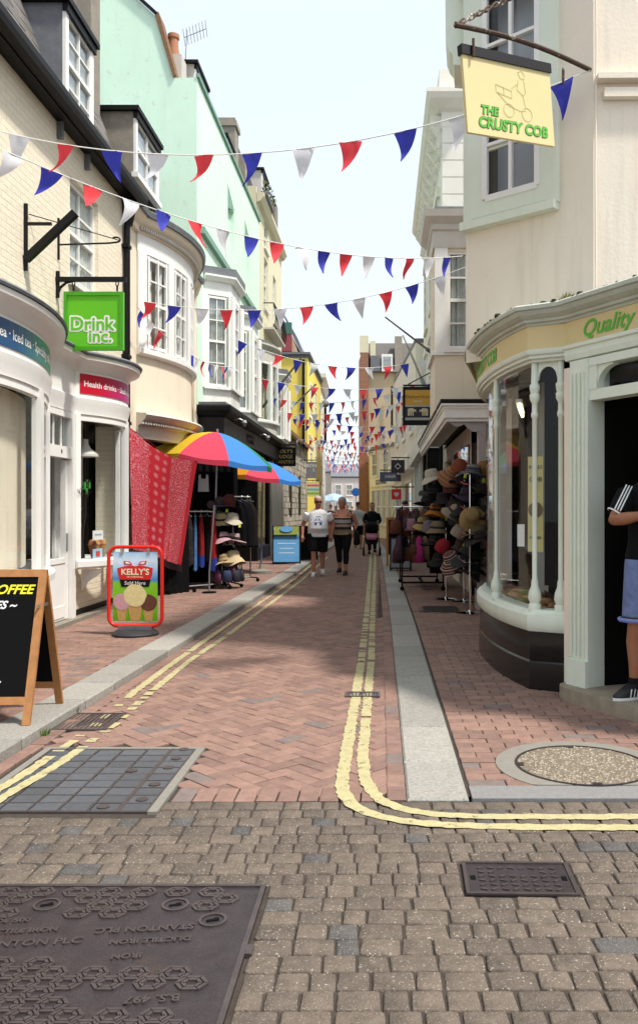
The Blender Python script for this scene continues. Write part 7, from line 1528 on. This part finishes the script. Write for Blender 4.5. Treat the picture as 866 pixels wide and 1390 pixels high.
t = thing('wooden_sign', 'wooden framed dark sign standing behind the grey board', 'sign', (.38, 21.6, ZR)); MB().bx(-.3, -.24, -.02, .02, 0, 1.25).bx(.24, .3, -.02, .02, 0, 1.25).bx(-.24, .24, -.02, .02, 1.19, 1.25).build('frame', cm((.45, .18, .04), .6), t, False); MB().bx(-.24, .24, -.012, .012, .3, 1.19).build('panel', M['black_matt'], t, False)
for i, (x_, y_, lb) in enumerate(((-3.6, 62, 'pale blue market parasol near the far bend'),)): parasol(lb, (x_, y_, ZL), 1.1, 2.1, 2.6, [fl('canopy_pale%d' % i, (.45, .6, .75) if i == 0 else (.7, .72, .74))]*8)

def drop(label, a, b, z0, z1, n=26, amp=.03):
    """black sheet from plan point a to b, added to stand in for deep shade"""
    t_ = thing('stall_shade_sheet', label, 'cloth', ((a[0]+b[0])/2, (a[1]+b[1])/2, z0)); a_, b_ = Vector((*a, 0)), Vector((*b, 0)); d_ = (b_ - a_).normalized(); nn_ = Vector((-d_.y, d_.x, 0))
    row = lambda z, k: [a_.lerp(b_, i/n) + nn_*(amp*k*math.sin(i*1.9)) + Vector((0, 0, z)) for i in range(n+1)]
    MB().add(row(z0, 1) + row(z1, .5), [(i, i+1, n+2+i, n+1+i) for i in range(n)]).build('cloth', M['black_matt'], t_, smooth=True); MB().tube([a_ + Vector((0, 0, z1)), b_ + Vector((0, 0, z1))], .01, 6).build('rail', M['black'], t_)
drop('added black sheet for the shade just behind the wheeled rail', (-3.75, 15.35), (-2.78, 15.62), .12, 2.15)  # black sheets added to stand in for the deep shade of the stall
drop('added black sheet for the shade below the red batik cloth', (-3.85, 13.3), (-3.30, 14.35), .06, 1.5)
drop('added black sheet for the shade behind the hat stands', (1.36, 11.95), (1.34, 14.6), .42, 2.0)  # black sheets added so the gaps between hats look shaded
drop('added black sheet for the shade across the back of the hat stands', (.80, 14.6), (1.36, 14.62), .35, 1.95)
pst = thing('display_pole', 'pale steel pole standing before the red skirts', 'pole', P(284, 775, 14.2)); MB().tube([P(284, 778, 14.2), P(291, 686, 14.2)], .016, 8).build('shaft', M['steel'], pst); MB().lathe([(0, 0), (.12, 0), (.12, .02), (0, .03)], 16, (P(284, 778, 14.2).x, 14.2, ZL), cap=False).build('foot', M['black_matt'], pst); MB().tube([P(284, 778, 14.2), Vector((P(284, 778, 14.2).x, 14.2, ZL))], .016, 8).build('shaft', M['steel'], pst)

# ================================================================== people
from mathutils.bvhtree import BVHTree
SKIN = mat('sunburnt_skin', (.50, .20, .13), .55, .12, 14, spec=.35); SKIN2 = mat('fair_skin', (.56, .29, .20), .55, .10, 14, spec=.35); SKIN3 = mat('tanned_skin', (.34, .14, .07), .5, .12, 14, spec=.4)
def person(label, loc, rz, H=1.75, g=1.0, belly=0, stride=.0, arms=None, skin=SKIN, top=None, topm=None, sleeve=.5, bottom='shorts', botm=None, hair=None, hairm=None, shoem=None, headyaw=0, headpitch=0, vox=.012, foot_yaw=(0, 0), bust=0, sunglasses=False, socks=None, top_low=.86, hands=True, legx=(None, None), bare=False):
    t_ = thing('person', label, 'person', loc, rz); k = H/1.75; body = MB(); V = Vector
    sc = lambda p: V(p)*k
    def limb(pts, rs, mb=body, n=12):
        pts = [sc(p) for p in pts]; mb.tube(pts, [r*k for r in rs], n)
    legs = []
    for i, sx in enumerate((-1, 1)):
        fwd = stride*(1 if i == 0 else -1); lx = legx[i] if legx[i] is not None else sx*.095
        hip = (sx*.09*g, 0, .92); knee = (lx, -fwd*.55 - .02, .50); ank = (lx, -fwd if fwd > 0 else -fwd*.9, .09 + (.05 if fwd < -.05 else 0)); legs.append((hip, knee, ank))
        mid = tuple((V(knee) + (V(ank) - V(knee))*.3) + V((0, .015, 0)))
        limb([hip, tuple(V(hip).lerp(V(knee), .5)), knee, mid, tuple(V(knee).lerp(V(ank), .7)), ank], [.092*g, .080*g, .057, .060, .045, .038])
        fy = foot_yaw[i]; d = V((math.sin(fy)*-1, -math.cos(fy), 0)); a = V(ank)
        limb([tuple(a + d*-.03 + V((0, 0, -.045))), tuple(a + d*.06 + V((0, 0, -.05))), tuple(a + d*.15 + V((0, 0, -.06)))], [.036, .036, .026])
    TR_ = [((0, .01, .86), .150*g, .110*g), ((0, .01, .95), .168*g, .122*g), ((0, -.02*belly, 1.05), (.150 + .02*belly)*g, (.108 + .05*belly)*g), ((0, -.015*belly - .01*bust, 1.18), (.155 + .012*belly)*g, (.110 + .03*belly)*g), ((0, -.02*bust, 1.30), .170*g, (.115 + .02*bust)*g), ((0, .005, 1.385), .165*g, .098*g), ((0, .01, 1.45), .105*g, .075*g), ((0, .01, 1.49), .062, .06), ((0, -.0, 1.56), .055, .056)]
    body.loft([(sc(c), a*k, b*k) for c, a, b in TR_], 18)
    HR = Matrix.Rotation(headyaw, 4, 'Z') @ Matrix.Rotation(headpitch, 4, 'X'); hc_ = V((0, -.015, 1.55))
    hp = lambda p: sc(hc_ + HR @ V(p)); ax = HR @ V((1, 0, 0)); ay = HR @ V((0, 1, 0))
    prof = [(-.035, .03, .045, -.03), (-.015, .052, .068, -.022), (.02, .066, .084, -.012), (.06, .072, .092, -.004), (.10, .075, .097, 0), (.14, .074, .096, .004), (.175, .062, .080, .006), (.20, .035, .045, .008), (.208, .008, .01, .01)]
    body.loft([(hp((0, dy, z)), a*k, b*k, ax, ay) for z, a, b, dy in prof], 18)
    body.tube([hp((0, -.088, .085)), hp((0, -.108, .055)), hp((0, -.105, .045))], [.010*k, .014*k, .010*k], 8)
    body.tube([hp((-.022, -.082, .012)), hp((.022, -.082, .012))], .008*k, 6)
    for sx in (-1, 1): body.loft([(hp((sx*.070, .0, .05)), .010*k, .018*k, ax, ay), (hp((sx*.080, .005, .07)), .012*k, .026*k, ax, ay), (hp((sx*.078, .008, .10)), .010*k, .02*k, ax, ay)], 8)
    arms = arms or [((-.26*g, .02, 1.14), (-.27*g, -.06, .90)), ((.26*g, .02, 1.14), (.27*g, -.06, .90))]
    SH = []
    for i, sx in enumerate((-1, 1)):
        sh = V((sx*.178*g, .008, 1.375)); el, wr = V(arms[i][0]), V(arms[i][1]); SH.append((sh, el, wr))
        limb([tuple(sh), tuple(sh.lerp(el, .35)), tuple(el), tuple(el.lerp(wr, .35)), tuple(wr)], [.062*g**.5, .056*g**.5, .043, .044, .028])
        d = (wr - el).normalized(); side = V((1, 0, 0)) if abs(d.x) < .7 else V((0, 1, 0)); nrm = d.cross(side).normalized(); side = nrm.cross(d)
        limb([tuple(wr), tuple(wr + d*.04), tuple(wr + d*.09)], [.026, .036, .033])
        if hands:
            for fi, (off, ln) in enumerate(((-.027, .060), (-.009, .072), (.009, .070), (.026, .055))):
                b0 = wr + d*.085 + side*off; limb([tuple(b0), tuple(b0 + d*ln*.5 - nrm*.006), tuple(b0 + d*ln*.95 - nrm*.022)], [.0105, .010, .0085], n=8)
            b0 = wr + d*.03 - side*.028*sx; limb([tuple(b0), tuple(b0 + d*.035 - side*.022*sx), tuple(b0 + d*.065 - side*.026*sx - nrm*.01)], [.013, .011, .009], n=8)
    link('body', remeshed(body, skin, 'body', vox*.75, 3), t_, False)
    # clothes
    e = .017; tops = None
    if top:
        mb = MB(); rg = [((0, .01, top_low), .172*g + e*1.3, .128*g + e*1.3)] + [(c, a + e*(1.35 if c[2] < 1.1 else 1), b + e*(1.35 if c[2] < 1.1 else 1)) for c, a, b in TR_ if top_low < c[2] < (1.46 if top != 'tank' else 1.38)]
        if top != 'tank': rg += [((0, .012, 1.475), .075, .066)]
        mb.loft([(sc(c), a*k, b*k) for c, a, b in rg], 20)
        if top != 'tank':
            for sh, el, wr in SH:
                if sleeve <= 1: pp = [tuple(sh + V((0, 0, .0))), tuple(sh.lerp(el, sleeve*.5)), tuple(sh.lerp(el, sleeve))]; limb(pp, [.074*g**.5, .072*g**.5, .070*g**.5 - .004], mb, 14)
                else: limb([tuple(sh), tuple(sh.lerp(el, .5)), tuple(el), tuple(el.lerp(wr, .5)), tuple(el.lerp(wr, .92))], [.075*g**.5, .068, .058, .052, .044], mb, 14)
        else:
            for sx in (-1, 1): limb([(sx*.10*g, -.09*g - .02*bust, 1.34), (sx*.115*g, -.06, 1.42), (sx*.115*g, .02, 1.45), (sx*.11*g, .09, 1.36)], [.026]*4, mb, 8)
        tops = remeshed(mb, topm, 'top', vox, 3); link('top', tops, t_, False)
    if bottom:
        mb = MB(); mb.loft([(sc(c), a*k, b*k) for c, a, b in [((0, .01, .80), .10*g, .10*g), ((0, .01, .87), .158*g + e, .116*g + e), ((0, .01, .95), .168*g + e, .122*g + e), ((0, -.012*belly, 1.02), .155*g + e + .01*belly, .112*g + e + .02*belly)]], 18)
        end = {'shorts': .90, 'short': .8, 'capri': 1.62, 'trousers': 1.92, 'skirt': .9}[bottom]
        for hip, knee, ank in legs:
            hp_, kn, an_ = V(hip), V(knee), V(ank)
            if end <= 1: limb([hip, tuple(hp_.lerp(kn, end*.5)), tuple(hp_.lerp(kn, end))], [.105*g, .100*g, .094*g], mb, 16)
            else: limb([hip, tuple(hp_.lerp(kn, .5)), tuple(kn), tuple(kn.lerp(an_, (end-1)*.5) + V((0, .008, 0))), tuple(kn.lerp(an_, end-1))], [.102*g, .090*g, .070, .070, .055], mb, 16)
        link('shorts' if end <= 1 else 'trousers', remeshed(mb, botm, 'bottom', vox, 3), t_, False)
    for i, (hip, knee, ank) in enumerate(legs):
        if not shoem: break
        fy = foot_yaw[i]; a = V(ank); d = V((-math.sin(fy), -math.cos(fy), 0)); s = V((d.y, -d.x, 0)); mb = MB(); base = a.z - .09
        R_ = lambda c, w_, l_: (sc(c), w_*k, l_*k, s, d)
        c0 = a + d*.055
        mb.loft([R_((c0.x, c0.y, base + .0), .046, .135), R_((c0.x, c0.y, base + .03), .050, .138), R_(tuple(a + d*.035 + V((0, 0, base + .06 - a.z))), .044, .11), R_(tuple(a + d*.0 + V((0, 0, base + .10 - a.z))), .044, .055)], 16)
        o = mb.build('shoe', shoem, t_, False, smooth=True)
        MB().loft([R_((c0.x, c0.y, base - .004), .048, .137), R_((c0.x, c0.y, base + .018), .050, .139)], 16).build('sole', M['print_white'] if socks else shoem, o, False)
        if socks: MB().tube([sc(a + V((0, 0, .0))), sc(a + V((0, 0, .05)))], .047*k, 12).build('sock', socks, t_, False)
    if hair:
        mb = MB(); hr = [(z, a + .010, b + .012, dy + .006) for z, a, b, dy in prof if z > .07]
        mb.loft([(hp((0, dy + (.016 if z < .17 else .004), z + .008)), a*k, b*k*.93, ax, ay) for z, a, b, dy in hr], 18)
        if hair in ('long', 'tied'): mb.loft([(hp((0, .05, .12)), .07*k, .06*k, ax, ay), (hp((0, .06, .03)), .065*k, .05*k, ax, ay), (hp((0, .06, -.04)), .05*k, .035*k, ax, ay)], 14)
        if hair == 'bob': mb.loft([(hp((0, .035, .13)), .083*k, .075*k, ax, ay), (hp((0, .04, .05)), .082*k, .068*k, ax, ay), (hp((0, .045, .01)), .06*k, .045*k, ax, ay)], 14)
        me = remeshed(mb, hairm, 'hair', vox*.8, 2); link('hair', me, t_, False)
    if sunglasses: MB().box(hp((0, -.099, .092)), (.135*k, .012, .032*k), headyaw).bar(hp((-.076, -.09, .098)), hp((-.08, .0, .095)), .006).bar(hp((.076, -.09, .098)), hp((.08, .0, .095)), .006).build('sunglasses', M['black'], t_, False)
    else:
        for sx in (-1, 1): MB().lathe([(0, -.008), (.010, -.004), (.012, 0), (.010, .004), (0, .008)], 8, hp((sx*.028, -.088, .093)), Matrix.Diagonal((k, .7*k, .8*k, 1)), cap=False).build('eye', cm((.02, .015, .012), .2), t_, False)
    return t_, tops, hp, SH, k
def decal(t_, tops, shapes, m, name='print'):
    bv = BVHTree.FromPolygons([tuple(v.co) for v in tops.vertices], [tuple(p.vertices) for p in tops.polygons]); mb = MB()
    for poly in shapes:
        vs = []
        for x_, z_ in poly:
            h = bv.ray_cast(Vector((x_, -2, z_)), Vector((0, 1, 0))); vs.append(Vector((x_, (h[0].y if h[0] else -.15) - .004, z_)))
        n = len(vs); c = sum(vs, Vector())/n; mb.add(vs + [c], [(i, (i+1) % n, n) for i in range(n)])
    mb.build(name, m, t_, False)
EL = lambda cx, cz, rx, rz_, n=12: [(cx + rx*math.cos(i*2*math.pi/n), cz + rz_*math.sin(i*2*math.pi/n)) for i in range(n)]
bl = cm((.008, .0075, .0085), .9, spec=.2)
greyhair = mat('grey_hair', (.34, .33, .32), .7, .3, 40); whitehair = mat('short_white_hair', (.46, .42, .38), .7, .3, 40)
t, tp, hp, SH, k = person('stout man in white printed t-shirt and black shorts walking towards us', (-1.42, 18.5, 0), R(4), 1.74, 1.22, .9, .16, [((-.33, .06, 1.13), (-.34, -.02, .90)), ((.33, .06, 1.13), (.30, .05, .89))], SKIN, 'tee', cm((.80, .80, .82), .85, var=.10, scale=10, bump=1.0, bscale=16), .62, 'shorts', bl, 'short', whitehair, cm((.78, .78, .78), .6), R(8), R(6), sunglasses=True, foot_yaw=(.15, -.1))
decal(t, tp, [EL(0, 1.20, .10, .03), EL(-.05, 1.15, .03, .035), EL(.06, 1.15, .03, .035), [(-.07, 1.215), (.05, 1.215), (.03, 1.26), (-.05, 1.26)], EL(.01, 1.30, .06, .008)], cm((.06, .14, .34), .8))
decal(t, tp, [EL(-.02, 1.235, .025, .012), EL(.04, 1.20, .03, .01)], cm((.65, .70, .75), .8))
top_w = stripe_mat('banded_top', [(0, (.30, .24, .15)), (.18, (.03, .028, .028)), (.30, (.40, .27, .19)), (.40, (.06, .05, .05)), (.46, (.42, .40, .38)), (.60, (.035, .03, .03)), (.67, (.50, .31, .22)), (.95, (.42, .25, .18))], 1.9, 'Z', .03, 10 - 1.75)
t, tp, hp, SH, k = person('grey haired woman in banded brown top and black cropped leggings', (-.90, 18.9, 0), R(-12), 1.73, 1.14, .55, -.10, [((-.30, .05, 1.12), (-.31, -.05, .90)), ((.31, .08, 1.15), (.24, .02, .96))], SKIN, 'tank', top_w, .3, 'capri', bl, 'bob', greyhair, cm((.03, .02, .02), .6), R(-22), R(14), bust=1.0, top_low=.90)
MB().tube([sc_ for sc_ in [Vector((.12, .10, 1.44)), Vector((.20, -.02, 1.40)), Vector((.24, -.06, 1.1)), Vector((.28, .0, .95))]], .012, 6).build('bag_strap', bl, t, False); MB().loft([((.30, .06, .66), .05, .10), ((.31, .06, .72), .07, .13), ((.30, .06, .92), .06, .11), ((.29, .05, .98), .03, .06)], 14).build('shoulder_bag', bl, t, False, smooth=True)
person('man in pale t-shirt and dark shorts walking away up the street', (-.93, 31.5, 0), R(180), 1.74, 1.05, 0, .15, None, SKIN, 'tee', cm((.52, .55, .54), .85), .6, 'shorts', bl, 'short', cm((.05, .03, .02), .7), cm((.25, .2, .15), .6), vox=.018)
t, tp, hp, SH, k = person('woman in black coat pushing a buggy', (-.36, 27.9, 0), R(2), 1.68, 1.05, 0, .10, [((-.28, .02, 1.15), (-.20, -.30, 1.02)), ((.28, .02, 1.15), (.20, -.30, 1.02))], SKIN2, 'coat', bl, 1.5, 'trousers', bl, 'tied', cm((.05, .035, .03), .7), bl, 0, R(8), vox=.018, top_low=.72)
person('person in a red shirt seen from behind at the rack', (.62, 23.8, 0), R(150), 1.70, 1.05, 0, .05, None, SKIN2, 'tee', cm((.42, .02, .03), .85), .7, 'trousers', bl, 'short', cm((.015, .012, .012), .6), bl, vox=.018)
tee_b = cm((.006, .006, .007), .9, bump=.8, bscale=14, spec=.15); trainer = cm((.014, .014, .016), .45)
t, tp, hp, SH, k = person('man in black striped t-shirt and blue denim shorts eating in the bakery doorway', (1.95, 6.08, .10), R(3), 1.86, 1.04, .1, .0, [((-.315, -.12, 1.20), (-.185, -.28, 1.235)), ((.40, -.05, 1.2), (.12, -.30, 1.26))], SKIN3, 'tee', tee_b, .78, 'shorts', mat('blue_denim', (.17, .22, .42), .85, .35, 14, 1.0, 16, stain=(.30, .36, .62), stain_amt=.3, stain_scale=6), 'short', cm((.03, .02, .015), .7), trainer, 0, R(10), vox=.010, foot_yaw=(1.15, -.5), socks=bl, legx=(-.135, .12), top_low=.78)
sh, el, wr = [p*k for p in SH[0]]; bv = None
for i in (-1, 0, 1):   # white stripes down the sleeve
    d = (el - sh).normalized(); off = Vector((-.35, -1, .45)).normalized(); sd_ = d.cross(off).normalized(); pts3 = [sh.lerp(el, f) + off*(.0775*k) + sd_*i*.020 for f in (-.15, .0, .2, .4, .6, .77)]
    MB().tube(pts3, .0055, 5).build('sleeve_stripe', M['print_white'], t, False)
MB().tube([el.lerp(sh, .22) + Vector((math.cos(s)*.0, 0, 0)) + (Vector((0, -1, 0))*math.cos(s) + (el - sh).normalized().cross(Vector((0, -1, 0))).normalized()*math.sin(s))*.073*k for s in [i*2*math.pi/16 for i in range(17)]], .006, 5, False).build('sleeve_cuff', M['print_white'], t, False)
MB().tube([Vector((-.135, 0, .53))*k + Vector((math.cos(s), math.sin(s), 0))*.102*k for s in [i*2*math.pi/18 for i in range(19)]], .016, 6, False).build('turned_hem', cm((.20, .25, .52), .85), t, False)
a_ = Vector((-.135, 0, 0))*k; d = Vector((-math.sin(1.15), -math.cos(1.15), 0)); s_ = Vector((d.y, -d.x, 0))
sgn = 1 if s_.y < 0 else -1
for i in range(3): p = a_ + d*(.03 + .032*i); MB().bar(p + s_*sgn*.048 + Vector((0, 0, .022)), p + d*-.02 + s_*sgn*.040 + Vector((0, 0, .075)), .005, .016, up=s_).build('shoe_stripe', M['print_white'], t, False)
for i in range(5): p = a_ + d*(.045 + .018*i) + Vector((0, 0, .10 - .008*i)); MB().tube([p + s_*.03 - Vector((0, 0, .006)), p + Vector((0, 0, .006)), p - s_*.03 - Vector((0, 0, .006))], .0045, 5).build('lace', M['print_white'], t, False)
w_ = thing('bread_roll', 'filled roll in paper held up by the man in the doorway', 'food', (1.955 - .12, 6.08 - .42, .10 + 1.285*k)); MB().loft([((-.06, 0, 0), .02, .03, (0, 1, 0), (0, 0, 1)), ((-.04, 0, 0), .045, .04, (0, 1, 0), (0, 0, 1)), ((.05, 0, .01), .05, .042, (0, 1, 0), (0, 0, 1)), ((.09, 0, .01), .02, .03, (0, 1, 0), (0, 0, 1))], 12).build('roll', cm((.45, .30, .16), .8, var=.4, scale=30), w_, False, smooth=True)
# buggy
t = thing('pushchair', 'black pushchair with pink blanket pushed towards us', 'pushchair', (-.36, 26.9, 0))
for x_, y_ in ((-.25, -.28), (.25, -.28), (-.27, .34), (.27, .34)): MB().lathe([(.05, -.02), (.11, -.025), (.12, 0), (.11, .025), (.05, .02)], 18, (x_, y_, .12), Matrix.Rotation(R(90), 4, 'Y')).build('wheel', M['black_matt'], t, False)
for sx in (-1, 1): MB().tube([(sx*.25, -.28, .12), (sx*.22, .1, .5), (sx*.22, .45, .95), (sx*.18, .62, 1.02)], .014, 6).tube([(sx*.27, .34, .12), (sx*.22, .05, .55)], .014, 6).build('chassis', M['iron'], t, False)
MB().loft([((0, -.25, .36), .16, .05), ((0, -.1, .42), .2, .16), ((0, .08, .6), .2, .16), ((0, .2, .85), .19, .10)], 14).build('seat', bl, t, False, smooth=True)
MB().loft([((0, .1, .78), .21, .20), ((0, .05, .95), .21, .24), ((0, .08, 1.06), .14, .15)], 14).build('hood', bl, t, False, smooth=True)
MB().loft([((0, -.22, .50), .14, .06), ((0, -.16, .60), .19, .10), ((0, -.02, .70), .17, .08)], 12).build('blanket', mat('pink_check', (.55, .20, .30), .9, .4, 30), t, False, smooth=True)
MB().tube([(-.19, .62, 1.02), (.19, .62, 1.02)], .016, 6).build('handle', M['black_matt'], t, False)
# distant walkers
q = random.Random(15)
for i, (px_, Y_, c_, lb) in enumerate(((449, 40, (.05, .05, .08), 'distant walker in dark clothes by the stone building'), (456, 52, (.6, .6, .62), 'distant walker in white beyond the couple'), (462, 58, (.08, .12, .30), 'distant walker in blue at the bend'), (471, 47, (.30, .30, .32), 'distant walker in grey between the couple'), (478, 64, (.04, .04, .04), 'distant walker in black near the blue sign'))):
    person(lb, ((px_ - 520)*Y_/1150, Y_, 0), R(0 if i % 2 else 180), 1.7, 1.0, 0, .14, None, SKIN2, 'tee', cm(c_, .9), .7, 'trousers', bl, 'short', cm((.06, .04, .03), .7), bl, vox=.03, hands=False)

# ================================================================== split blocks that are several alike pieces into pieces of their own
for o in list(bpy.data.objects):
    if o.type == 'MESH' and o.name.split('.')[0] in ('pier', 'pilaster', 'dormer_cheek', 'inner_post', 'shop_post', 'silver_band', 'chimney', 'jamb', 'window_surround', 'partition', 'sill_course', 'display_shelf', 'plinth', 'stall_riser') and o.data.users == 1:
        bm = bmesh.new(); bm.from_mesh(o.data); seen = set(); isl = []
        for v in bm.verts:
            if v in seen: continue
            st_ = [v]; seen.add(v); cur = []
            while st_:
                c = st_.pop(); cur.append(c)
                for e in c.link_edges:
                    w2 = e.other_vert(c)
                    if w2 not in seen: seen.add(w2); st_.append(w2)
            isl.append(cur)
        if len(isl) > 1:
            for k_, cur in enumerate(isl):
                idx = {v: i for i, v in enumerate(cur)}; fs = [tuple(idx[v] for v in f.verts) for f in bm.faces if f.verts[0] in idx]
                me = bpy.data.meshes.new(o.name); me.from_pydata([tuple(v.co) for v in cur], [], fs)
                for m_ in o.data.materials: me.materials.append(m_)
                if k_ == 0: first = me
                else: c2 = o.copy(); c2.data = me; COL.objects.link(c2)
            bm.free(); o.data = first
        else: bm.free()
